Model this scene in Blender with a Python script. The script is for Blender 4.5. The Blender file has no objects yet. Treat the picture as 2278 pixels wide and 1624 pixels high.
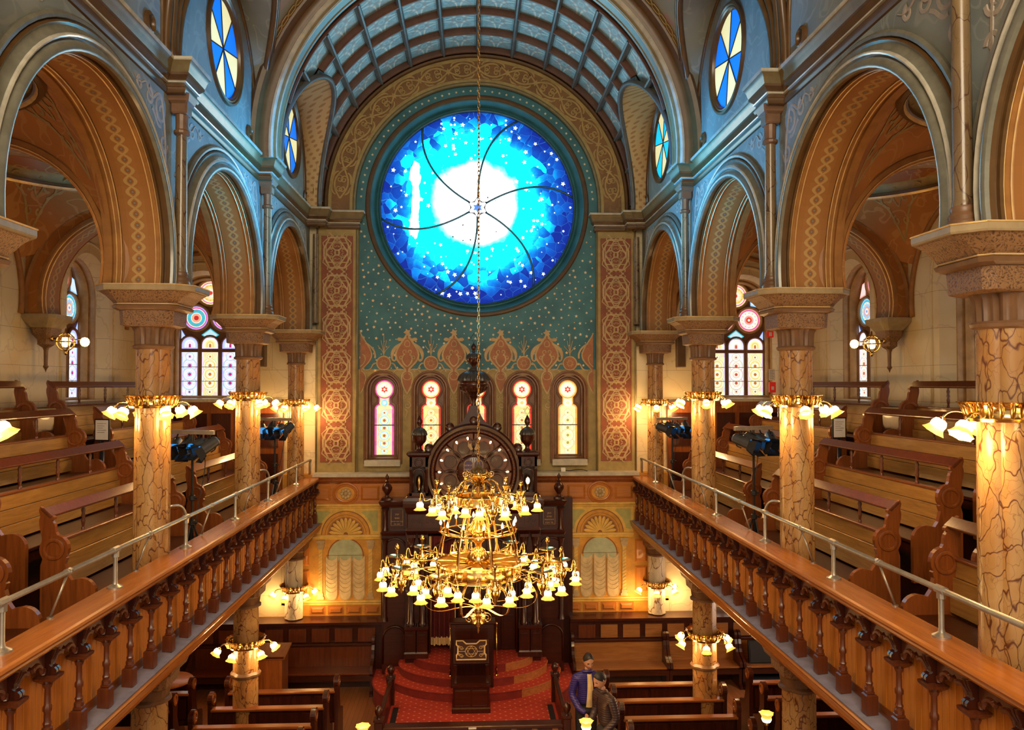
import bpy, math, random
from mathutils import Vector, Matrix
from mathutils.geometry import tessellate_polygon
S = bpy.context.scene
C = S.collection
PI = math.pi
sin, cos, sqrt, rad = math.sin, math.cos, math.sqrt, math.radians
random.seed(7)

# ------------------------------------------------------------------ camera
cam = bpy.data.cameras.new('camera')
cam.sensor_width = 36
cam.lens = 1740 / 2278 * 36
cam.clip_start = 0.05
camo = bpy.data.objects.new('camera', cam)
C.objects.link(camo)
camo.location = (-0.10, 0, 6.5)
_yaw, _pit = 0.0496, 0.0246
_f = Vector((sin(_yaw) * cos(_pit), cos(_yaw) * cos(_pit), sin(_pit)))
camo.rotation_euler = _f.to_track_quat('-Z', 'Y').to_euler()
S.camera = camo

# ------------------------------------------------------------------ world, daylight, exposure
w = bpy.data.worlds.new('soft_fill')
S.world = w
w.use_nodes = True
bg = w.node_tree.nodes['Background']
bg.inputs[0].default_value = (1.0, 0.84, 0.62, 1)  # warm uniform world added as soft fill through the open rear
bg.inputs[1].default_value = 0.55
S.view_settings.view_transform = 'Standard'
S.view_settings.look = 'None'
S.view_settings.gamma = 1
S.view_settings.exposure = 0.1
S.view_settings.use_curve_mapping = False
S.cycles.use_denoising = True
S.cycles.max_bounces = 7
S.cycles.diffuse_bounces = 4
S.cycles.glossy_bounces = 3
S.cycles.transmission_bounces = 4
S.cycles.caustics_reflective = False
S.cycles.caustics_refractive = False
S.cycles.sample_clamp_indirect = 6
def area(name, loc, to, sx, sy, energy, col):
    l = bpy.data.lights.new(name, 'AREA')
    l.shape = 'RECTANGLE'
    l.size, l.size_y, l.energy, l.color = sx, sy, energy, col
    o = bpy.data.objects.new(name, l)
    C.objects.link(o)
    o.location = loc
    o.rotation_euler = (Vector(to) - Vector(loc)).to_track_quat('-Z', 'Y').to_euler()
    return o
def point(name, loc, energy, col, r=0.1):
    l = bpy.data.lights.new(name, 'POINT')
    l.energy, l.color, l.shadow_soft_size = energy, col, r
    o = bpy.data.objects.new(name, l)
    C.objects.link(o)
    o.location = loc
    return o
# daylight of the great rear windows behind the camera
area('rear_window_daylight', (0, -2.8, 11.0), (0, 12, 7.5), 5.0, 5.0, 1000, (1.0, 0.82, 0.58))
# daylight of the low side windows under the right gallery
area('low_window_daylight', (7.35, 14.2, 2.0), (5.0, 14.2, 0), 1.6, 1.4, 70, (1.0, 0.80, 0.62))
WARM = (1.0, 0.60, 0.24)

# ------------------------------------------------------------------ mesh builder
class MB:
    def __init__(s):
        s.v = []; s.f = []; s.m = []; s.uv = {}; s.col = {}
    def face(s, ids, mi=0, col=None):
        if col is not None: s.col[len(s.f)] = col
        s.f.append(ids); s.m.append(mi)
    def addv(s, p, uv=None):
        if uv is not None: s.uv[len(s.v)] = uv
        s.v.append(tuple(p)); return len(s.v) - 1
    def poly(s, pts, mi=0, col=None):
        s.face([s.addv(p) for p in pts], mi, col)
    def box(s, x0, x1, y0, y1, z0, z1, mi=0, T=None):
        b = len(s.v)
        for x in (x0, x1):
            for y in (y0, y1):
                for z in (z0, z1):
                    p = Vector((x, y, z))
                    s.v.append(tuple(T @ p if T else p))
        for q in ((0, 1, 3, 2), (4, 6, 7, 5), (0, 4, 5, 1), (2, 3, 7, 6), (0, 2, 6, 4), (1, 5, 7, 3)):
            s.face([b + i for i in q], mi)
    def bbox(s, x0, x1, y0, y1, z0, z1, c=0.01, mi=0, T=None):
        # box with chamfered vertical-view edges on all sides (frustum top and bottom)
        b = len(s.v)
        for z, d in ((z0, c), (z0 + c, 0), (z1 - c, 0), (z1, c)):
            for x, y in ((x0 + d, y0 + d), (x1 - d, y0 + d), (x1 - d, y1 - d), (x0 + d, y1 - d)):
                p = Vector((x, y, z)); s.v.append(tuple(T @ p if T else p))
        for k in range(3):
            for i in range(4):
                j = (i + 1) % 4
                s.face([b + 4 * k + i, b + 4 * k + j, b + 4 * k + 4 + j, b + 4 * k + 4 + i], mi)
        s.face([b + 3, b + 2, b + 1, b], mi); s.face([b + 12, b + 13, b + 14, b + 15], mi)
    def lathe(s, prof, n=16, c=(0, 0, 0), T=None, mi=0, fn=None, a0=0, a1=2 * PI, cap=False):
        b = len(s.v); full = abs(a1 - a0 - 2 * PI) < 1e-6
        m = n if full else n + 1
        for r, z in prof:
            for i in range(m):
                a = a0 + (a1 - a0) * i / n
                rr = r * fn(a, z) if fn else r
                p = Vector((rr * cos(a), rr * sin(a), z))
                p = T @ p if T else p
                s.v.append((p[0] + c[0], p[1] + c[1], p[2] + c[2]))
        for k in range(len(prof) - 1):
            for i in range(n):
                j = (i + 1) % m
                s.face([b + k * m + i, b + k * m + j, b + (k + 1) * m + j, b + (k + 1) * m + i], mi)
        if full and cap:
            if prof[0][0] > 1e-4: s.face([b + i for i in range(m)][::-1], mi)
            if prof[-1][0] > 1e-4: s.face([b + (len(prof) - 1) * m + i for i in range(m)], mi)
    def tube(s, pts, r, n=8, mi=0, closed=False, cap=True):
        P = [Vector(p) for p in pts]; N = len(P); b = len(s.v)
        rr = r if isinstance(r, (list, tuple)) else [r] * N
        up = None
        for i in range(N):
            if closed: t = P[(i + 1) % N] - P[i - 1]
            else: t = P[min(i + 1, N - 1)] - P[max(i - 1, 0)]
            if t.length < 1e-9: t = Vector((0, 0, 1))
            t.normalize()
            if up is None:
                up = Vector((0, 0, 1)) if abs(t.z) < .9 else Vector((1, 0, 0))
            u = t.cross(up)
            if u.length < 1e-6: u = t.orthogonal()
            u.normalize(); up = u.cross(t); 
            for k in range(n):
                a = 2 * PI * k / n
                s.v.append(tuple(P[i] + (u * cos(a) + up * sin(a)) * rr[i]))
        L = N if closed else N - 1
        for i in range(L):
            i2 = (i + 1) % N
            for k in range(n):
                k2 = (k + 1) % n
                s.face([b + i * n + k, b + i * n + k2, b + i2 * n + k2, b + i2 * n + k], mi)
        if not closed and cap:
            s.face([b + k for k in range(n)][::-1], mi); s.face([b + (N - 1) * n + k for k in range(n)], mi)
    def grid(s, fn, nu, nv, mi=0, uv=None, closeu=False):
        b = len(s.v); mu = nu if closeu else nu + 1
        for i in range(mu):
            for j in range(nv + 1):
                p = fn(i / nu, j / nv)
                s.addv(p, uv(i / nu, j / nv) if uv else None)
        for i in range(nu):
            i2 = (i + 1) % mu
            for j in range(nv):
                s.face([b + i * (nv + 1) + j, b + i2 * (nv + 1) + j, b + i2 * (nv + 1) + j + 1, b + i * (nv + 1) + j + 1], mi)
    def sweep(s, path, prof, mapf, mi=0, uv=False, closed=False):
        # path: list of (pos2, normal2) in a plane; prof: list of (n, d); mapf(a, b, d) -> xyz
        b = len(s.v); n = len(prof); ln = 0
        vs = [0]
        for k in range(1, n): vs.append(vs[-1] + math.dist(prof[k], prof[k - 1]))
        for i, (p, nn) in enumerate(path):
            if i: ln += math.dist(p, path[i - 1][0])
            for k, (o, d) in enumerate(prof):
                s.addv(mapf(p[0] + nn[0] * o, p[1] + nn[1] * o, d), (ln, vs[k] - vs[-1] / 2, 0) if uv else None)
        L = len(path) if closed else len(path) - 1
        for i in range(L):
            i2 = (i + 1) % len(path)
            for k in range(n - 1):
                s.face([b + i * n + k, b + i2 * n + k, b + i2 * n + k + 1, b + i * n + k + 1], mi)
    def holes(s, outer, holes, mapf, mi=0):
        loops = [[Vector((p[0], p[1], 0)) for p in l] for l in [outer] + list(holes)]
        flat = [p for l in loops for p in l]
        b = len(s.v)
        for p in flat: s.v.append(tuple(mapf(p[0], p[1])))
        for t in tessellate_polygon(loops): s.face([b + i for i in t], mi)
    def prism(s, poly, mapf, d0, d1, mi=0, back=True, mi_side=None):
        # extrude a simple 2-D polygon between depths d0 (front) and d1
        n = len(poly); b = len(s.v)
        for d in (d0, d1):
            for p in poly: s.v.append(tuple(mapf(p[0], p[1], d)))
        tris = tessellate_polygon([[Vector((p[0], p[1], 0)) for p in poly]])
        for t in tris: s.face([b + i for i in t], mi)
        if back:
            for t in tris: s.face([b + n + i for i in t[::-1]], mi)
        for i in range(n):
            j = (i + 1) % n
            s.face([b + i, b + j, b + n + j, b + n + i], mi if mi_side is None else mi_side)
    def ribbon(s, pts, wd, mapf, d=0.004, mi=0, closed=False):
        # flat painted strap: a thin raised strip that follows a surface map
        N = len(pts); b = len(s.v)
        s.rk = (getattr(s, 'rk', 0) + 1) % 9; d = d + s.rk * .0006
        for i in range(N):
            if closed: t = (pts[(i + 1) % N][0] - pts[i - 1][0], pts[(i + 1) % N][1] - pts[i - 1][1])
            else: t = (pts[min(i + 1, N - 1)][0] - pts[max(i - 1, 0)][0], pts[min(i + 1, N - 1)][1] - pts[max(i - 1, 0)][1])
            l = math.hypot(*t) or 1
            nx, ny = -t[1] / l, t[0] / l
            ww = (wd[i] if isinstance(wd, (list, tuple)) else wd) / 2
            x, y = pts[i][0], pts[i][1]
            s.v.append(tuple(mapf(x + nx * ww, y + ny * ww, .0015)))
            s.v.append(tuple(mapf(x + nx * ww * .7, y + ny * ww * .7, d)))
            s.v.append(tuple(mapf(x - nx * ww * .7, y - ny * ww * .7, d)))
            s.v.append(tuple(mapf(x - nx * ww, y - ny * ww, .0015)))
        for i in range(N if closed else N - 1):
            i2 = (i + 1) % N
            for k in range(3):
                s.face([b + 4 * i + k, b + 4 * i2 + k, b + 4 * i2 + k + 1, b + 4 * i + k + 1], mi)
    def obj(s, name, mats, parent=None, smooth=False, loc=None, **props):
        me = bpy.data.meshes.new(name)
        me.from_pydata(s.v, [], s.f)
        ms = mats if isinstance(mats, (list, tuple)) else [mats]
        for m_ in ms: me.materials.append(m_)
        if len(ms) > 1: me.polygons.foreach_set('material_index', s.m)
        if s.uv:
            at = me.attributes.new('UVC', 'FLOAT_VECTOR', 'POINT')
            for i, u in s.uv.items(): at.data[i].vector = u
        if s.col:
            at = me.attributes.new('PAINT', 'FLOAT_COLOR', 'FACE')
            for i, c in s.col.items(): at.data[i].color = (c[0], c[1], c[2], 1)
        if smooth:
            me.polygons.foreach_set('use_smooth', [True] * len(me.polygons))
            if smooth is not True: me.set_sharp_from_angle(angle=rad(smooth))
        me.update()
        o = bpy.data.objects.new(name, me)
        C.objects.link(o)
        if parent is not None: o.parent = parent
        if loc is not None: o.location = loc
        for k, v in props.items(): o[k] = v
        return o

def empty(name, loc=(0, 0, 0), rz=0, label=None, category=None, group=None, kind=None):
    o = bpy.data.objects.new(name, None)
    C.objects.link(o)
    o.location = loc; o.rotation_euler = (0, 0, rz)
    o.empty_display_size = .1
    tag(o, label, category, group, kind)
    return o
def tag(o, label=None, category=None, group=None, kind=None):
    if label: o['label'] = label
    if category: o['category'] = category
    if group: o['group'] = group
    if kind: o['kind'] = kind
    return o
KIDS = {}
def copy_tree(o, parent=None, loc=None, rz=None, label=None, group=None, sx=None):
    c = o.copy(); C.objects.link(c)
    if parent is not None: c.parent = parent
    if loc is not None: c.location = loc
    if rz is not None: c.rotation_euler = (0, 0, rz)
    if sx is not None: c.scale = (sx, 1, 1)
    if label: c['label'] = label
    if group: c['group'] = group
    for ch in o.children: copy_tree(ch, c)
    return c
def arc(cx, cy, r, a0, a1, n):
    return [(cx + r * cos(a0 + (a1 - a0) * i / n), cy + r * sin(a0 + (a1 - a0) * i / n)) for i in range(n + 1)]
def circ(cx, cy, r, n=32): return arc(cx, cy, r, 0, 2 * PI, n)[:-1]
def spiral(cx, cy, r0, r1, a0, turns, n=24):
    out = []
    for i in range(n + 1):
        t = i / n; r = r0 + (r1 - r0) * t; a = a0 + turns * 2 * PI * t
        out.append((cx + r * cos(a), cy + r * sin(a)))
    return out
def star5(cx, cy, r, rot=0, k=.42):
    return [(cx + (r if i % 2 == 0 else r * k) * sin(rot + PI * i / 5), cy + (r if i % 2 == 0 else r * k) * cos(rot + PI * i / 5)) for i in range(10)]
def star6(cx, cy, r, rot=0):
    return [(cx + (r if i % 2 == 0 else r * .577) * sin(rot + PI * i / 6), cy + (r if i % 2 == 0 else r * .577) * cos(rot + PI * i / 6)) for i in range(12)]
def bez(p0, p1, p2, p3, n=10):
    o = []
    for i in range(n + 1):
        t = i / n; a, b, c, d = (1 - t) ** 3, 3 * t * (1 - t) ** 2, 3 * t * t * (1 - t), t ** 3
        o.append(tuple(a * p0[k] + b * p1[k] + c * p2[k] + d * p3[k] for k in range(len(p0))))
    return o
def arched(cx, w_, z0, zs, n=16):
    # outline: flat sill at z0, straight sides to zs, semicircular head
    return [(cx - w_ / 2, z0), (cx + w_ / 2, z0)] + arc(cx, zs, w_ / 2, 0, PI, n)
def bwd(mesh_pts, d): return [(x, y, d) for x, y in mesh_pts]
def norm_path(pts, closed=False):
    out = []; N = len(pts)
    for i in range(N):
        if closed: a, b = pts[i - 1], pts[(i + 1) % N]
        else: a, b = pts[max(i - 1, 0)], pts[min(i + 1, N - 1)]
        t = (b[0] - a[0], b[1] - a[1]); l = math.hypot(*t) or 1
        out.append((pts[i], (t[1] / l, -t[0] / l)))
    return out
def mitre_path(pts, closed=False):
    # like norm_path, but true mitred corners for polylines
    out = []; N = len(pts)
    def nrm(a, b):
        t = (b[0] - a[0], b[1] - a[1]); l = math.hypot(*t) or 1
        return (t[1] / l, -t[0] / l)
    for i in range(N):
        if closed: n1, n2 = nrm(pts[i - 1], pts[i]), nrm(pts[i], pts[(i + 1) % N])
        else:
            n1 = nrm(pts[i - 1], pts[i]) if i else None
            n2 = nrm(pts[i], pts[i + 1]) if i < N - 1 else None
            n1 = n1 or n2; n2 = n2 or n1
        m = (n1[0] + n2[0], n1[1] + n2[1]); d = m[0] * n1[0] + m[1] * n1[1]
        d = d if abs(d) > .2 else .2
        out.append((pts[i], (m[0] / d, m[1] / d)))
    return out

# ------------------------------------------------------------------ node expressions
class X:
    nt = None
    def __init__(s, sock): s.s = sock
    def __add__(a, b): return mth('ADD', a, b)
    def __radd__(a, b): return mth('ADD', b, a)
    def __sub__(a, b): return mth('SUBTRACT', a, b)
    def __rsub__(a, b): return mth('SUBTRACT', b, a)
    def __mul__(a, b): return mth('MULTIPLY', a, b)
    def __rmul__(a, b): return mth('MULTIPLY', b, a)
    def __truediv__(a, b): return mth('DIVIDE', a, b)
    def __neg__(a): return mth('MULTIPLY', a, -1)
    def lt(a, b): return mth('LESS_THAN', a, b)
    def gt(a, b): return mth('GREATER_THAN', a, b)
    def abs(a): return mth('ABSOLUTE', a, 0)
    def sin(a): return mth('SINE', a, 0)
    def cos(a): return mth('COSINE', a, 0)
    def frac(a): return mth('FRACT', a, 0)
    def floor(a): return mth('FLOOR', a, 0)
    def sqrt(a): return mth('SQRT', a, 0)
    def pow(a, b): return mth('POWER', a, b)
    def mx(a, b): return mth('MAXIMUM', a, b)
    def mn(a, b): return mth('MINIMUM', a, b)
    def step(a, lo, hi):
        n = X.nt.nodes.new('ShaderNodeMapRange'); n.interpolation_type = 'SMOOTHSTEP'
        put(n.inputs[0], a); put(n.inputs[1], lo); put(n.inputs[2], hi)
        return X(n.outputs[0])
def put(sock, v):
    if isinstance(v, X): X.nt.links.new(v.s, sock)
    elif isinstance(v, (tuple, list)) and len(v) == 3 and sock.type == 'RGBA': sock.default_value = (*v, 1)
    else: sock.default_value = v
def mth(op, a, b=0.0):
    n = X.nt.nodes.new('ShaderNodeMath'); n.operation = op
    put(n.inputs[0], a); put(n.inputs[1], b)
    return X(n.outputs[0])
def obco():
    return X(X.nt.nodes.new('ShaderNodeTexCoord').outputs['Object'])
def uvc():
    n = X.nt.nodes.new('ShaderNodeAttribute'); n.attribute_name = 'UVC'
    return X(n.outputs['Vector'])
def paint():
    n = X.nt.nodes.new('ShaderNodeAttribute'); n.attribute_name = 'PAINT'
    return X(n.outputs['Color'])
def xyz(v):
    n = X.nt.nodes.new('ShaderNodeSeparateXYZ'); put(n.inputs[0], v)
    return X(n.outputs[0]), X(n.outputs[1]), X(n.outputs[2])
def comb(a, b, c):
    n = X.nt.nodes.new('ShaderNodeCombineXYZ')
    put(n.inputs[0], a); put(n.inputs[1], b); put(n.inputs[2], c)
    return X(n.outputs[0])
def scl(v, s):
    n = X.nt.nodes.new('ShaderNodeVectorMath'); n.operation = 'MULTIPLY'
    put(n.inputs[0], v); n.inputs[1].default_value = s
    return X(n.outputs[0])
def noise(v, sc=5, det=3, ro=.5, dist=0, color=False):
    n = X.nt.nodes.new('ShaderNodeTexNoise')
    if v is not None: put(n.inputs['Vector'], v)
    n.inputs['Scale'].default_value = sc; n.inputs['Detail'].default_value = det
    n.inputs['Roughness'].default_value = ro; n.inputs['Distortion'].default_value = dist
    return X(n.outputs['Color' if color else 'Fac'])
def vor(v, sc=5, feat='F1', out='Distance', rnd=1):
    n = X.nt.nodes.new('ShaderNodeTexVoronoi'); n.feature = feat
    put(n.inputs['Vector'], v); n.inputs['Scale'].default_value = sc
    n.inputs['Randomness'].default_value = rnd
    return X(n.outputs[out])
def ramp(x, stops, interp='LINEAR'):
    n = X.nt.nodes.new('ShaderNodeValToRGB'); put(n.inputs[0], x)
    e = n.color_ramp.elements; n.color_ramp.interpolation = interp
    while len(e) < len(stops): e.new(.5)
    for el, (p, c) in zip(e, stops):
        el.position = p; el.color = (*c, 1) if len(c) == 3 else c
    return X(n.outputs[0])
def mix(f, a, b, mode='MIX'):
    n = X.nt.nodes.new('ShaderNodeMix'); n.data_type = 'RGBA'; n.blend_type = mode
    put(n.inputs[0], f); put(n.inputs[6], a); put(n.inputs[7], b)
    return X(n.outputs[2])
def addvec(a, b, k):
    n = X.nt.nodes.new('ShaderNodeVectorMath'); n.operation = 'MULTIPLY_ADD'
    put(n.inputs[0], b); n.inputs[1].default_value = (k, k, k); put(n.inputs[2], a)
    return X(n.outputs[0])
def material(name, fn):
    m_ = bpy.data.materials.new(name); m_.use_nodes = True
    nt = m_.node_tree; X.nt = nt
    p = nt.nodes['Principled BSDF']
    r = fn()
    for k, v in r.items():
        if k == 'bump':
            h, st, di = v
            b = nt.nodes.new('ShaderNodeBump'); b.inputs['Strength'].default_value = st
            b.inputs['Distance'].default_value = di
            put(b.inputs['Height'], h); nt.links.new(b.outputs[0], p.inputs['Normal'])
        else:
            put(p.inputs[{'col': 'Base Color', 'rough': 'Roughness', 'metal': 'Metallic', 'em': 'Emission Color',
                          'es': 'Emission Strength', 'coat': 'Coat Weight', 'spec': 'Specular IOR Level',
                          'trans': 'Transmission Weight', 'alpha': 'Alpha', 'sub': 'Subsurface Weight'}[k]], v)
    return m_
# ------------------------------------------------------------------ materials (node based)
def wood(name, c1, c2, axis='x', rough=.35, sc=1.0, coat=.15):
    def f():
        v = obco()
        st = {'x': (1.2, 14, 14), 'y': (14, 1.2, 14), 'z': (14, 14, 1.2)}[axis]
        g = noise(scl(v, tuple(k * sc for k in st)), 1.6, 5, .62, .6)
        b = noise(v, 1.7, 2)
        return dict(col=mix(b.step(.3, .7) * .35, ramp(g, [(.28, c1), (.68, c2)]), c1), rough=rough, coat=coat, bump=(g, .12, .004))
    return material(name, f)
def plain(name, c, rough=.6, metal=0, var=.18, sc=6, bump=.1, spec=.5):
    def f():
        v = obco(); n = noise(v, sc, 4, .6)
        return dict(col=mix(n.step(.25, .75), tuple(k * (1 - var) for k in c), tuple(min(1, k * (1 + var)) for k in c)), rough=rough, metal=metal, spec=spec,
                    bump=(noise(v, sc * 7, 3), bump, .003))
    return material(name, f)
def scrollpaint(name, ground, ink, sc=3.0, rough=.7, th=.035, vec=None, amt=1.0, mask=None):
    # hand-painted stencil scrollwork: contour lines of a warped field
    def f():
        v = obco() if vec is None else vec()
        wv = addvec(v, noise(v, sc * .9, 1, .4, color=True), .35)
        n = noise(wv, sc, 1, .3, 1.2)
        line = ((n - .5) * 9).sin().abs().step(th * 4, th * 9)
        n2 = noise(v, 1.3, 3)
        g = mix(n2.step(.3, .7), tuple(k * .82 for k in ground), tuple(k * 1.12 for k in ground))
        return dict(col=mix((1 - line) * amt, g, ink), rough=rough, bump=(noise(v, 40, 3), .08, .002))
    return material(name, f)
def emis(name, c, s, rough=.4):
    return material(name, lambda: dict(col=c, rough=rough, em=c, es=s))
M_ = {}
M_['wood_dark'] = wood('dark varnished wood', (.023, .0042, .002), (.068, .0125, .004), 'z', .28)
M_['wood_dark_x'] = wood('dark varnished wood across', (.024, .0045, .002), (.072, .0135, .004), 'x', .28)
M_['wood_red'] = wood('red brown wood', (.155, .038, .008), (.32, .092, .017), 'y', .3)
M_['wood_red_z'] = wood('red brown upright wood', (.155, .038, .008), (.32, .092, .017), 'z', .3)
M_['wood_mid'] = wood('dark red baluster wood', (.085, .018, .006), (.17, .042, .011), 'z', .3)
M_['wood_honey'] = wood('honey boarding', (.50, .145, .014), (.72, .26, .034), 'z', .36)
M_['wood_honey_y'] = wood('honey rail', (.36, .105, .014), (.54, .18, .026), 'y', .26)
M_['wood_honey_x'] = wood('honey wood across', (.38, .12, .016), (.56, .195, .030), 'x', .4)
M_['wood_pale'] = wood('pale worn pew wood', (.31, .145, .030), (.54, .295, .078), 'y', .28)
M_['wood_palex'] = wood('worn pew wood across', (.24, .085, .02), (.40, .165, .042), 'x', .34)
M_['black_wood'] = plain('black boards', (.02, .012, .01), .6)  # plain black tone for the backing wall and floor borders
def _floor():
    v = obco(); x, y, z = xyz(v)
    pl = (x / .09).floor()
    rnd = noise(comb(pl, (y / 1.4).floor(), 0), 3.7, 0)
    g = noise(scl(v, (14, 1, 1)), 2, 4)
    gap = ((x / .09).frac() - .5).abs().gt(.47)
    c = mix(rnd, (.22, .075, .025), (.46, .20, .08))
    c = mix(g * .5, c, (.16, .05, .016))
    return dict(col=mix(gap * .8, c, (.03, .01, .005)), rough=.28)
M_['floor'] = material('narrow floor boards', _floor)
def _marble(c1, c2, vein, sc=2.6, th=.03, rough=.25, stretch=(1, 1, .45)):
    def f():
        v = scl(obco(), stretch)
        d = addvec(v, noise(v, 3.2, 3, .6, color=True), .35)
        e = vor(d, sc, 'DISTANCE_TO_EDGE')
        e2 = vor(d, sc * 2.3, 'DISTANCE_TO_EDGE')
        big = noise(v, 2.2, 4, .6)
        m1 = 1 - e.step(0, th); m2 = (1 - e2.step(0, th * .7)) * .45
        c = mix(big.step(.3, .72), c1, c2)
        return dict(col=mix(m1.mx(m2), c, vein), rough=rough, coat=.2)
    return f
M_['marble'] = material('painted marble shaft', _marble((.33, .14, .036), (.50, .30, .115), (.11, .028, .010), 7.4, .045))
M_['olive_shaft'] = material('olive marbled shaft', _marble((.15, .095, .045), (.24, .165, .08), (.07, .03, .015), 5.0, .03))
M_['marble_pale'] = material('pale marble pier', _marble((.62, .50, .32), (.75, .66, .46), (.22, .09, .05), 3.0, .035))
def _ash():
    v = obco(); x, y, z = xyz(v)
    a = x + y
    d = addvec(v, noise(v, 1.6, 3, .6, color=True), .6)
    e = vor(scl(d, (1, 1, .8)), 1.5, 'DISTANCE_TO_EDGE')
    vein = 1 - e.step(0, .028)
    big = noise(v, 1.1, 3)
    c = mix(big.step(.3, .7), (.66, .51, .28), (.76, .64, .41))
    c = mix(vein * .4, c, (.48, .35, .20))
    rowh = .62
    row = (z / rowh).floor()
    jz = ((z / rowh).frac() - .5).abs().gt(.492)
    jx = (((a / 1.15) + row * .5).frac() - .5).abs().gt(.4955)
    return dict(col=mix(jz.mx(jx) * .55, c, (.25, .16, .08)), rough=.35)
M_['ashlar'] = material('painted marble ashlar wall', _ash)
M_['olive'] = scrollpaint('olive stencilled plaster', (.205, .22, .195), (.30, .30, .25), 2.2, .65, .03, amt=.55)
M_['olive_plain'] = plain('olive plaster', (.36, .255, .085), .6)
M_['moulding'] = plain('stone coloured moulding paint', (.22, .165, .075), .28, bump=.03)
M_['bead'] = plain('glossy bead with pale highlight', (.50, .47, .38), .16, bump=.01)  # pale tone paints the bright highlight running along each bead
M_['moulding_grey'] = plain('grey archivolt paint', (.17, .165, .125), .24, bump=.03)
M_['cornice_paint'] = plain('olive umber cornice paint', (.17, .125, .055), .28, bump=.03)
M_['moulding_dark'] = plain('umber moulding paint', (.105, .052, .017), .3, bump=.03)
M_['gold_line'] = plain('gilded line', (.92, .62, .28), .3, .3, bump=.03)
M_['soffit_brown'] = plain('brown soffit paint', (.32, .135, .03), .5)
def _guil():
    u, v, _ = xyz(uvc())
    p = .128
    k = 2 * PI / p
    A = .060
    s1 = (v - (u * k / 2).sin() * A).abs(); s2 = (v + (u * k / 2).sin() * A).abs()
    band = s1.mn(s2)
    inside = 1 - band.step(.0185, .023)
    core = 1 - band.step(.003, .008)
    cu = ((u / p).frac() - .5) * p
    dot = (cu * cu + v * v).sqrt()
    d1 = 1 - dot.step(.013, .018)
    d2 = 1 - dot.step(.021, .026)
    g = mix(noise(obco(), 3, 3), (.29, .115, .026), (.36, .155, .036))
    c = mix(inside, g, (.43, .26, .085))
    c = mix(core * .0, c, (.30, .16, .06))
    c = mix(d2, c, (.17, .075, .03))
    c = mix(d1, c, (.22, .17, .13))
    edge = v.abs().gt(.112)
    return dict(col=mix(edge, c, (.31, .125, .026)), rough=.55)
M_['guilloche'] = material('guilloche painted band', _guil)
M_['aisle_vault'] = scrollpaint('orange stencilled vault', (.45, .165, .028), (.56, .27, .075), 2.4, .6, .04, amt=.6)
M_['dome_frieze'] = scrollpaint('orange dome frieze', (.46, .15, .02), (.62, .30, .07), 3.4, .6, .05, amt=.8)
M_['nave_vault'] = scrollpaint('umber stencilled vault', (.27, .175, .045), (.36, .12, .04), 1.3, .6, .05, amt=.7)
M_['frieze'] = scrollpaint('scroll frieze ground', (.22, .10, .025), (.28, .14, .04), 3, .6, .03, amt=.6)
M_['strap'] = plain('painted gold strapwork', (.48, .33, .15), .55, bump=.04)
M_['strap_dim'] = plain('dull gold scroll', (.40, .26, .085), .6, bump=.04)
M_['strap_grey'] = plain('grey rose scroll', (.37, .31, .25), .6, bump=.04)
M_['terracotta'] = plain('terracotta ground', (.235, .06, .02), .6)
M_['terracotta_lt'] = plain('pale terracotta', (.36, .13, .05), .6)
def _teal():
    v = obco(); n = noise(v, 2.2, 3)
    return dict(col=mix(n.step(.3, .7), (.018, .115, .145), (.04, .18, .215)), rough=.55, bump=(noise(v, 60, 2), .05, .002))
M_['teal'] = material('teal wall paint', _teal)
M_['star'] = plain('gold star', (.78, .52, .22), .45, bump=.02)
M_['star_pale'] = plain('pale star', (.70, .66, .45), .5, bump=.02)
M_['navy'] = plain('night blue dome paint', (.055, .05, .045), .6)
M_['hood'] = None
def _hood():
    x, y, z = xyz(obco())
    y = x * .8 + y
    a = (y / .16).frac() - .5; b = (z / .16).frac() - .5
    a2 = (y / .16 + .5).frac() - .5; b2 = (z / .16 + .5).frac() - .5
    d = (a * a + b * b).sqrt().mn((a2 * a2 + b2 * b2).sqrt())
    return dict(col=mix(1 - d.step(.16, .22), (.56, .39, .18), (.40, .22, .08)), rough=.6)
M_['hood'] = material('cream stencilled hood', _hood)
def _coffer():
    u, v, _ = xyz(uvc())   # -1..1 across the panel
    r = (u * u + v * v).sqrt()
    pu = (u.abs() - v.abs()).abs(); 
    petal = ((u * u - v * v).abs() - .12).abs().step(.0, .10)
    petal2 = ((u * v).abs() - .085).abs().step(0, .055)
    core = (r - .17).abs().step(0, .06)
    edge = u.abs().mx(v.abs())
    rim = (edge - .90).abs().step(.0, .05)
    n = noise(obco(), 9, 3, .6, .8)
    g = mix(n.step(.35, .65), (.20, .36, .40), (.33, .50, .53))
    c = mix((1 - petal2), g, (.72, .74, .66))
    c = mix((1 - petal) * edge.lt(.8) * .6, c, (.40, .25, .20))
    c = mix((1 - core) * .9, c, (.55, .60, .56))
    return dict(col=mix((1 - rim) * .6, c, (.12, .2, .22)), rough=.45)
M_['coffer'] = material('coffer panel painted with a quatrefoil', _coffer)
M_['coffer_rib'] = plain('dark coffer rib', (.10, .10, .095), .4, bump=.03)
M_['coffer_side'] = plain('umber coffer side', (.12, .05, .028), .5, bump=.03)
def _carved():
    v = obco()
    n = vor(addvec(v, noise(v, 9, 2, color=True), .12), 64, 'SMOOTH_F1')
    c = mix(n.step(.1, .5), (.07, .028, .012), (.25, .125, .05))
    return dict(col=c, rough=.5, bump=(n, .4, .01))
M_['carved'] = material('carved capital stone', _carved)
M_['capital'] = plain('umber capital paint', (.17, .085, .04), .4, bump=.06)
M_['abacus'] = plain('olive abacus paint', (.33, .24, .125), .4, bump=.04)
M_['brass'] = plain('polished brass', (.82, .55, .21), .16, 1.0, .1, 8, .02)
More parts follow.
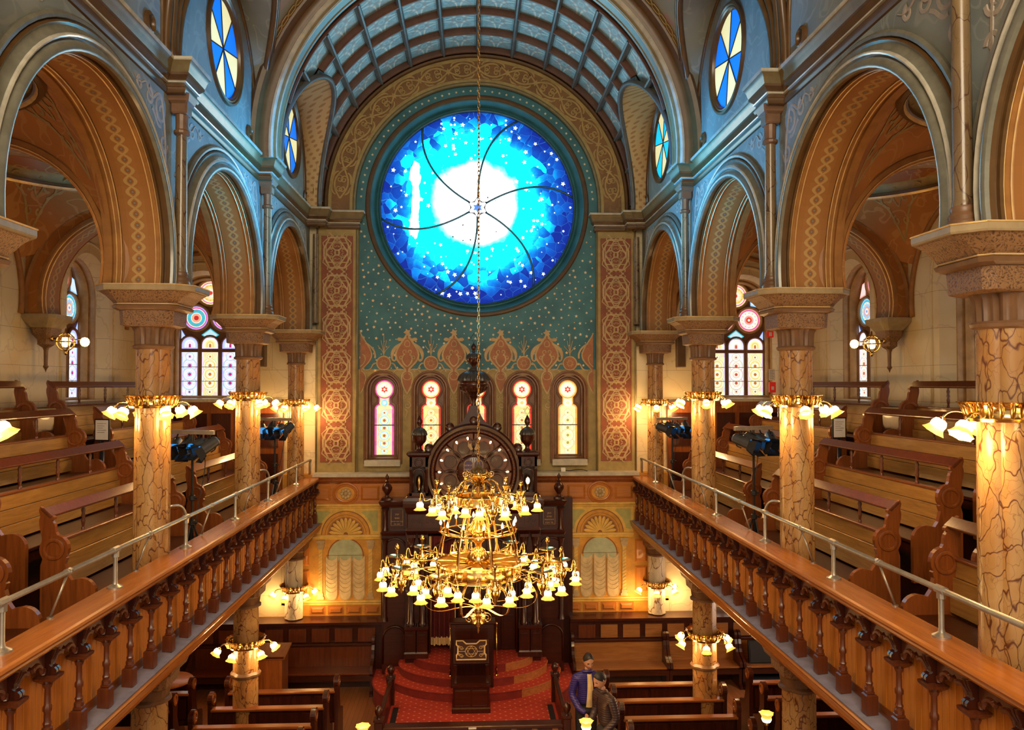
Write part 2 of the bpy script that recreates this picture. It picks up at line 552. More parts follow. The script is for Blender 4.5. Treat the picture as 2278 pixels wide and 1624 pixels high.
M_['brass_dark'] = plain('aged brass', (.55, .32, .10), .28, 1.0, .15, 8, .03)
M_['steel'] = plain('galvanised pipe', (.46, .43, .37), .34, .75, .12, 9, .03)
M_['black'] = plain('black metal', (.012, .012, .014), .35, .2)
M_['black_matte'] = plain('black rubber', (.015, .015, .017), .7)
M_['lamp_grey'] = plain('dark grey lamp housing', (.05, .052, .06), .4, .3)
M_['lens_blue'] = emis('lit blue gel lens', (.05, .35, .9), .8)
def _shade():
    z = xyz(obco())[2]
    t = (z * -1.0).step(-.01, .108)
    e = ramp(t, [(0, (1, .80, .42)), (.35, (1, .74, .30)), (.70, (1, .56, .10)), (1, (.90, .40, .03))])
    return dict(col=(.9, .6, .2), rough=.3, em=e, es=1.1 + 11 * (1 - t.step(.25, .75)))
M_['shade'] = material('frosted amber glass shade, lit', _shade)
M_['bulb'] = emis('lit bulb', (1, .66, .30), 16)
M_['globe'] = emis('lit frosted globe', (1, .62, .22), 5)
def _tul():
    t = (xyz(obco())[2] * -1.0).step(.0, .118)
    e = ramp(t, [(0, (1, .78, .40)), (.45, (1, .72, .28)), (.8, (1, .55, .12)), (1, (.95, .42, .05))])
    return dict(col=(.9, .6, .2), rough=.3, em=e, es=1.3 + 10 * (1 - t.step(.35, .85)))
M_['tulip'] = material('lit frosted tulip shade', _tul)
M_['flame_bulb'] = emis('lit candle bulb', (1, .66, .28), 9)
def _carpet():
    x, y, z = xyz(obco())
    p = .20
    a = (x / p).frac() - .5; b = (y / (p * .9)).frac() - .5
    a2 = (x / p + .5).frac() - .5; b2 = (y / (p * .9) + .5).frac() - .5
    d = (a.abs() * .8 + b.abs()).mn(a2.abs() * .8 + b2.abs())
    n = noise(obco(), 60, 2)
    g = mix(n, (.40, .026, .012), (.54, .048, .022))
    return dict(col=mix(1 - d.step(.085, .12), g, (.66, .27, .14)), rough=.9, bump=(n, .4, .004))
M_['carpet'] = material('red carpet with small pale dots', _carpet)
M_['carpet_riser'] = plain('red carpet riser', (.20, .016, .010), .9, bump=.3)
M_['riser'] = wood('sun patch riser', (.30, .085, .02), (.52, .20, .05), 'x', .5)  # golden tone painted in for sunlight on the right-hand risers
M_['velvet'] = plain('dark red velvet', (.10, .008, .010), .8)
M_['gold_cloth'] = plain('gold fringe', (.70, .50, .24), .6)
M_['cream_cloth'] = plain('painted cream drapery', (.62, .46, .22), .7)
M_['cream_line'] = plain('drapery fold line', (.40, .25, .11), .7)
M_['mural'] = plain('ochre mural ground', (.60, .27, .026), .55)
M_['mural_lt'] = plain('pale ochre moulding paint', (.70, .42, .075), .55)
M_['mural_gr'] = plain('sage green field', (.40, .36, .105), .55)
M_['mural_dk'] = plain('painted shadow brown', (.26, .085, .02), .55)
M_['pale_green'] = plain('pale green painted pane', (.40, .43, .25), .5)
M_['purple'] = plain('violet tablet', (.045, .025, .13), .4)
M_['ledge'] = plain('lavender skylit ledge', (.30, .27, .32), .6)  # lavender puts the skylight on the ledge top into its colour
M_['dust'] = plain('dusty sill', (.50, .46, .36), .7)
M_['signred'] = material('red sign plastic', lambda: dict(col=(.75, .02, .01), rough=.3, em=(1, .03, .01), es=.15))
M_['white'] = plain('white paper', (.80, .76, .70), .6, var=.04)
M_['greyspk'] = plain('grey brown speaker grille', (.22, .15, .08), .6)
M_['skin'] = plain('skin', (.50, .26, .16), .5, var=.06)
M_['hair'] = plain('black hair', (.014, .011, .010), .5)
def quilt(name, c, pitch):
    def f():
        z = xyz(obco())[2]
        h = ((z / pitch).frac() - .5).abs() * 2
        return dict(col=mix(h.step(.80, 1.0) * .5, c, tuple(k * .5 for k in c)), rough=.4, bump=(1 - h * h, .35, .012))
    return material(name, f)
M_['jacket_blue'] = quilt('violet blue quilted jacket', (.040, .026, .19), .034)
M_['jacket_dark'] = quilt('dark brown quilted jacket', (.05, .026, .026), .036)
M_['shirt'] = plain('cream shirt', (.72, .54, .26), .7)
M_['trousers'] = plain('dark trousers', (.03, .025, .026), .7)
M_['lead'] = plain('lead came', (.03, .024, .02), .5, .4)
M_['win_frame'] = plain('red brown window frame', (.20, .085, .036), .4)
M_['win_frame_lt'] = plain('tan window moulding', (.46, .28, .12), .4)
M_['glassp'] = material('stained glass', lambda: dict(col=(.05, .05, .05), rough=.5, spec=.1, em=paint(), es=1.05))
M_['glass_end'] = material('stained glass of the ark wall', lambda: dict(col=(.05, .05, .05), rough=.5, spec=.1, em=paint(), es=1.15))
M_['roundel_blue'] = emis('blue roundel glass', (.0, .16, .82), .85)
M_['roundel_cyan'] = emis('cyan roundel glass', (.0, .52, .95), .9)
M_['roundel_cream'] = emis('cream roundel glass', (.76, .66, .33), .85)
def _rose():
    v = obco(); x, y, z = xyz(v)
    r = (x * x + z * z).sqrt()
    wob = noise(v, 1.5, 5, .62)
    cellv = addvec(v, noise(v, 2.5, 2, color=True), .22)
    flat = scl(cellv, (1, .01, 1))
    cx_, cy_, cz_ = xyz(vor(flat, 4.6, 'F1', 'Color'))
    edge = vor(flat, 4.6, 'DISTANCE_TO_EDGE')
    t = (r + (wob - .5) * .75 * r.step(.5, 1.3)) / 2.24 + (cx_ - .5) * .22 * r.step(1.0, 1.9) + x * .022 + z * -.03
    base = ramp(t, [(0, (1, 1, 1)), (.395, (1, 1, 1)), (.425, (.12, .92, 1)), (.46, (0, .82, 1)), (.66, (0, .64, 1)), (.76, (0, .30, .88)), (.87, (0, .095, .62)), (1, (0, .02, .34))])
    line = (1 - edge.step(.0, .016)) * t.gt(.70) * .4
    c = mix(line, base, (.10, .55, .95))
    streak = (x + 1.45).abs() + (noise(v, 2.4, 3) - .5) * .30
    st = (1 - streak.step(.05, .10)) * ((z - .15).abs() + (wob - .5)).lt(.85)
    c = mix(st, c, (.9, 1, 1))
    glow = 1 - t.step(.60, .84)
    return dict(col=(.02, .03, .05), rough=.6, spec=.05, em=c, es=1.0 + 4.2 * glow + 2.5 * (1 - t.step(.38, .44)))
M_['rose'] = material('blue star strewn art glass', _rose)
M_['rose_star'] = emis('pale star in glass', (.85, 1, 1), 1.6)
M_['rose_star_dk'] = plain('small dark star', (.1, .09, .05), .6)
M_['rose_bar'] = plain('curved steel mullion', (.03, .11, .16), .35, .3)
# ------------------------------------------------------------------ dimensions
YW = 17.9                      # end wall
YC = [1.93, 5.83, 9.73, 13.75, 17.68]     # column lines
XC = 3.99; XW = 3.80; XB = 4.42; XO = 7.62
GF = 3.55                      # gallery floor
SPR, ZC, RA = 7.68, 7.95, 1.66 # arcade arches
ZV, RV = 10.58, 3.5            # nave vault centre height, radius
STR = dict(kind='structure')
endmap = lambda a, b, d: (a, YW - d, b)
# ------------------------------------------------------------------ floor, shell
m = MB(); m.box(-8, 8, -3, 18.4, -.1, 0)
floor = m.obj('floor', M_['floor'], **STR)
# ------------------------------------------------------------------ end wall
ZR = 10.60; RR = 2.24
WX = [-2.14, -1.07, -.02, 1.03, 2.10]
def small_arch(cx): return arched(cx, .70, 4.78, 6.38, 14)
m = MB()
m.holes([(-4.6, 6.76), (4.6, 6.76), (4.6, 14.9), (-4.6, 14.9)], [circ(0, ZR, 2.5, 64)], lambda a, b: endmap(a, b, 0), 0)
# lower half, notched for the five small windows
m.holes([(-4.6, 3.9), (4.6, 3.9), (4.6, 6.76), (-4.6, 6.76)], [small_arch(c) for c in WX], lambda a, b: endmap(a, b, 0), 1)
m.box(-8.2, 8.2, 18.5, 18.6, 0, 15, 2)
wall_end = m.obj('wall_end', [M_['teal'], M_['olive_plain'], M_['black_wood']], **STR)
# aisle end walls (ashlar) and their big windows are cut below
# ------------------------------------------------------------------ rose window
rose = empty('window_1', (0, YW, ZR), label=None, kind='structure')
rm = lambda a, b, d: (a, -d, b)
def ring_sweep(name, prof, mat_, parent, mapf=rm, n=96, a0=0, a1=2 * PI, smooth=35):
    q = MB(); full = abs(a1 - a0 - 2 * PI) < 1e-6
    pts = [(cos(a0 + (a1 - a0) * i / n), sin(a0 + (a1 - a0) * i / n)) for i in range(n if full else n + 1)]
    q.sweep([((0, 0), p) for p in pts], prof, mapf, closed=full)
    return q.obj(name, mat_, parent, smooth=smooth)
ring_sweep('outer_moulding', [(2.56, 0), (2.56, .03), (2.535, .06), (2.50, .065), (2.465, .04), (2.455, 0)], M_['moulding_dark'], rose)
ring_sweep('cove_moulding', [(2.455, .01), (2.43, .0), (2.40, -.06), (2.36, -.14), (2.33, -.17), (2.325, -.13), (2.30, -.12), (2.28, -.14), (2.275, -.18)], M_['teal'], rose)
ring_sweep('inner_ring', [(2.28, -.14), (2.262, -.12), (2.235, -.13), (2.225, -.20)], M_['rose_bar'], rose)
m = MB()
# six glass sectors bounded by curved mullions
star_pts = [(.155 * cos(rad(60 * k)), .155 * sin(rad(60 * k))) for k in range(6)]
ends = [rad(a) for a in (6, 65, 124.5, 187, 244.5, 305)]
st_a = [rad(a) for a in (28, 88, 148, 208, 268, 328)]
curves = []
for k in range(6):
    a, e = st_a[k], ends[k]
    p0 = (.21 * cos(a), .21 * sin(a)); p3 = (2.25 * cos(e), 2.25 * sin(e))
    p1 = (1.0 * cos(a + rad(2)), 1.0 * sin(a + rad(2))); p2 = (1.75 * cos(e + rad(17)), 1.75 * sin(e + rad(17)))
    curves.append(bez(p0, p1, p2, p3, 18))
for k in range(6):
    c0, c1 = curves[k], curves[(k + 1) % 6]
    e0, e1 = ends[k], ends[(k + 1) % 6] + (2 * PI if k == 5 else 0)
    poly = c0 + arc(0, 0, 2.25, e0, e1, 14)[1:] + c1[::-1][1:]
    q = MB(); q.prism(poly, rm, -.19, -.20)
    q.obj('glass_pane', M_['rose'], rose)
    q = MB(); q.tube([rm(x, y, -.17) for x, y in c0], .027, 6)
    q.obj('mullion', M_['rose_bar'], rose, smooth=True)
q = MB(); q.prism(star6(0, 0, .25, 0), rm, -.185, -.20); q.obj('star_pane', emis('white star glass', (1, 1, 1), 2.2), rose)
q = MB(); q.prism(star6(0, 0, .12, 0), rm, -.175, -.185); q.obj('star_pane', emis('blue star glass', (.05, .2, .95), 1.2), rose)
q = MB(); q.tube([rm(x, y, -.165) for x, y in star6(0, 0, .26, 0)], .013, 6, closed=True); q.obj('star_came', M_['lead'], rose)
q = MB(); q2 = MB(); rs = random.Random(3)
for i in range(230):
    a = rs.uniform(0, 2 * PI); r = sqrt(rs.uniform(.02, 1)) * 2.18
    x, y = r * cos(a), r * sin(a)
    sz = rs.choice([.014, .018, .024, .032, .045, .055])
    if r < .95: 
        if rs.random() < .5: q2.prism(star5(x, y, sz * .7, rs.uniform(0, 1)), rm, -.183, -.19, back=False)
    else: q.prism(star5(x, y, sz, rs.uniform(0, 1), .5), rm, -.183, -.19, back=False)
q.obj('star_pane', M_['rose_star'], rose, kind='stuff'); q2.obj('star_pane', M_['rose_star_dk'], rose, kind='stuff')

# ------------------------------------------------------------------ ornaments on the end wall
m = MB(); m2 = MB(); rs = random.Random(5)
placed = []
for i in range(6000):                                       # gold stars on teal, evenly scattered
    x = rs.uniform(-2.66, 2.66); z = rs.uniform(6.80, 10.3)
    if math.hypot(x, z - ZR) < 2.62 or any((x - a) ** 2 + (z - b) ** 2 < .0155 for a, b in placed): continue
    placed.append((x, z))
    (m if rs.random() < .6 else m2).prism(star5(x, z, rs.choice([.018, .024, .034, .040]), rs.uniform(-.3, .3), .46), endmap, .004, 0, back=False)
for i in range(49):                                         # star ring above the rose
    a = rad(4 + i * 172 / 48)
    m2.prism(star5(2.665 * cos(a), ZR + 2.665 * sin(a), .034, 0), endmap, .004, 0, back=False)
m.obj('painted_star', M_['star'], wall_end, kind='stuff'); m2.obj('painted_star', M_['star_pale'], wall_end, kind='stuff')

def polar(cz, r0):
    return lambda u, v, d: endmap((r0 + v) * cos(u), cz + (r0 + v) * sin(u), .125 + d)
# frieze archivolt round the rose
fr = empty('trim_1', kind='structure')
legs = lambda r: [(r, 10.40)] + arc(0, ZR, r, 0, PI, 64) + [(-r, 10.40)]
def band_plate(name, r0, r1, d, mat_):
    q = MB(); a, b = legs(r0), legs(r1); n = len(a)
    for p in a + b: q.v.append(endmap(p[0], p[1], d))
    for i in range(n - 1): q.face([i, i + 1, n + i + 1, n + i])
    return q.obj(name, mat_, fr)
band_plate('frieze_ground', 2.84, 3.40, .115, M_['frieze'])
band_plate('frieze_edge_paint', 2.78, 2.90, .118, M_['olive_plain'])
band_plate('frieze_edge_paint', 3.31, 3.40, .118, M_['olive_plain'])
for name, r0, prof, mt in (('inner_roll', 2.78, [(0, 0), (-.02, .06), (-.01, .12), (.02, .145), (.05, .13), (.06, .11)], 'moulding'),
                           ('outer_roll', 3.38, [(0, .11), (.02, .17), (.06, .19), (.09, .16), (.10, .12), (.12, .19), (.16, .22), (.20, .19), (.2, .0)], 'moulding_dark')):
    q = MB(); q.sweep(norm_path(legs(r0)), [(-n if name == 'x' else n, d) for n, d in prof], endmap)
    q.obj(name, M_[mt], fr, smooth=40)
q = MB(); g = MB()
N = 14
pm = lambda u, v, d: polar(ZR, 2.84)(u / 3.1, v, d)
for ph in (0, PI):
    q.ribbon([(rad(2 + 176 * i / 264) * 3.1, .28 + .15 * sin(N * PI * i / 264 + ph)) for i in range(265)], .040, pm)
for k in range(N):
    u = rad(2 + 176 * (k + .5) / N) * 3.1
    for sg in (-1, 1):
        q.ribbon(spiral(u - .09, .28 + sg * .05, .10, .02, sg * PI / 2, sg * 1.25, 16), .030, pm)
        q.ribbon(spiral(u + .12, .28 + sg * .04, .075, .02, -sg * PI / 2, sg * 1.25, 14), .026, pm)
        q.ribbon(bez((u - .26, .28 + sg * .10), (u - .2, .28 + sg * .26), (u - .05, .28 + sg * .16), (u + .02, .28 + sg * .24), 8), [.03, .04, .045, .05, .045, .04, .035, .025, .01], pm)
        q.ribbon(bez((u + .26, .28 + sg * .10), (u + .2, .28 + sg * .24), (u + .12, .28 + sg * .17), (u + .06, .28 + sg * .22), 8), [.03, .035, .04, .045, .04, .035, .03, .02, .01], pm)
    u2 = rad(2 + 176 * k / N) * 3.1
    if k: g.prism([(u2 + .085 * cos(a) * (1 if i % 2 else .5), .28 + .085 * sin(a) * (1 if i % 2 else .5)) for i, a in enumerate([2 * PI * j / 12 for j in range(12)])], pm, .006, 0, back=False)
q.obj('painted_scroll', M_['strap_dim'], fr); g.obj('painted_rosette', M_['strap_dim'], fr)

# pilasters with strapwork panels
def strap_medallion(q, cx, cz, w_, h, mp):
    a, b = w_ / 2, h / 2; t = .046
    q.ribbon([(cx + a * x, cz + b * z) for x, z in ((-.55, -.86), (.55, -.86), (.97, -.22), (.97, .22), (.55, .86), (-.55, .86), (-.97, .22), (-.97, -.22))], t, mp, .006, closed=True)
    q.ribbon([(cx + a * x, cz + b * z) for x, z in ((0, -.95), (.80, 0), (0, .95), (-.80, 0))], t * .9, mp, .009, closed=True)
    q.ribbon([(cx + a * x, cz + b * z) for x, z in ((-.82, -.55), (.82, -.55), (.82, .55), (-.82, .55))], t * .7, mp, .007, closed=True)
    for k in range(4):
        an = k * PI / 2
        dx, dz = .46 * a * cos(an), .40 * b * sin(an)
        q.ribbon(circ(cx + dx, cz + dz, .105, 12), .026, mp, .011, closed=True)
        px, pz = -sin(an), cos(an)
        for sg in (-1, 1):
            q.ribbon(spiral(cx + dx + sg * px * .035, cz + dz + sg * pz * .035, .05, .012, an + sg * .5, sg * .8, 8), .016, mp, .009)
    q.ribbon(circ(cx, cz, .055, 10), .03, mp, .012, closed=True)
    for sx in (-1, 1):
        for sz in (-1, 1):
            q.ribbon(spiral(cx + sx * a * .62, cz + sz * b * .93, .075, .02, (PI / 2) * sz, sx * sz * .9, 10), .026, mp, .008)
            q.ribbon([(cx + sx * a * .97, cz + sz * b * .3), (cx + sx * a * 1.06, cz + sz * b * .55), (cx + sx * a * .62, cz + sz * b * .86)], .026, mp, .007)
    q.ribbon(arc(cx, cz + b, .10, PI, 2 * PI, 8), .03, mp, .007); q.ribbon(arc(cx, cz - b, .10, 0, PI, 8), .03, mp, .007)
for s in (-1, 1):
    pil = empty('pilaster', (s * 3.17, YW, 4.45), kind='structure')
    lm = lambda a, b, d: (a, -d, b)
    q = MB(); q.box(-.45, .47, -.13, 0, .02, 5.62); q.obj('pilaster_body', M_['olive_plain'], pil)
    q = MB(); q.box(-.355, .355, -.138, -.12, .3, 5.4); q.obj('panel_ground', M_['terracotta'], pil)
    for x0 in (-.452, .43):
        q = MB(); q.tube([(x0 + .01, -.14, .05), (x0 + .01, -.14, 5.6)], .022, 6); q.obj('edge_roll', M_['moulding'], pil, smooth=True)
    for k in range(6):
        q = MB(); strap_medallion(q, 0, 0, .60, .80, lambda a, b, d: (a, -.139 - d, b))
        q.obj('strapwork_medallion', M_['strap'], pil, loc=(0, 0, .72 + k * .86))
# palmette border above the small windows
def mir(pts, cx): return [(2 * cx - x, z) for x, z in pts]
endmap_p = lambda a, b, d: endmap(a, b, .009 + d)
pal_f = MB(); pal_r = MB(); pal_b = MB()
def palmette(cx, z0):
    H = 1.0
    half = bez((0, 1.06), (.03, .92), (.24, .74), (.26, .55), 8) + bez((.26, .55), (.26, .38), (.03, .26), (.03, .18), 8)[1:] + bez((.03, .18), (.16, .14), (.17, -.08), (0, -.34), 8)[1:]
    L = [(cx + x, z0 + z) for x, z in half]; Rr = [(cx - x, z0 + z) for x, z in half]
    pal_f.prism(L + Rr[::-1][1:-1], endmap, .010, 0, back=False)
    for P in (L, Rr): pal_r.ribbon(P, .045, endmap_p, .008)
    for sg in (-1, 1):
        m2 = lambda pts: [(cx + sg * x, z0 + z) for x, z in pts]
        pal_r.ribbon(m2(bez((.02, .95), (.15, .86), (.13, .92), (.23, .90), 8)), [.035, .045, .055, .065, .075, .085, .09, .085, .03], endmap_p, .008)
        pal_r.ribbon(m2(bez((.12, .82), (.28, .72), (.37, .62), (.34, .45), 9)), [.04, .06, .075, .085, .09, .09, .085, .075, .06, .045], endmap_p, .008)
        pal_r.ribbon(m2(bez((.34, .45), (.30, .38), (.24, .42), (.25, .50), 6)), .045, endmap_p, .008)
        pal_r.ribbon(m2(bez((.02, .16), (.14, .28), (.30, .22), (.33, .10), 8)), .03, endmap_p, .008)
        pal_r.ribbon(m2(spiral(.05, .62, .06, .02, -PI / 2, .9, 8)), .022, endmap_p, .008)
        pal_r.ribbon(m2(bez((.0, .28), (.13, .36), (.15, .52), (.05, .56), 8)), .038, endmap_p, .008)
        pal_r.ribbon(m2(spiral(.14, .48, .055, .015, PI, -1, 8)), .022, endmap_p, .008)
        pal_r.ribbon(m2(bez((.0, .74), (.09, .72), (.07, .86), (.0, .88), 6)), .02, endmap_p, .008)
        pal_r.ribbon(m2(bez((.0, -.02), (.11, -.02), (.12, .1), (.03, .12), 6)), .022, endmap_p, .008)
        pal_r.ribbon(m2(spiral(.05, -.42, .05, .015, PI / 2, -1, 8)), .022, endmap_p, .008)
    pal_r.prism([(cx + .09 * cos(a) * (1 if i % 2 else .55), z0 + 1.06 + .09 * sin(a) * (1 if i % 2 else .55)) for i, a in enumerate([2 * PI * j / 10 for j in range(10)])], endmap_p, .009, 0, back=False)
    pal_r.ribbon(spiral(cx + .01, z0 - .60, .09, .02, PI / 2, -1.2, 12), .03, endmap_p, .008)
    pal_r.ribbon(bez((cx - .05, z0 - .68), (cx + .1, z0 - .75), (cx - .1, z0 - .85), (cx + .01, z0 - .95), 8), [.03, .03, .03, .026, .024, .02, .016, .012, .006], endmap_p, .008)
for k in range(4): palmette([-1.60, -.54, .53, 1.59][k], 6.62)
for sg in (-1, 1):
    cx = sg * 2.66
    half = bez((0, 1.06), (.03, .92), (.24, .74), (.26, .55), 8) + bez((.26, .55), (.26, .38), (.03, .26), (.03, .18), 8)[1:] + bez((.03, .18), (.16, .14), (.17, -.08), (0, -.34), 8)[1:]
    P = [(cx - sg * x, 6.62 + z) for x, z in half]
    pal_f.prism(P, endmap, .010, 0, back=False); pal_r.ribbon(P, .034, endmap_p, .008)
    pal_r.ribbon([(cx - sg * x, 6.62 + z) for x, z in bez((.12, .82), (.28, .72), (.36, .62), (.33, .47), 9)], .045, endmap_p, .008)
    pal_r.ribbon([(cx - sg * x, 6.62 + z) for x, z in bez((.0, .28), (.13, .36), (.15, .52), (.05, .56), 8)], .026, endmap_p, .008)
for cx in (-2.13, -1.06, 1.06, 2.12):
    pal_b.prism(circ(cx, 6.98, .15, 20), endmap, .010, 0, back=False)
    pal_r.ribbon(circ(cx, 6.98, .155, 20), .035, endmap_p, .009, closed=True)
    pal_r.ribbon([(cx + .085 * cos(a) * (1 if i % 2 else .55), 6.98 + .085 * sin(a) * (1 if i % 2 else .55)) for i, a in enumerate([2 * PI * j / 16 for j in range(16)])], .02, endmap_p, .01, closed=True)
    for sg in (-1, 1):
        pal_r.ribbon([(cx + sg * x, z) for x, z in bez((.17, 6.98), (.3, 6.98), (.22, 6.82), (.40, 6.82), 8)], .034, endmap_p, .008)
        pal_r.ribbon([(cx + sg * x, z) for x, z in bez((0, 7.16), (.02, 7.3), (.1, 7.3), (.13, 7.38), 6)], .016, endmap_p, .006)
        pal_r.ribbon([(cx + sg * x, z) for x, z in bez((0, 7.20), (.02, 7.36), (.05, 7.4), (.06, 7.5), 6)], .016, endmap_p, .006)
    pal_r.ribbon([(cx, 7.14), (cx, 7.62)], .016, endmap_p, .006)
pal_f.obj('palmette_ground', M_['terracotta_lt'], wall_end); pal_r.obj('palmette_strap', M_['strap'], wall_end)
pal_b.obj('rosette_ground', M_['terracotta_lt'], wall_end)
# olive lower field climbs between the palmettes
q = MB(); q.prism([(-2.72, 6.70), (2.72, 6.70), (2.72, 6.84), (-2.72, 6.84)], endmap, .002, 0, back=False); q.obj('wall_paint_band', M_['olive_plain'], wall_end)

# ------------------------------------------------------------------ stained glass
def jit(c, k, r=random): return tuple(max(0, min(1, x * (1 + r.uniform(-k, k)))) for x in c)
def disc_rings(q, cx, cz, rings, mapf, d, seg=16, jt=.12):
    # rings: [(r_outer, colour)], nested from the outside in
    for i, (ro, c) in enumerate(rings):
        ri = rings[i + 1][0] if i + 1 < len(rings) else 0
        a = [2 * PI * k / seg for k in range(seg)]
        for k in range(seg):
            a0, a1 = a[k], a[(k + 1) % seg] if k < seg - 1 else 2 * PI
            P = [(cx + ro * cos(a0), cz + ro * sin(a0)), (cx + ro * cos(a1), cz + ro * sin(a1))]
            P += [(cx + ri * cos(a1), cz + ri * sin(a1)), (cx + ri * cos(a0), cz + ri * sin(a0))] if ri > 0 else [(cx, cz)]
            q.poly([mapf(x, z, d) for x, z in P], 0, jit(c, jt))
def light_pattern(q, w_, z0, z1, mapf, pal, pitch=.2, d=.004):
    # long lights: border strips, then a ladder of overlapping ringed discs
    bg_, bd, r1, r2, r3, dot = pal
    n = max(3, round((z1 - z0) / .1)); x = w_ / 2; bw = w_ * .1
    for i in range(n):
        a, b = z0 + (z1 - z0) * i / n, z0 + (z1 - z0) * (i + 1) / n
        for x0, x1, c in ((-x, -x + bw, bd), (-x + bw, 0, bg_), (0, x - bw, bg_), (x - bw, x, bd)):
            q.poly([mapf(x0, a, 0), mapf(x1, a, 0), mapf(x1, b, 0), mapf(x0, b, 0)], 0, jit(c, .22))
    k = max(1, round((z1 - z0) / pitch)); p = (z1 - z0) / k; R_ = min(w_ * .42, p * .86)
    dk_ = tuple(c * .62 for c in r3)
    for i in range(k):
        zc_ = z0 + p * (i + .5)
        lo = max(zc_ - R_, z0); R2 = min(R_, zc_ - z0, z1 - zc_) if i in (0, k - 1) else R_
        disc_rings(q, 0, zc_, [(R2, dk_), (R2 * .93, r1), (R2 * .80, bg_), (R2 * .70, r2), (R2 * .56, r3), (R2 * .40, r1), (R2 * .22, dot)], mapf, d + .0012 * (i % 3), 14)
WHT = (.95, .84, .68); CRM = (1, .76, .38); YEL = (1, .60, .12); ORG = (.95, .38, .07); RED = (.75, .05, .03); PNK = (.85, .36, .28); LBL = (.32, .62, .95); BLU = (.12, .3, .9); TEA = (.05, .50, .62); PUR = (.55, .40, .95); MAG = (.75, .08, .35); GRN = (.6, .7, .15)
LP = {'violet': ((.97, .93, 1), (.55, .52, 1), (.50, .72, 1), (.95, .75, .85), (1, .9, .95), (.5, .02, .2)),
      'gold': ((1, .85, .42), (.92, .74, 1), (1, .93, .7), (1, .66, .16), (1, .9, .6), (.55, .16, .02)),
      'white': ((1, .97, .93), (.75, .72, 1), (1, .86, .70), (1, .95, .9), (.95, .68, .5), (.55, .08, .05)),
      'blue': (CRM, MAG, (1, .75, .3), (.35, .7, .95), (.75, .92, 1), (.5, .12, .05)),
      'amber': ((1, .72, .25), RED, (1, .86, .45), (1, .93, .65), (1, .62, .16), (.7, .2, .03)),
      'lemon': ((1, .80, .38), ORG, (1, .88, .5), (1, .95, .75), (1, .8, .35), (.5, .35, .03))}
CIRC = {'gold': [(.27, CRM), (.245, MAG), (.225, WHT), (.19, YEL), (.15, CRM), (.10, WHT), (.045, RED)],
        'teal': [(.27, PUR), (.245, MAG), (.22, WHT), (.20, TEA), (.125, WHT), (.105, (.9, .4, .25)), (.055, (.6, .02, .02))],
        'white': [(.27, PNK), (.245, MAG), (.22, WHT), (.16, (1, .85, .85)), (.11, PNK), (.07, RED), (.03, WHT)],
        'blue': [(.27, LBL), (.24, TEA), (.20, WHT), (.16, LBL), (.11, PNK), (.07, WHT), (.03, BLU)]}
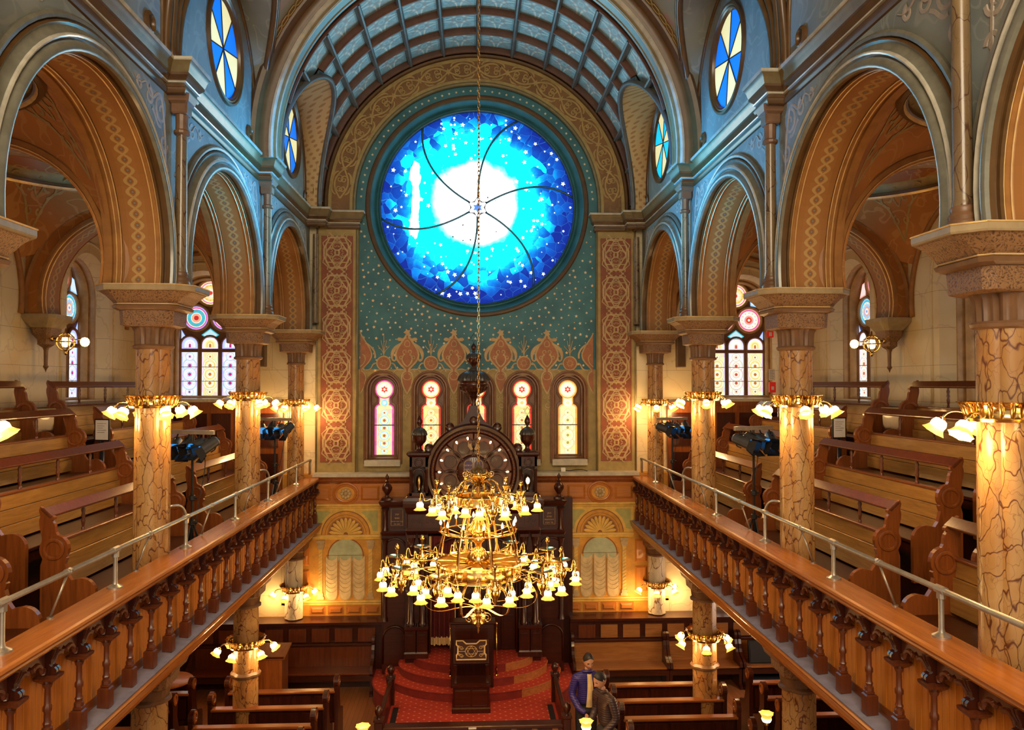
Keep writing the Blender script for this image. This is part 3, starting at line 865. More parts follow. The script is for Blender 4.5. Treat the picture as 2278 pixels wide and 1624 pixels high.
def tracery_window(name, T, lights, circles, far=False):
    # T maps local (a, z, d) -> world, d towards the room; local a in -.75 .. .75, z from 0
    win = empty(name, kind='structure')
    outl = arched(0, 1.5, 0, 2.05, 20)
    q = MB(); q.prism(outl, T, -.30, -.31, back=False); q.obj('backing_frame', M_['win_frame'], win)
    q = MB(); q.sweep(mitre_path(outl, True), [(.10, 0), (.10, .03), (.04, .04), (0, .01), (0, -.12), (-.04, -.10), (-.07, -.14), (-.07, -.30)], T, closed=True)
    q.obj('window_frame', M_['win_frame_lt'], win, smooth=40)
    for i, cx in enumerate((-.46, 0, .46)):
        mp = lambda a, z, d, cx=cx: T(cx + a, z, -.285 + d)
        q = MB(); light_pattern(q, .395, .05, 1.07, mp, LP[lights[i]]); q.obj('glass_pane', M_['glassp'], win)
        q = MB(); L = LP[lights[i]]
        q.face([q.addv(mp(a, z, 0)) for a, z in arched(0, .39, 1.15, 1.24, 10)], 0, L[1])
        for ri, c in ((.15, L[2]), (.12, L[0]), (.085, L[3]), (.05, L[4]), (.025, L[5])):
            q.face([q.addv(mp(a, z, .003 + (.15 - ri) * .05)) for a, z in arc(0, 1.24, ri, 0, PI, 10)] + [q.addv(mp(ri, 1.18, .003 + (.15 - ri) * .05)), q.addv(mp(-ri, 1.18, .003 + (.15 - ri) * .05))][::-1], 0, c)
        q.obj('glass_pane', M_['glassp'], win)
        q = MB(); q.sweep(mitre_path(arched(cx, .40, .03, 1.24, 10), True), [(.035, -.30), (.03, -.25), (0, -.24), (-.02, -.27)], T, closed=True); q.obj('light_frame', M_['win_frame'], win, smooth=40)
        q = MB()
        for zz in (.40, .73): q.box(-.195, .195, -.006, .006, zz - .006, zz + .006)
        q.v = [mp(x, z, .012 + y) for x, y, z in q.v]; q.obj('saddle_bar', M_['lead'], win)
    q = MB(); q.box(-.70, .70, -.02, .02, 1.08, 1.15); q.v = [T(x, z, -.265 + y) for x, y, z in q.v]; q.obj('transom', M_['win_frame'], win)
    for (cx, cz), cn in zip(((-.32, 1.86), (.32, 1.86), (0, 2.44)), circles):
        q = MB(); disc_rings(q, cx, cz, CIRC[cn], lambda a, z, d: T(a, z, -.283 + d), 0, 20, .1)
        for k in range(12):
            a = 2 * PI * k / 12
            q.poly([T(cx + .17 * cos(a) + .012 * cos(b), cz + .17 * sin(a) + .012 * sin(b), -.281) for b in (0, PI / 2, PI, 1.5 * PI)], 0, (.45, .25, .02))
        q.obj('glass_pane', M_['glassp'], win)
        q = MB(); q.sweep([((cx + .30 * cos(a), cz + .30 * sin(a)), (cos(a), sin(a))) for a in [2 * PI * k / 28 for k in range(28)]], [(.03, -.30), (.025, -.25), (0, -.23), (-.025, -.25), (-.03, -.29)], T, closed=True)
        q.obj('tracery_ring', M_['win_frame_lt'], win, smooth=40)
    for poly, c in (([(-.2, 1.47), (0, 1.62), (.2, 1.47), (.1, 1.40), (-.1, 1.40)], TEA), ([(-.66, 1.34), (-.55, 1.42), (-.66, 1.6)], BLU), ([(.66, 1.34), (.55, 1.42), (.66, 1.6)], BLU),
                    ([(-.62, 2.15), (-.36, 2.2), (-.34, 2.5), (-.5, 2.45)], PNK), ([(.62, 2.15), (.36, 2.2), (.34, 2.5), (.5, 2.45)], LBL)):
        q = MB(); q.face([q.addv(T(a, z, -.284)) for a, z in poly], 0, c)
        cxm = sum(p[0] for p in poly) / len(poly); czm = sum(p[1] for p in poly) / len(poly)
        q.face([q.addv(T(cxm + (a - cxm) * .82, czm + (z - czm) * .82, -.281)) for a, z in poly], 0, tuple(min(1, k * .5 + .5) for k in c))
        q.obj('glass_pane', M_['glassp'], win)
    return win
# five keyhole lights over the ark
wn = [2]
def keyhole_window(cx, style):
    win = empty('window_%d' % wn[0], kind='structure'); wn[0] += 1
    o = small_arch(cx)
    T = lambda a, z, d: endmap(cx + a, z, d)
    q = MB(); q.sweep(mitre_path(o, True), [(.09, 0), (.085, .035), (.05, .045), (.03, .02), (0, .02), (0, -.10), (-.03, -.08), (-.05, -.12), (-.06, -.20), (-.06, -.26)], lambda a, b, d: endmap(a, b, d), closed=True)
    q.obj('window_frame', M_['win_frame'], win, smooth=40)
    q = MB(); q.prism(o, endmap, -.26, -.27, back=False); q.obj('backing_frame', M_['win_frame'], win)
    g = lambda a, z, d: T(a, z, -.25 + d)
    q = MB(); light_pattern(q, .44, 4.88, 5.93, g, LP[style], .175); 
    q.obj('glass_pane', M_['glass_end'], win)
    q = MB(); L = LP[style]
    for sg in (-1, 1):
        q.face([q.addv(g(sg * x, z, 0)) for x, z in [(.09, 5.93)] + arc(.11, 5.93, .11, 0, PI / 2, 6) + [(.09, 6.04)]], 0, L[1])
        q.face([q.addv(g(sg * x, z, .001)) for x, z in [(.09, 5.93)] + arc(.10, 5.93, .085, 0, PI / 2, 6) + [(.09, 6.01)]], 0, L[0])
    for (x0, x1, z0, z1, c) in ((-.10, .10, 5.93, 6.22, L[0]), (-.13, -.10, 6.0, 6.22, L[1]), (.10, .13, 6.0, 6.22, L[1])):
        q.poly([g(x0, z0, 0), g(x1, z0, 0), g(x1, z1, 0), g(x0, z1, 0)], 0, c)
    disc_rings(q, 0, 6.07, [(.11, L[2]), (.08, L[3]), (.04, L[4])], g, .004, 12)
    q.obj('glass_pane', M_['glass_end'], win)
    q = MB(); disc_rings(q, 0, 6.38, [(.215, L[1]), (.185, L[0]), (.15, WHT), (.07, L[0])], g, .006, 20)
    q.face([q.addv(g(x, z, .009)) for x, z in star6(0, 6.38, .085)], 0, RED)
    q.face([q.addv(g(x, z, .011)) for x, z in circ(0, 6.38, .028, 10)], 0, WHT)
    q.obj('glass_pane', M_['glass_end'], win)
    q = MB()
    key = [(-.23, 4.87), (.23, 4.87)] + arc(.13, 5.95, .10, 0, PI / 2, 6) + [(.13, 6.20)] + arc(0, 6.38, .225, rad(-52), rad(232), 24) + [(-.13, 6.20)] + arc(-.13, 5.95, .10, PI / 2, PI, 6)
    q.sweep(mitre_path(key, True), [(.05, -.262), (.045, -.235), (.0, -.225), (-.006, -.248)], lambda a, z, d: T(a, z, d), closed=True); q.obj('light_frame', M_['win_frame'], win, smooth=40)
    q = MB(); q.box(-.22, .22, -.008, .008, 5.55, 5.57); q.v = [g(x, z, .012 + y) for x, y, z in q.v]; q.obj('saddle_bar', M_['lead'], win)
    q = MB(); q.box(-.40, .40, 0, .22, 4.66, 4.79); q.v = [endmap(cx + x, z, y - .03) for x, y, z in q.v]; q.obj('window_sill', M_['dust'], win)
for cx, stl in zip(WX, ('blue', 'amber', 'amber', 'amber', 'lemon')): keyhole_window(cx, stl)

# ------------------------------------------------------------------ arcades
def arch_pts(yc, R_, zc, zs, n=40):
    a0 = math.asin((zc - zs) / R_)
    return arc(yc, zc, R_, PI + a0, -a0, n)          # from low-y springing over to high-y springing
def roundel(s, yc, zc, name, blue='roundel_blue', R_=.70):
    win = empty(name, (s * XW, yc, zc), kind='structure')
    mp = lambda a, b, d: (-s * d, a, b)
    q = MB()
    ring_sweep('roundel_frame', [(R_ + .12, 0), (R_ + .115, .045), (R_ + .08, .05), (R_ + .06, .03), (R_ + .04, .035), (R_ + .02, .02), (R_ + .01, -.02), (R_ - .005, -.05)], M_['moulding_dark'], win, mp, 48)
    for k in range(8):
        a0, a1 = rad(k * 45 + 22.5 - 11), rad(k * 45 + 67.5 - 11)
        q = MB(); P = [(0, 0)] + arc(0, 0, R_, a0, a1, 8)
        q.prism(P, mp, -.03, -.042)
        q.obj('glass_pane', M_[blue if k % 2 == 0 else 'roundel_cream'], win)
        q = MB(); q.box(0, R_, -.008, .008, -.006, .006)
        q.v = [mp(x * cos(a0) - y * sin(a0), x * sin(a0) + y * cos(a0), -.025 + z) for x, y, z in q.v]
        q.obj('glazing_bar', M_['lead'], win)
    return win
def stack(q, secs, mi=0, c=(0, 0)):
    # loft of chamfered rectangles: (half x, half y, chamfer, z)
    b = len(q.v)
    for hx, hy, ch, z in secs:
        for x, y in ((hx - ch, -hy), (hx, -hy + ch), (hx, hy - ch), (hx - ch, hy), (-hx + ch, hy), (-hx, hy - ch), (-hx, -hy + ch), (-hx + ch, -hy)):
            q.v.append((c[0] + x, c[1] + y, z))
    for k in range(len(secs) - 1):
        for i in range(8):
            j = (i + 1) % 8
            q.face([b + 8 * k + i, b + 8 * k + j, b + 8 * k + 8 + j, b + 8 * k + 8 + i], mi)
    q.face([b + i for i in range(8)][::-1], mi); q.face([b + 8 * (len(secs) - 1) + i for i in range(8)], mi)
quat = lambda a, z: .90 + .15 * abs(cos(2 * a)) ** .55
wno = [7]
def scroll_spray(q, cx, cz, sx, mp, k=1.0):
    # a corner spray of acanthus scrolls filling the spandrel between arch and cornice
    P = lambda pts: [(cx + sx * x * k, cz + z * k) for x, z in pts]
    W = .055 * k
    for x, z, r, a, t in ((.22, -.20, .17, PI / 2, -1.3), (.56, -.13, .11, PI / 2, 1.2), (.82, -.09, .075, PI / 2, -1.2), (.12, -.55, .12, PI, 1.3), (.08, -.86, .085, PI, -1.2), (.05, -1.12, .06, PI, 1.2)):
        q.ribbon(P(spiral(x, z, r, r * .2, a, t, 20)), [W * (1 - .5 * i / 20) for i in range(21)], mp, .006)
    q.ribbon(P(bez((.02, -1.3), (.14, -1.0), (-.02, -.6), (.22, -.02), 14)), W * .7, mp, .006)
    q.ribbon(P(bez((.22, -.02), (.4, .04), (.45, -.28), (.62, -.04), 10) + bez((.62, -.04), (.72, .06), (.76, -.18), (.98, -.03), 8)[1:]), [W * (.9 - .04 * i) for i in range(19)], mp, .006)
    q.ribbon(P(bez((.22, -.38), (.34, -.42), (.36, -.28), (.48, -.24), 8)), W * .8, mp, .006)

arcade = {}
CORN = (('cornice_bed', [(.0, 10.0), (.02, 10.01), (.035, 10.04), (.035, 10.07), (.015, 10.085), (.015, 10.12)], 'moulding_dark'),
        ('cornice_bead', [(.015, 10.12), (.04, 10.125), (.045, 10.14), (.03, 10.155)], 'bead'),
        ('cornice_ogee', [(.03, 10.155), (.05, 10.17), (.075, 10.20), (.085, 10.205), (.085, 10.235)], 'moulding_dark'),
        ('cornice_cove', [(.085, 10.235), (.095, 10.26), (.105, 10.30), (.125, 10.345), (.14, 10.36)], 'cornice_paint'),
        ('cornice_lip', [(.14, 10.36), (.15, 10.37), (.15, 10.40), (.135, 10.41), (0, 10.42)], 'bead'))
for s in (-1, 1):
    nm = 'wall_left' if s < 0 else 'wall_right'
    W_ = empty(nm, kind='structure'); arcade[s] = W_
    front = MB(); back = MB()
    spr = MB()
    for b_ in range(4):
        y0, y1 = YC[b_], YC[b_ + 1]; yc = (y0 + y1) / 2
        if b_ == 3: y1 = YW
        A = arch_pts(yc, RA, ZC, SPR)
        for q, x, top in ((front, XW, 10.3), (back, XB, 10.0)):
            q.holes([(y0, SPR)] + A + [(y1, SPR), (y1, top), (y0, top)], [], lambda a, b, x=x: (s * x, a, b))
        mp = lambda a, b, d: (s * d, a, b)
        P = norm_path(A)
        P = [(p, (-n[0], -n[1])) for p, n in P]           # outward from the opening
        for nm_, pr_, mt_ in (('archivolt_roll', [(.34, 3.80), (.345, 3.765), (.32, 3.74), (.29, 3.745), (.275, 3.77)], 'moulding_grey'), ('archivolt_fillet', [(.275, 3.77), (.27, 3.735), (.255, 3.73)], 'moulding_dark'),
                              ('archivolt_cove', [(.255, 3.73), (.23, 3.745), (.20, 3.74), (.175, 3.715), (.165, 3.69)], 'moulding_grey'), ('archivolt_bead', [(.165, 3.69), (.16, 3.672), (.145, 3.665), (.13, 3.672), (.125, 3.69)], 'bead'),
                              ('archivolt_band', [(.125, 3.69), (.11, 3.70), (.10, 3.68), (.07, 3.655), (.03, 3.65), (.01, 3.66), (0, 3.69)], 'moulding_grey')):
            q = MB(); q.sweep(P, pr_, mp); q.obj(nm_, M_[mt_], W_, smooth=40)
        q = MB(); q.sweep(P, [(0, 3.69), (0, 3.73), (.03, 3.735), (.03, 3.765), (0, 3.77), (0, 3.80)], mp); q.obj('arch_moulding', M_['moulding_dark'], W_, smooth=30)
        q = MB(); q.sweep(P, [(0, 3.80), (.012, 3.82), (.012, 3.86), (0, 3.875)], mp); q.obj('arch_soffit', M_['soffit_brown'], W_, smooth=30)
        q = MB(); q.sweep(P, [(.012, 3.875), (.012, 4.245)], mp, uv=True); q.obj('guilloche_band', M_['guilloche'], W_)
        q = MB(); q.sweep(P, [(0, 4.245), (.012, 4.26), (.012, 4.30), (0, 4.31), (0, 4.33), (.03, 4.335), (.03, 4.36), (0, 4.365), (0, 4.46), (.08, 4.47), (.1, 4.44), (.22, 4.44), (.24, 4.42)], mp); q.obj('arch_moulding', M_['soffit_brown'], W_, smooth=30)
        for xx in (3.802, 3.862, 4.258, 4.312):
            q = MB(); q.sweep(P, [(.004, xx - .006), (-.006, xx), (.004, xx + .006)], mp); q.obj('gilded_line', M_['gold_line'], W_)
        # painted scrolls in the spandrels
        smap = lambda a, b, d: (s * (XW - d), a, b)
        if b_ < 4:
            scroll_spray(spr, y0 + .12, 9.93, 1, smap, 1.0); scroll_spray(spr, YC[b_ + 1] - .12, 9.93, -1, smap, 1.0)
    front.obj('wall_face', M_['olive'], W_); back.obj('wall_face', M_['aisle_vault'], W_)
    spr.obj('painted_scroll', M_['strap_grey'], W_)
    # clerestory wall with roundels
    q = MB()
    RYC = [(YC[i] + YC[i + 1]) / 2 for i in range(3)] + [15.92]
    hs = [circ(RYC[i], 11.5, .72, 40) for i in range(4)]
    q.holes([(1.0, 10.3), (YW, 10.3), (YW, 13.2), (1.0, 13.2)], hs, lambda a, b: (s * XW, a, b))
    q.obj('wall_face', M_['olive'], W_)
    for i in range(1, 4):
        roundel(s, RYC[i], 11.5, 'window_%d' % wno[0], 'roundel_cyan' if (s > 0 and i == 3) else 'roundel_blue'); wno[0] += 1
    # small round vents
    for yv in (5.1, 9.0, 12.95, 17.25):
        q = MB(); q.lathe([(.13, .0), (.13, .03), (.10, .05), (.085, .03), (.08, -.0)], 16, T=Matrix.Rotation(-s * PI / 2, 4, 'Y'), c=(s * XW, yv, 10.62)); q.obj('vent_ring', M_['moulding_dark'], W_, smooth=40)
        q = MB(); q.lathe([(0, .004), (.085, .004)], 16, T=Matrix.Rotation(-s * PI / 2, 4, 'Y'), c=(s * XW, yv, 10.62)); q.obj('vent_hole', M_['moulding_dark'], W_)
    # cornice with break-outs over the columns
    path = [(XW, 1.0)]
    for yk in YC[:-1]:
        path += [(XW, yk - .20), (XW - .21, yk - .20), (XW - .21, yk + .20), (XW, yk + .20)]
    path += [(XW, YW - .48), (XW - .21, YW - .48), (XW - .21, YW)]
    mpc = lambda a, b, d: (s * a, b, d)
    prof = [(.0, 10.02), (.02, 10.03), (.03, 10.08), (.012, 10.09), (.012, 10.13), (.05, 10.15), (.06, 10.20), (.085, 10.22), (.09, 10.27), (.11, 10.29), (.13, 10.36), (.14, 10.37), (.14, 10.40), (0, 10.42)]
    for nm_, pr_, mt_ in CORN:
        q = MB(); q.sweep([(p, (-n[0], -n[1])) for p, n in mitre_path(path)], pr_, mpc); q.obj(nm_, M_[mt_], W_, smooth=30)
    # engaged colonnettes between abacus and break-out
    for yk in YC[:-1]:
        if yk < 3: continue
        q = MB(); c = (s * 3.68, yk, 0)
        q.lathe([(.085, 7.86), (.08, 7.9), (.074, 7.92), (.071, 8.6), (.066, 9.55)], 12, c)
        q.obj('colonnette', M_['olive_shaft'], W_, smooth=40)
        q = MB(); q.lathe([(.12, 7.68), (.12, 7.74), (.105, 7.76), (.11, 7.79), (.09, 7.82), (.095, 7.85), (.085, 7.87)], 12, c); q.obj('colonnette_base', M_['capital'], W_, smooth=40)
        q = MB(); q.lathe([(.066, 9.55), (.09, 9.57), (.09, 9.60), (.07, 9.62), (.07, 9.72), (.075, 9.8)], 12, c, fn=lambda a, z: 1 + .06 * cos(12 * a))
        stack(q, [(.085, .09, .02, 9.80), (.10, .10, .02, 9.82), (.10, .10, .02, 9.92), (.125, .13, .02, 9.95), (.13, .135, .02, 9.97), (.15, .17, .02, 10.03)], c=(s * 3.69, yk)); q.obj('colonnette_capital', M_['capital'], W_)

# end-wall imposts and springers
for s in (-1, 1):
    q = MB()
    path = [(s * 3.70, 17.44), (s * 3.40, 17.44), (s * 3.40, 17.74), (s * 2.70, 17.74), (s * 2.70, 17.9)]
    fl = 1 if s < 0 else -1
    for nm_, pr_, mt_ in CORN:
        q = MB(); q.sweep([(p, (n[0] * fl, n[1] * fl)) for p, n in mitre_path(path)], pr_, lambda a, b, d: (a, b, d)); q.obj(nm_, M_[mt_], arcade[s], smooth=30)
    q = MB(); q.box(s * 2.70, s * 3.80, 17.74, 17.9, 10.3, 10.41); q.box(s * 3.4, s * 3.8, 17.44, 17.9, 10.3, 10.41); q.obj('impost_top', M_['moulding'], arcade[s])
    # engaged half shaft at the wall
    q = MB(); q.lathe([(.085, 7.86), (.07, 7.92), (.062, 9.85)], 12, (s * 3.62, 17.6, 0)); q.obj('colonnette', M_['olive_shaft'], arcade[s], smooth=40)

# ------------------------------------------------------------------ vaults
ceiling = empty('ceiling', kind='structure')
LUN = [((YC[i] + YC[i + 1]) / 2 - .14, 1.80, 10.9) for i in range(3)] + [(15.60, 1.72, 10.78)]
def zl(y, only=None):
    for i, (yc, r, zc) in enumerate(LUN):
        if abs(y - yc) < r: return zc + sqrt(r * r - (y - yc) ** 2)
    return None
def th0(y, R_):
    z = zl(y)
    return math.asin(min(1, (z - ZV) / R_)) if z else 0.0
def vpt(y, th, R_, s=1): return (s * R_ * cos(th), y, ZV + R_ * sin(th))
def vault_half(y0, y1, R_, s, mat_, name, n=60, base=10.38):
    q = MB(); nth = 20
    ys = [y0 + (y1 - y0) * i / n for i in range(n + 1)]
    for yc, r, zc in LUN:
        for e in (yc - r, yc + r):
            if y0 < e < y1: ys += [e - .004, e + .004]
    ys = sorted(ys); rows = []
    for y in ys:
        t0 = th0(y, R_)
        t0 = t0 if zl(y) else math.asin((base - ZV) / R_)
        rows.append([q.addv(vpt(y, t0 + (PI / 2 - t0) * j / nth, R_, s)) for j in range(nth + 1)])
    for i in range(len(ys) - 1):
        for j in range(nth): q.face([rows[i][j], rows[i + 1][j], rows[i + 1][j + 1], rows[i][j + 1]])
    return q.obj(name, mat_, ceiling, smooth=50)
def lunette_hood(i, R_, s, mat_, trim):
    yc, r, zc = LUN[i]; q = MB(); n = 36; nr = 5
    edge = []
    pts = [(yc - r, 10.4 + (zc - 10.4) * k / 4) for k in range(4)] + arc(yc, zc, r, PI, 0, n) + [(yc + r, zc - (zc - 10.4) * k / 4) for k in range(1, 5)]
    rows = []
    for y, z in pts:
        sa = (z - ZV) / R_
        xb = R_ * sqrt(max(0, 1 - sa * sa)); edge.append((s * (xb - .01), y, z))
        rows.append([q.addv((s * (XW + (xb - XW) * k / nr), y, z)) for k in range(nr + 1)])
    for a in range(len(rows) - 1):
        for k in range(nr): q.face([rows[a][k], rows[a + 1][k], rows[a + 1][k + 1], rows[a][k + 1]])
    q.obj('lunette_hood', mat_, ceiling, smooth=50)
    q = MB(); q.tube(edge, .055, 7); q.obj('lunette_rib', trim, ceiling, smooth=True)
    q = MB(); q.tube([(s * XW, y, z) for y, z in [(yc + (y - yc) * .975, z) for y, z in pts]], .04, 6); q.obj('lunette_rib', M_['moulding_dark'], ceiling, smooth=True)
    if i < 3:
        q = MB(); q.tube([(x - s * .02, yc + (y - yc) * 1.07, z + (.07 if z > zc else 0)) for x, y, z in edge], .045, 7); q.obj('lunette_rib', M_['moulding_dark'], ceiling, smooth=True)
RN = 3.78
for s in (-1, 1):
    vault_half(1.0, 13.75, RN, s, M_['nave_vault'], 'nave_vault', 130)
    for i in range(3): lunette_hood(i, RN, s, M_['olive'], M_['moulding_dark'])
    vault_half(13.75, 17.9, 3.64, s, M_['coffer_side'], 'coffer_backing', 60)
    lunette_hood(3, 3.5, s, M_['hood'], M_['coffer_rib'])
# transverse ribs
for yk in (13.55,):
    P = [((3.45 * cos(a), ZV + 3.45 * sin(a)), (cos(a), sin(a))) for a in [rad(-4 + 188 * k / 72) for k in range(73)]]
    mpt = lambda a, b, d: (a, d, b)
    for nm_, pr, mt_ in (('rib_roll', [(.42, -.40), (.36, -.44), (.29, -.42), (.26, -.36), (.24, -.30)], 'moulding_dark'), ('rib_hollow', [(.24, -.30), (.20, -.27), (.15, -.26), (.12, -.25)], 'moulding_dark'),
                         ('rib_bead', [(.12, -.25), (.10, -.28), (.065, -.285), (.04, -.26), (.035, -.23)], 'bead'), ('rib_face', [(.035, -.23), (.02, -.22), (.0, -.20), (0, -.17)], 'moulding'),
                         ('rib_bead', [(0, -.17), (-.012, -.16), (-.012, -.14), (0, -.13)], 'bead'), ('rib_soffit', [(0, -.13), (.015, -.12), (.015, .12), (0, .13), (0, .19), (.05, .20), (.2, .22)], 'moulding')):
        q = MB(); q.sweep(P, [(n, yk + d) for n, d in pr], mpt); q.obj(nm_, M_[mt_], ceiling, smooth=40)
    for sgn, d0 in ((-1, .55),):
        q = MB()
        for k in range(44):
            a = rad(20 + 140 * (k + .5) / 44)
            mpv = lambda u, v, d: vpt(yk + sgn * (d0 + v), u / RN, RN - .01 - d)
            u = a * RN; st_ = rad(140 / 44) * RN
            yy = yk + sgn * d0
            if zl(yy) and ZV + RN * sin(a) < zl(yy) + .12: continue
            q.ribbon([(u - st_ * .6, 0), (u - st_ * .3, .055), (u + st_ * .3, .055), (u + st_ * .6, 0), (u + st_ * .3, -.055), (u - st_ * .3, -.055)], .022, mpv, .006, closed=True)
        q.obj('painted_chain', M_['strap_dim'], ceiling)
# coffers
yb = [13.98 + k * .915 for k in range(5)]
NJ = 14
for k in range(5):
    q = MB()
    n = 84; rows = []
    for j in range(n + 1):
        th = PI * j / n
        y = yb[k]; z_ = ZV + 3.5 * sin(th)
        lim = max([zl(yy) or 0 for yy in (y - .05, y, y + .05)])
        if z_ < lim or z_ < 10.4: 
            rows.append(None); continue
        rows.append([q.addv((r * cos(th), yy, ZV + r * sin(th))) for r, yy in ((3.63, y - .05), (3.5, y - .05), (3.47, y - .02), (3.47, y + .02), (3.5, y + .05), (3.63, y + .05))])
    for j in range(n):
        if rows[j] and rows[j + 1]:
            for i in range(5): q.face([rows[j][i], rows[j + 1][i], rows[j + 1][i + 1], rows[j][i + 1]])
    q.obj('coffer_rib', M_['coffer_side'], ceiling)
for j in range(NJ + 1):
    th = PI * j / NJ
    q = MB(); n = 40; prev = None
    if j in (0, NJ): continue
    for i in range(n + 1):
        y = 13.98 + 3.7 * i / n; z_ = ZV + 3.5 * sin(th); lim = zl(y) or 0
        if z_ < lim + .02: prev = None; continue
        cur = []
        for r, w_ in ((3.63, -.05), (3.50, -.05), (3.455, -.018), (3.455, .018), (3.50, .05), (3.63, .05)):
            t2 = th + w_ / 3.5
            cur.append(q.addv((r * cos(t2), y, ZV + r * sin(t2))))
        if prev:
            for k in range(5): q.face([prev[k], cur[k], cur[k + 1], prev[k + 1]])
        prev = cur
    if q.f: q.obj('coffer_beam', M_['coffer_rib'], ceiling)
for k in range(4):
    for j in range(NJ):
        t0, t1 = PI * j / NJ + .012, PI * (j + 1) / NJ - .012
        y0, y1 = yb[k] + .045, yb[k + 1] - .045
        q = MB(); nn = 8; ok = {}
        for a in range(nn + 1):
            y = y0 + (y1 - y0) * a / nn
            tl = th0(y, 3.6) if zl(y) else 0
            lo, hi = t0, t1
            if j < NJ / 2: lo = min(max(lo, tl), hi)
            else: hi = max(min(hi, PI - tl), lo)
            for b in range(nn + 1):
                th = lo + (hi - lo) * b / nn
                ok[a, b] = q.addv((3.60 * cos(th), y, ZV + 3.60 * sin(th)), (-1 + 2 * a / nn, -1 + 2 * (th - t0) / (t1 - t0), 0))
            ok[a] = hi - lo > 1e-3
        for a in range(nn):
            if not (ok[a] or ok[a + 1]): continue
            for b in range(nn): q.face([ok[a, b], ok[a + 1, b], ok[a + 1, b + 1], ok[a, b + 1]])
        if q.f: q.obj('coffer_panel', M_['coffer'], ceiling, smooth=True)

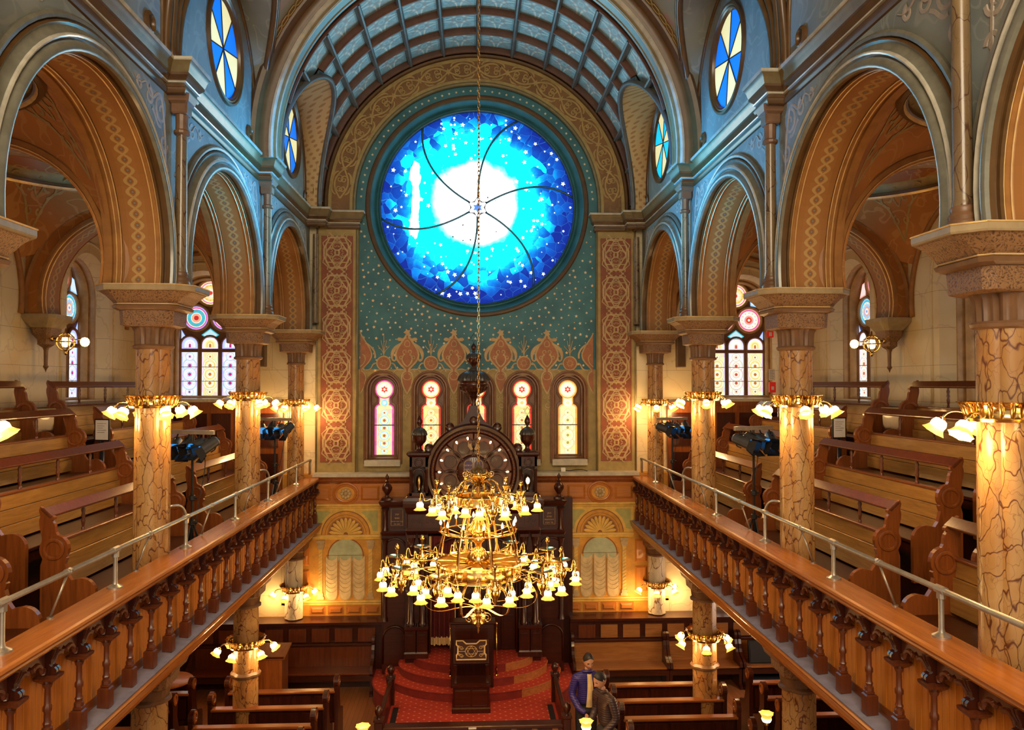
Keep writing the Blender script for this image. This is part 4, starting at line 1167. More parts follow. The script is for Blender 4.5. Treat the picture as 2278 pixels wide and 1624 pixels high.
# ------------------------------------------------------------------ aisle vaults, outer walls
win_no = [20]
for s in (-1, 1):
    side = 'left' if s < 0 else 'right'
    AV = empty('aisle_ceiling', kind='structure')
    hx = (XO - XB) / 2; xc = s * (XO + XB) / 2
    for b_ in range(4):
        y0, y1 = YC[b_] + .28, (YC[b_ + 1] - .28 if b_ < 3 else YW); yc = (y0 + y1) / 2; hy = (y1 - y0) / 2
        R2 = hx * hx + hy * hy; rr = 1.50; zc = 7.95
        q = MB(); n = 64; nr = 8; rows = []
        for i in range(n):
            a = 2 * PI * i / n
            rm_ = min(hx / max(abs(cos(a)), 1e-6), hy / max(abs(sin(a)), 1e-6))
            rows.append([q.addv((xc + r * cos(a), yc + r * sin(a), zc + sqrt(max(0, R2 - r * r)))) for r in [rr + (rm_ - rr) * k / nr for k in range(nr + 1)]])
        # add exact corners by denser sampling is unnecessary: ribs cover the seams
        for i in range(n):
            for k in range(nr): q.face([rows[i][k], rows[(i + 1) % n][k], rows[(i + 1) % n][k + 1], rows[i][k + 1]])
        q.obj('pendentive', M_['aisle_vault'], AV, smooth=60)
        zr = zc + sqrt(R2 - rr * rr); c = (xc, yc, zr)
        q = MB(); q.lathe([(rr + .06, -.05), (rr + .03, -.09), (rr - .02, -.10), (rr - .03, -.07), (rr - .07, -.06), (rr - .08, -.02)], 56, c); q.obj('dome_ring', M_['moulding_dark'], AV, smooth=40)
        q = MB(); q.lathe([(rr - .025, -.104), (rr - .04, -.09), (rr - .05, -.062)], 56, c); q.obj('gilded_line', M_['gold_line'], AV, smooth=40)
        q = MB(); q.lathe([(rr - .08, -.04), (rr - .05, .02), (rr - .08, .09), (rr - .12, .12)], 56, c); q.obj('dome_cove', M_['olive_plain'], AV, smooth=50)
        q = MB(); q.lathe([(rr - .12, .12), (rr - .14, .26), (rr - .22, .40)], 56, c); q.obj('dome_frieze', M_['dome_frieze'], AV, smooth=60)
        q = MB(); q.lathe([(rr - .22, .40), (rr - .235, .385), (rr - .25, .41)], 56, c); q.obj('gilded_line', M_['gold_line'], AV, smooth=60)
        q = MB(); q.lathe([(rr - .25, .41), (rr - .40, .60), (.70, .76), (.35, .84), (0, .87)], 48, c); q.obj('dome_sky', M_['navy'], AV, smooth=60)
        q = MB(); rs = random.Random(b_)
        for k in range(26):
            a = 2 * PI * k / 26 + rs.uniform(-.08, .08); t = rs.uniform(.2, .8)
            r, zz = rr - .25 - .15 * t, .41 + .19 * t
            q.poly([(xc + (r - .012 - .15 / .24 * pz) * cos(a + px / r), yc + (r - .012 - .15 / .24 * pz) * sin(a + px / r), zr + zz + .19 / .24 * pz) for px, pz in star5(0, 0, .055, rs.uniform(0, 1))])
        q.obj('painted_star', M_['star'], AV, kind='stuff')
        # arabesque sprays on the pendentives
        q = MB()
        for sx in (-1, 1):
            for sy in (-1, 1):
                def pen(u, v, d, sx=sx, sy=sy):
                    base = math.atan2(sy * hy, sx * hx)
                    rad_ = 2.22 - v; a = base + u / max(rad_, .4)
                    return (xc + (rad_) * cos(a), yc + rad_ * sin(a), zc + sqrt(max(0, R2 - rad_ * rad_)) - .012 - d)
                for sg in (-1, 1):
                    P = lambda pts: [(sg * u, v) for u, v in pts]
                    q.ribbon(P(bez((0, .12), (.12, .3), (.10, .4), (.22, .55), 10)), .035, pen, .004)
                    q.ribbon(P(spiral(.14, .62, .13, .03, -PI / 2, 1.1, 14)), .034, pen, .004)
                    q.ribbon(P(bez((.22, .55), (.4, .62), (.36, .75), (.52, .78), 8)), [.034 - .003 * i for i in range(9)], pen, .004)
                    q.ribbon(P(spiral(.36, .76, .075, .02, 0, 1.1, 10)), .028, pen, .004)
                    q.ribbon(P(bez((0, .5), (.08, .6), (.08, .72), (0, .80), 8)), .026, pen, .004)
                    q.ribbon(P(spiral(.07, .33, .06, .02, PI / 2, -1, 10)), .026, pen, .004)
        q.obj('painted_scroll', M_['strap_dim'], AV)
    # arches across the aisle with their wall plates
    for k in range(1, 4):
        yk = YC[k]; xa = (XB + XO - .22) / 2; Rx = 1.40
        A = arch_pts(xa, Rx, ZC, SPR, 36)
        P = [(p, (-n[0], -n[1])) for p, n in norm_path(A)]
        mpa = lambda a, b, d: (s * a, d, b)
        q = MB(); q.sweep(P, [(.34, yk - .28), (.30, yk - .30), (.26, yk - .25), (.12, yk - .25), (.10, yk - .285), (.05, yk - .28), (.03, yk - .25), (0, yk - .23)], mpa); q.obj('aisle_arch_moulding', M_['soffit_brown'], AV, smooth=35)
        q = MB(); q.sweep(P, [(0, yk - .185), (0, yk + .185)], mpa, uv=True); q.obj('guilloche_band', M_['guilloche'], AV)
        q = MB(); q.sweep(P, [(0, yk + .185), (0, yk + .22), (.05, yk + .28), (.12, yk + .25), (.3, yk + .28)], mpa); q.sweep(P, [(0, yk - .23), (0, yk - .185)], mpa); q.obj('aisle_arch_moulding', M_['soffit_brown'], AV, smooth=35)
        for dd in (-.255, -.20):
            q = MB(); q.sweep(P, [((.03 if dd < -.22 else 0) + .003, yk + dd - .012), (-.008 + (.03 if dd < -.22 else 0), yk + dd), (.003 + (.03 if dd < -.22 else 0), yk + dd + .012)], mpa); q.obj('gilded_line', M_['gold_line'], AV)
        q = MB()
        for dy in (-.255, .255):
            q.holes([(XB, SPR)] + A + [(XO, SPR), (XO, 9.75), (XB, 9.75)], [], lambda a, b: (s * a, yk + dy, b))
        q.obj('aisle_arch_wall', M_['aisle_vault'], AV)
    # outer wall: thick, with arched window recesses
    OW = empty('outer_wall_%s' % side, kind='structure')
    centres = [(YC[i] + YC[i + 1]) / 2 for i in range(1, 4)]; centres[-1] = 15.70
    q = MB(); ZS = 6.17
    q.holes([(-2, 4.0), (YW, 4.0), (YW, 10.3), (-2, 10.3)], [[(a + c, z + ZS) for a, z in arched(0, 1.7, 0, 2.05, 20)] for c in centres], lambda a, b: (s * XO, a, b))
    q.obj('wall_face', M_['ashlar'], OW)
    for c in centres:
        q = MB(); o = [(a + c, z + ZS) for a, z in arched(0, 1.7, 0, 2.05, 20)]
        i2 = [(a + c, z + ZS) for a, z in arched(0, 1.5, .02, 2.05, 20)]
        n = len(o)
        for p in o: q.v.append((s * XO, p[0], p[1]))
        for p in i2: q.v.append((s * (XO + .28), p[0], p[1]))
        for i in range(n): q.face([i, (i + 1) % n, n + (i + 1) % n, n + i])
        q.obj('window_reveal', M_['ashlar'], OW)
        q = MB(); q.tube([(s * XO, a + c, z + ZS) for a, z in [(-1.05, 0), (-1.05, 1.0), (-1.05, 2.05)] + arc(0, 2.05, 1.05, PI, 0, 20) + [(1.05, 1.0), (1.05, 0)]], .03, 6); q.obj('wall_roll', M_['ashlar'], OW, smooth=True)
        tracery_window('window_%d' % win_no[0], lambda a, z, d: (s * (XO + .26 - d), c + s * a * -1, z + ZS), ('blue', 'gold', 'blue') if False else ('white', 'gold', 'violet'), ('blue', 'blue', 'white')); win_no[0] += 1
    # formeret ribs on the outer wall
    for b_ in range(1, 4):
        yc = (YC[b_] + YC[b_ + 1]) / 2
        q = MB(); q.tube([(s * (XO - .02), a, b) for a, b in arch_pts(yc, 1.62, ZC, SPR, 32)], .05, 7); q.obj('wall_rib', M_['soffit_brown'], AV, smooth=True)
    # chair rail and wainscot
    q = MB(); q.box(s * (XO - .05), s * XO, -2, YW, 4.0, 6.02); q.obj('wainscot', M_['wood_palex'], OW)
    q = MB(); q.box(s * (XO - .09), s * XO, -2, YW, 6.0, 6.10); q.obj('wainscot_rail', M_['wood_red'], OW)
    # aisle end wall with its traceried window
    EW = empty('aisle_end_wall_%s' % side, kind='structure')
    wx = s * 6.17
    q = MB(); hole = [(wx + a, z + ZS) for a, z in arched(0, 1.66, 0, 2.05, 20)]
    q.holes([(s * 3.6, 3.4), (s * XO, 3.4), (s * XO, 10.3), (s * 3.6, 10.3)] if s > 0 else [(s * XO, 3.4), (s * 3.6, 3.4), (s * 3.6, 10.3), (s * XO, 10.3)], [hole], lambda a, b: (a, YW - .06, b))
    q.obj('wall_face', M_['ashlar'], EW)
    q = MB(); n = len(hole); i2 = [(wx + a, z + ZS) for a, z in arched(0, 1.5, .02, 2.05, 20)]
    for p in hole: q.v.append((p[0], YW - .06, p[1]))
    for p in i2: q.v.append((p[0], YW + .22, p[1]))
    for i in range(n): q.face([i, (i + 1) % n, n + (i + 1) % n, n + i])
    q.obj('window_reveal', M_['ashlar'], EW)
    q = MB(); q.tube([(wx + a, YW - .07, z + ZS) for a, z in arc(0, 2.05, 1.0, PI, 0, 20)], .035, 6); q.obj('wall_roll', M_['ashlar'], EW, smooth=True)
    tracery_window('window_%d' % win_no[0], lambda a, z, d: (wx + a, YW + .20 - d, z + ZS), ('violet', 'gold', 'violet') if s < 0 else ('gold', 'white', 'gold'), ('teal', 'teal', 'gold') if s < 0 else ('white', 'white', 'gold')); win_no[0] += 1
    q = MB(); q.tube([(s * a, YW - .1, b) for a, b in arch_pts((XB + XO) / 2, 1.5, ZC, SPR, 32)], .05, 7); q.obj('wall_rib', M_['soffit_brown'], EW, smooth=True)
    q = MB(); q.box(s * 4.35, s * XO, YW - .16, YW - .05, GF - .2, 6.0); q.obj('wainscot', M_['wood_red_z'], EW)
    q = MB(); q.box(s * 4.35, s * XO, YW - .20, YW - .05, 6.0, 6.1); q.obj('wainscot_rail', M_['wood_red_z'], EW)
    for k in range(6):
        x0 = 4.45 + k * .52
        for z0, z1 in ((4.3, 4.95), (5.1, 5.85)):
            q = MB(); q.prism([(s * x0, z0), (s * (x0 + .42), z0), (s * (x0 + .42), z1), (s * x0, z1)], lambda a, b, d: (a, YW - .16 - d, b), .02, 0); q.obj('panel', M_['wood_dark'], EW)
    # corbels where the aisle arches land on the outer wall
    for k in range(1, 4):
        cb = empty('corbel', (s * (XO - .22), YC[k], 0), kind='structure')
        q = MB(); stack(q, [(.30, .36, .08, SPR), (.30, .36, .08, SPR - .06), (.22, .28, .06, SPR - .16), (.18, .24, .06, SPR - .22)][::-1]); q.obj('abacus', M_['abacus'], cb)
        q = MB(); stack(q, [(.17, .22, .05, SPR - .22), (.15, .2, .05, SPR - .34), (.10, .13, .04, SPR - .42), (.10, .13, .04, SPR - .50), (.05, .06, .02, SPR - .55)][::-1]); q.obj('corbel_block', M_['carved'], cb)
        q = MB(); q.lathe([(.0, SPR - .98), (.02, SPR - .92), (.045, SPR - .88), (.03, SPR - .85), (.035, SPR - .6), (.055, SPR - .55)], 10); q.obj('drop_finial', M_['capital'], cb, smooth=40)
# ------------------------------------------------------------------ galleries
def sname(s): return 'left' if s < 0 else 'right'
TIER = [3.72, 4.21, 4.70, 5.12]
TX = [4.34, 5.06, 5.80, 6.56]
SECT = [(3.0, 7.75), (8.85, 12.30), (13.20, 17.08)]
for s in (-1, 1):
    G = empty('gallery_floor_%s' % sname(s), kind='structure')
    q = MB(); q.box(s * 3.66, s * XO, 1.5, YW, 3.22, GF); q.obj('floor_slab', M_['wood_red'], G)
    for i in range(4):
        q = MB(); q.box(s * TX[i], s * XO, 1.5, YW, (TIER[i - 1] if i else GF), TIER[i]); q.obj('tier_step', M_['wood_dark'], G)  # dark wood also stands in for gap shade below the pews
        if i:
            for a, b in ((7.9, 8.7), (12.42, 13.08)):
                q = MB(); q.box(s * (TX[i] - .30), s * TX[i], a, b, TIER[i - 1], TIER[i] - .25); q.obj('stair_tread', M_['wood_dark'], G)
    q = MB(); q.box(s * 3.7, s * XO, 1.5, YW, 3.16, 3.22); q.obj('gallery_soffit', M_['wood_honey_y'], G)

# ---- balustrades
bal_mesh = {}
def build_balustrade(s):
    B = empty('balustrade', (0, 0, 0), label='%s gallery balustrade of bracketed balusters before honey wood boarding' % sname(s), category='balustrade', group='gallery balustrades', kind='thing')
    y0, y1 = 1.6, 17.72
    ext = lambda a, b, d: (s * a, d, b)
    def run(name, prof, mat_, close=True):
        q = MB(); n = len(prof)
        for y in (y0, y1):
            for a, b in prof: q.v.append((s * a, y, b))
        for i in range(n):
            j = (i + 1) % n; q.face([i, j, n + j, n + i])
        q.face(list(range(n))); q.face(list(range(n, 2 * n))[::-1])
        return q.obj(name, mat_, B)
    run('cap_rail', [(3.83, 4.33), (3.83, 4.43), (3.81, 4.45), (3.50, 4.45), (3.475, 4.44), (3.465, 4.42), (3.475, 4.40), (3.49, 4.395), (3.485, 4.375), (3.51, 4.365), (3.515, 4.345), (3.54, 4.33)], M_['wood_honey_y'])
    run('ledge', [(3.74, 3.34), (3.74, 3.46), (3.64, 3.46), (3.46, 3.435), (3.46, 3.34)], M_['ledge'])
    run('fascia_moulding', [(3.74, 3.18), (3.74, 3.42), (3.455, 3.42), (3.445, 3.438), (3.43, 3.438), (3.42, 3.42), (3.43, 3.40), (3.45, 3.39), (3.445, 3.365), (3.46, 3.355), (3.455, 3.32), (3.475, 3.31), (3.475, 3.28), (3.52, 3.25), (3.56, 3.19), (3.57, 3.18)], M_['wood_honey_y'])
    run('panel_backing', [(3.72, 3.4), (3.72, 4.36), (3.69, 4.36), (3.69, 3.4)], M_['wood_red'])
    # matchboards
    pm = MB(); pm.v = []; 
    w_ = .0935
    for a, yy in ((3.692, 0), (3.672, .004), (3.668, .010), (3.668, w_ - .010), (3.672, w_ - .004), (3.692, w_)):
        for z in (3.45, 4.35): pm.v.append((s * a, yy, z))
    for i in range(5): pm.face([2 * i, 2 * i + 2, 2 * i + 3, 2 * i + 1])
    first = None
    for i in range(int((y1 - y0) / w_)):
        if first is None: first = pm.obj('board', M_['wood_honey'], B, loc=(0, y0, 0))
        else:
            c = first.copy(); C.objects.link(c); c.location = (0, y0 + i * w_, 0); c.parent = B
    # balusters
    q = MB(); T = lambda x, y, z: (s * x, y, z)
    def bx(mb, a0, a1, yy, z0, z1, ch=.01): mb.bbox(*(sorted((s * a0, s * a1))), -yy, yy, z0, z1, ch)
    bx(q, 3.515, 3.625, .05, 3.445, 3.64, .012)
    bx(q, 3.525, 3.60, .036, 3.64, 3.67, .006)
    q.lathe([(.042, 3.67), (.042, 3.70), (.028, 3.715), (.036, 3.74), (.027, 3.76), (.027, 3.83), (.037, 3.845), (.037, 3.875), (.026, 3.89), (.024, 4.02), (.034, 4.035), (.042, 4.06), (.03, 4.075)], 8, (s * 3.565, 0, 0))
    stack(q, [(.045, .045, .012, 4.07), (.085, .09, .02, 4.105), (.09, .095, .02, 4.125), (.06, .06, .015, 4.135)], c=(s * 3.56, 0))
    b0 = q.obj('baluster', M_['wood_mid'], B, smooth=35)
    q = MB()
    for yy in (-.034, .006):                       # twin scrolled console under the rail
        prof = [(3.62, 4.13)] + bez((3.52, 4.13), (3.46, 4.14), (3.465, 4.20), (3.53, 4.21), 5) + bez((3.53, 4.21), (3.57, 4.23), (3.50, 4.26), (3.49, 4.345), 6) + [(3.64, 4.345)]
        q.prism(prof, lambda a, b, d: (s * a, d, b), yy, yy + .028)
    q.box(s * 3.53, s * 3.64, -.024, .024, 4.11, 4.34)
    q.obj('bracket', M_['wood_dark'], b0)
    q = MB(); hp = .257
    half = [(0.02, 4.10), (.045, 4.115), (.06, 4.15), (.055, 4.185), (.085, 4.18)] + bez((.085, 4.18), (.10, 4.25), (.17, 4.275), (.215, 4.235), 6)[1:] + [(.225, 4.26), (.257, 4.285), (.257, 4.35), (.02, 4.35)]
    for sg in (-1, 1):
        q.prism([(sg * y, z) for y, z in half], lambda a, b, d: (s * d, a, b), 3.575, 3.625)
        q.tube([(s * 3.572, sg * y, z) for y, z in half[2:-3]], .022, 6)
    q.obj('cusped_arch', M_['wood_mid'], b0)
    ks = [2.0 + i * .514 for i in range(31)]
    b0.location = (0, ks[0], 0)
    for k in ks[1:]:
        copy_tree(b0, B, (0, k, 0))
    return B
for s in (-1, 1): build_balustrade(s)

# ---- pipe hand rails on the caps
for s in (-1, 1):
    R_ = empty('hand_rail', (0, 0, 0), label='%s galvanised pipe hand rail standing on the gallery balustrade cap' % sname(s), category='railing', group='gallery hand rails', kind='thing')
    xr = s * 3.70
    q = MB(); q.tube([(xr, 1.6, 4.83), (xr, 17.5, 4.83), (s * 3.70, 17.6, 4.82), (s * 3.72, 17.62, 4.74), (s * 3.72, 17.62, 4.45)], .026, 8); q.obj('pipe', M_['steel'], R_, smooth=True)
    for y in ((4.2, 6.22, 8.12, 10.06, 12.1, 14.0, 16.2)):
        q = MB(); q.lathe([(.075, 4.45), (.075, 4.465), (.055, 4.475), (.03, 4.49), (.022, 4.52), (.022, 4.80)], 10, (xr, y, 0)); q.obj('post', M_['steel'], R_, smooth=40)
        q = MB(); q.tube([(xr, y - .06, 4.83), (xr, y + .06, 4.83)], .036, 8); q.lathe([(.036, 4.76), (.036, 4.82)], 8, (xr, y, 0)); q.obj('post_fitting', M_['steel'], R_, smooth=40)
    for y in (5.2, 7.2, 8.95, 11.0, 13.0, 15.1):
        q = MB(); q.tube([(xr, y, 4.83), (xr + s * .10, y - .10, 4.46)], .011, 6); q.lathe([(.03, 4.45), (.03, 4.462)], 8, (xr + s * .10, y - .10, 0)); q.obj('brace_rod', M_['steel'], R_, smooth=True)
        q = MB(); q.tube([(xr, y - .035, 4.83), (xr, y + .035, 4.83)], .033, 8); q.obj('brace_clamp', M_['steel'], R_, smooth=True)
    for yk in YC[2:4]:
        q = MB(); q.tube(bez((xr, yk + .35, 4.83), (xr + s * .02, yk + .3, 4.98), (xr + s * .02, yk + .2, 5.02), (s * 3.82, yk + .08, 5.0), 8), .016, 6); q.obj('column_tie', M_['steel'], R_, smooth=True)

# ---- columns
ORD = {1: 'nearest', 2: 'second', 3: 'third', 4: 'farthest'}
def upper_column(s, k):
    y = YC[k] if k < 4 else 17.42
    kk = 1.0 if k < 4 else .84
    col = empty('column', (s * XC, y, 0), label={1: 'veined marble column nearest the viewer on the %s gallery, cut by the picture edge', 2: 'second veined marble column from the viewer along the %s gallery rail', 3: 'third veined marble column from the viewer along the %s gallery rail', 4: 'slim veined marble column of the %s gallery against the end wall'}[k] % sname(s), category='column', group='gallery arcade columns', kind='thing')
    z0 = GF
    q = MB(); q.lathe([(.205 * kk, z0 + .30), (.20 * kk, 5.5), (.19 * kk, 6.95)], 48, fn=quat); q.obj('shaft', M_['marble'], col, smooth=50)
    q = MB(); stack(q, [(.29, .29, .05, z0), (.29, .29, .05, z0 + .14), (.25, .25, .05, z0 + .17)]); q.lathe([(.25, z0 + .17), (.26, z0 + .20), (.23, z0 + .24), (.24, z0 + .27), (.205, z0 + .31)], 20); q.obj('base', M_['marble'], col, smooth=35)
    q = MB(); q.lathe([(.19 * kk, 6.92), (.225 * kk, 6.935), (.232 * kk, 6.96), (.21 * kk, 6.98)], 32, fn=quat); q.obj('neck_ring', M_['capital'], col, smooth=40)
    q = MB(); q.lathe([(.198 * kk, 6.97), (.20 * kk, 7.05), (.205 * kk, 7.14), (.235 * kk, 7.21)], 80, fn=lambda a, z: quat(a, z) * (1 + .05 * cos(20 * a))); q.obj('fluted_neck', M_['capital'], col, smooth=60)
    q = MB(); stack(q, [(.26, .25, .08, 7.19), (.31, .28, .07, 7.205), (.32, .285, .07, 7.38)]); q.obj('capital_block', M_['carved'], col)
    q = MB(); stack(q, [(.33, .30, .07, 7.38), (.375, .335, .07, 7.40), (.385, .345, .07, 7.43), (.36, .32, .07, 7.445)]); q.obj('capital_moulding', M_['capital'], col)
    q = MB(); stack(q, [(.36, .32, .08, 7.44), (.39, .345, .09, 7.48), (.46, .38, .12, 7.55), (.54, .40, .16, 7.595), (.55, .41, .16, 7.61)]); q.obj('abacus_flare', M_['carved'], col)
    q = MB(); stack(q, [(.575, .425, .17, 7.605), (.58, .43, .17, 7.62), (.58, .43, .17, 7.665), (.565, .415, .17, 7.68)]); q.obj('abacus', M_['abacus'], col)
    for zz, hx, hy, ch in ((7.45, .372, .332, .08), (7.672, .582, .432, .17)):
        q = MB(); stack(q, [(hx, hy, ch, zz - .006), (hx + .006, hy + .006, ch, zz), (hx, hy, ch, zz + .008)]); q.obj('gilded_line', M_['gold_line'], col)
    return col
def lower_column(s, k):
    y = YC[k] if k < 4 else 17.36
    z0 = 0 if k < 4 else 1.40
    pale = k == 4
    col = empty('column', (s * XC, y, 0), label='%s column under the %s gallery, %s' % (ORD[k], sname(s), 'pale marble standing on the wainscot ledge' if pale else 'dark painted marble on the main floor'), category='column', group='columns under the galleries', kind='thing')
    mt = M_['marble_pale'] if pale else M_['marble']
    r = .185 if pale else .205
    q = MB(); q.lathe([(r, z0 + (.02 if pale else .3)), (r * .97, 2.72)], 32, fn=quat); q.obj('shaft', mt, col, smooth=50)
    if not pale:
        q = MB(); stack(q, [(.29, .29, .05, 0), (.29, .29, .05, .2), (.25, .25, .05, .3)]); q.obj('base', mt, col)
        q = MB(); q.lathe([(r, 1.50), (r + .03, 1.52), (r + .04, 1.56), (r + .005, 1.6)], 24, fn=quat); q.obj('shaft_ring', M_['capital'], col, smooth=40)
    q = MB(); q.lathe([(r, 2.68), (r + .035, 2.70), (r + .035, 2.73), (r + .01, 2.75)], 24, fn=quat); q.obj('neck_ring', M_['capital'], col, smooth=40)
    q = MB(); q.lathe([(r + .01, 2.74), (r + .03, 2.88)], 48, fn=lambda a, z: 1 + .035 * cos(20 * a)); q.obj('fluted_neck', M_['capital'], col, smooth=60)
    q = MB(); stack(q, [(.23, .23, .06, 2.87), (.27, .27, .07, 2.9), (.28, .28, .06, 3.04), (.34, .34, .08, 3.06), (.36, .36, .08, 3.12), (.36, .36, .08, 3.16)]); q.obj('capital_block', M_['carved'], col)
    return col
for s in (-1, 1):
    for k in (1, 2, 3, 4): upper_column(s, k)
    for k in (2, 3, 4): lower_column(s, k)

# ---- rings of tulip lamps round the columns
def tulip(q, mi=0, k=1.0, T=None):
    prof = [(.018, 0), (.045, -.012), (.058, -.04), (.056, -.07), (.066, -.095), (.082, -.115)]
    fn = lambda a, z: 1 + (.10 * cos(7 * a) if z < -.09 else 0)
    q.lathe([(r * k, z * k) for r, z in prof], 21, T=T, fn=lambda a, z: 1 + (.10 * cos(7 * a) if z < -.09 * k else 0), mi=mi)
q = MB(); tulip(q, k=1.05); TUL = q.obj('tulip_shade', M_['tulip'], None, smooth=True)
def lamp_ring(s, k, z, n=6, rot=0.2, upper=True):
    y = YC[k] if k < 4 else (17.42 if upper else 17.36)
    rc = .21 if k < 4 else .19
    L = empty('column_lamp_ring', (s * XC, y, z), rot, label='brass lamp ring with lit tulip shades on the %s %s column %s' % (ORD[k], sname(s), 'of the gallery' if upper else 'below the gallery'), category='lamp', group='column lamp rings', kind='thing')
    q = MB(); q.lathe([(rc, -.06), (rc + .06, -.055), (rc + .07, -.03), (rc + .055, -.01), (rc + .06, .04), (rc + .085, .08), (rc + .12, .095)], 48, fn=lambda a, z: 1 + (.035 * cos(16 * a) if z > .04 else 0)); q.obj('crown_band', M_['brass'], L, smooth=50)
    q = MB()
    for i in range(24):
        a = 2 * PI * i / 24
        q.tube([((rc + .055) * cos(a), (rc + .055) * sin(a), -.03), ((rc + .075) * cos(a), (rc + .075) * sin(a), .045), ((rc + .11) * cos(a), (rc + .11) * sin(a), .085)], [.014, .02, .008], 5)
    q.obj('leaf_crest', M_['brass_dark'], L, smooth=True)
    for i in range(n):
        a = 2 * PI * i / n
        ex = Vector((cos(a), sin(a), 0)); p0 = ex * (rc + .05); p1 = ex * (rc + .22) + Vector((0, 0, -.05))
        q = MB(); q.tube(bez(tuple(p0), tuple(p0 + ex * .08 + Vector((0, 0, .03))), tuple(p1 + Vector((0, 0, .07)) - ex * .03), tuple(p1), 6), .011, 6); q.lathe([(.02, -.0), (.028, -.03)], 8, tuple(p1 + Vector((0, 0, .02)))); arm = q.obj('arm', M_['brass'], L, smooth=True)
        ax = (ex * .55 + Vector((0, 0, -.83))).normalized()
        g = TUL.copy(); C.objects.link(g); g.parent = L; g.location = p1; g.rotation_euler = (-ax).to_track_quat('Z', 'Y').to_euler()
    for sg in (-1, 1):
        o = point('ring_lamp_light', (s * XC + sg * .46, y - .12, z - .22), 30 if upper else 17, WARM, .12); o.parent = L; o.matrix_parent_inverse = Matrix.LocRotScale((s * XC, y, z), Matrix.Rotation(rot, 3, 'Z'), None).inverted()
    return L
for s in (-1, 1):
    for k in (1, 2, 3, 4):
        lamp_ring(s, k, 6.27 if k < 4 else 6.08, 6, .35 if s > 0 else .15)
    lamp_ring(s, 3, 2.06, 6, .3, False); lamp_ring(s, 4, 2.05, 6, .3, False)

bpy.data.objects.remove(TUL)

# ---- pews
def end_panel(name='end_panel', scroll=True, low=False):
    # outline in (a, z); a: 0 = back plane, negative = towards the sitter
    q = MB()
    out = [(-.50, 0), (-.50, .45)] + arc(-.34, .50, .16, PI, PI / 2, 6)[0:] + [(-.24, .64), (-.20, .70), (-.17, .82), (-.19, .88)] + arc(-.05, .98, .155, rad(215), rad(-35), 14) + [(.07, .87), (.09, .8), (.09, 0)]
    q.prism(out, lambda a, b, d: (a, d, b), -.03, .03)
    return q
def make_pew(L, loc, rz, label, group, spind=3, tall=True, cap=True):
    P = empty('pew', loc, rz, label=label, category='pew', group=group, kind='thing')
    q = MB(); q.bbox(-.44, -.02, .03, L - .03, .42, .46, .006); q.obj('seat', M_['wood_dark'], P)  # dark wood also paints in the shade lying on the seats
    q = MB(); q.box(-.40, -.37, .03, L - .03, .30, .42); q.obj('seat_apron', M_['wood_dark'], P)
    for i in range(3):
        z0 = .48 + i * .175
        dx = .02 + .03 * i
        q = MB(); q.bbox(dx - .03, dx, .03, L - .03, z0, z0 + .172, .003); q.obj('back_board', M_['wood_pale'], P)
    q = MB(); q.bbox(.03, .12, .03, L - .03, 1.0, 1.03, .008); q.obj('back_cap', M_['wood_red'], P)
    for yy in (0, L):
        e = end_panel().obj('end_panel', M_['wood_red_z'], P, loc=(0, yy, 0))
        for sg in (-1, 1):
            q = MB(); q.lathe([(.12, 0), (.12, .015), (.10, .022), (.082, .016), (.075, -.004), (0, -.004)], 20, T=Matrix.Rotation(-sg * PI / 2, 4, 'X'), c=(-.05, sg * .031, .98)); q.obj('medallion', M_['wood_red_z'], e, smooth=40)
        q = MB()
        out = bez((-.12, 1.10), (-.02, 1.16), (-.10, 1.22), (-.02, 1.29), 6) + [(-.05, 1.30), (-.05, 1.325), (.10, 1.445), (.115, 1.40)] + bez((.10, 1.34), (.14, 1.24), (.07, 1.16), (.08, 1.05), 6)
        q.prism(out, lambda a, b, d: (a, d, b), -.026, .026); q.obj('scroll_bracket', M_['wood_red_z'], P, loc=(0, yy, 0))
    T = Matrix.Translation((.03, 0, 1.375)) @ Matrix.Rotation(-.75, 4, 'Y')
    q = MB(); q.bbox(-.068, .068, -.04, L + .04, -.018, .018, .008, T=T); q.obj('book_rail', M_['wood_mid'], P)
    for i in range(1, spind + 1):
        q = MB(); q.lathe([(.022, 1.03), (.022, 1.06), (.014, 1.07), (.02, 1.1), (.026, 1.14), (.018, 1.17), (.026, 1.2), (.018, 1.23), (.026, 1.27), (.014, 1.31), (.022, 1.33), (.022, 1.37)], 8, (.07, L * i / (spind + 1), 0)); q.obj('spindle', M_['wood_mid'], P, smooth=40)
    return P
ROWX = [4.72, 5.47, 6.22, 6.97]
RN_ = ['first', 'second', 'third', 'fourth']; SN_ = ['near', 'middle', 'far']
src = {}
for s in (-1, 1):
    for si, (a, b) in enumerate(SECT):
        for r in range(4):
            L = b - a
            lab = '%s gallery pew, %s row up from the balustrade, %s section' % (sname(s), RN_[r], SN_[si])
            y = a if s > 0 else b
            if si not in src:
                src[si] = make_pew(L, (s * ROWX[r], y, TIER[r]), 0 if s > 0 else PI, lab, 'gallery pews')
            else: copy_tree(src[si], None, (s * ROWX[r], y, TIER[r]), 0 if s > 0 else PI, lab)
# dark cabinets in the cross aisles at the top, low bench ends by the rail
for s in (-1, 1):
    q = MB(); q.bbox(-.28, .28, -.27, .27, 0, .95, .01); cb = q.obj('cabinet', M_['wood_dark'], None, loc=(s * 7.15, 12.75, TIER[3]))
    tag(cb, 'dark wooden cabinet between pew ends against the %s outer wall' % sname(s), 'cabinet', None, 'thing')
    q = MB(); q.bbox(-.30, .30, -.29, .29, .95, .99, .008); q.obj('cabinet_top', M_['olive_plain'], cb)
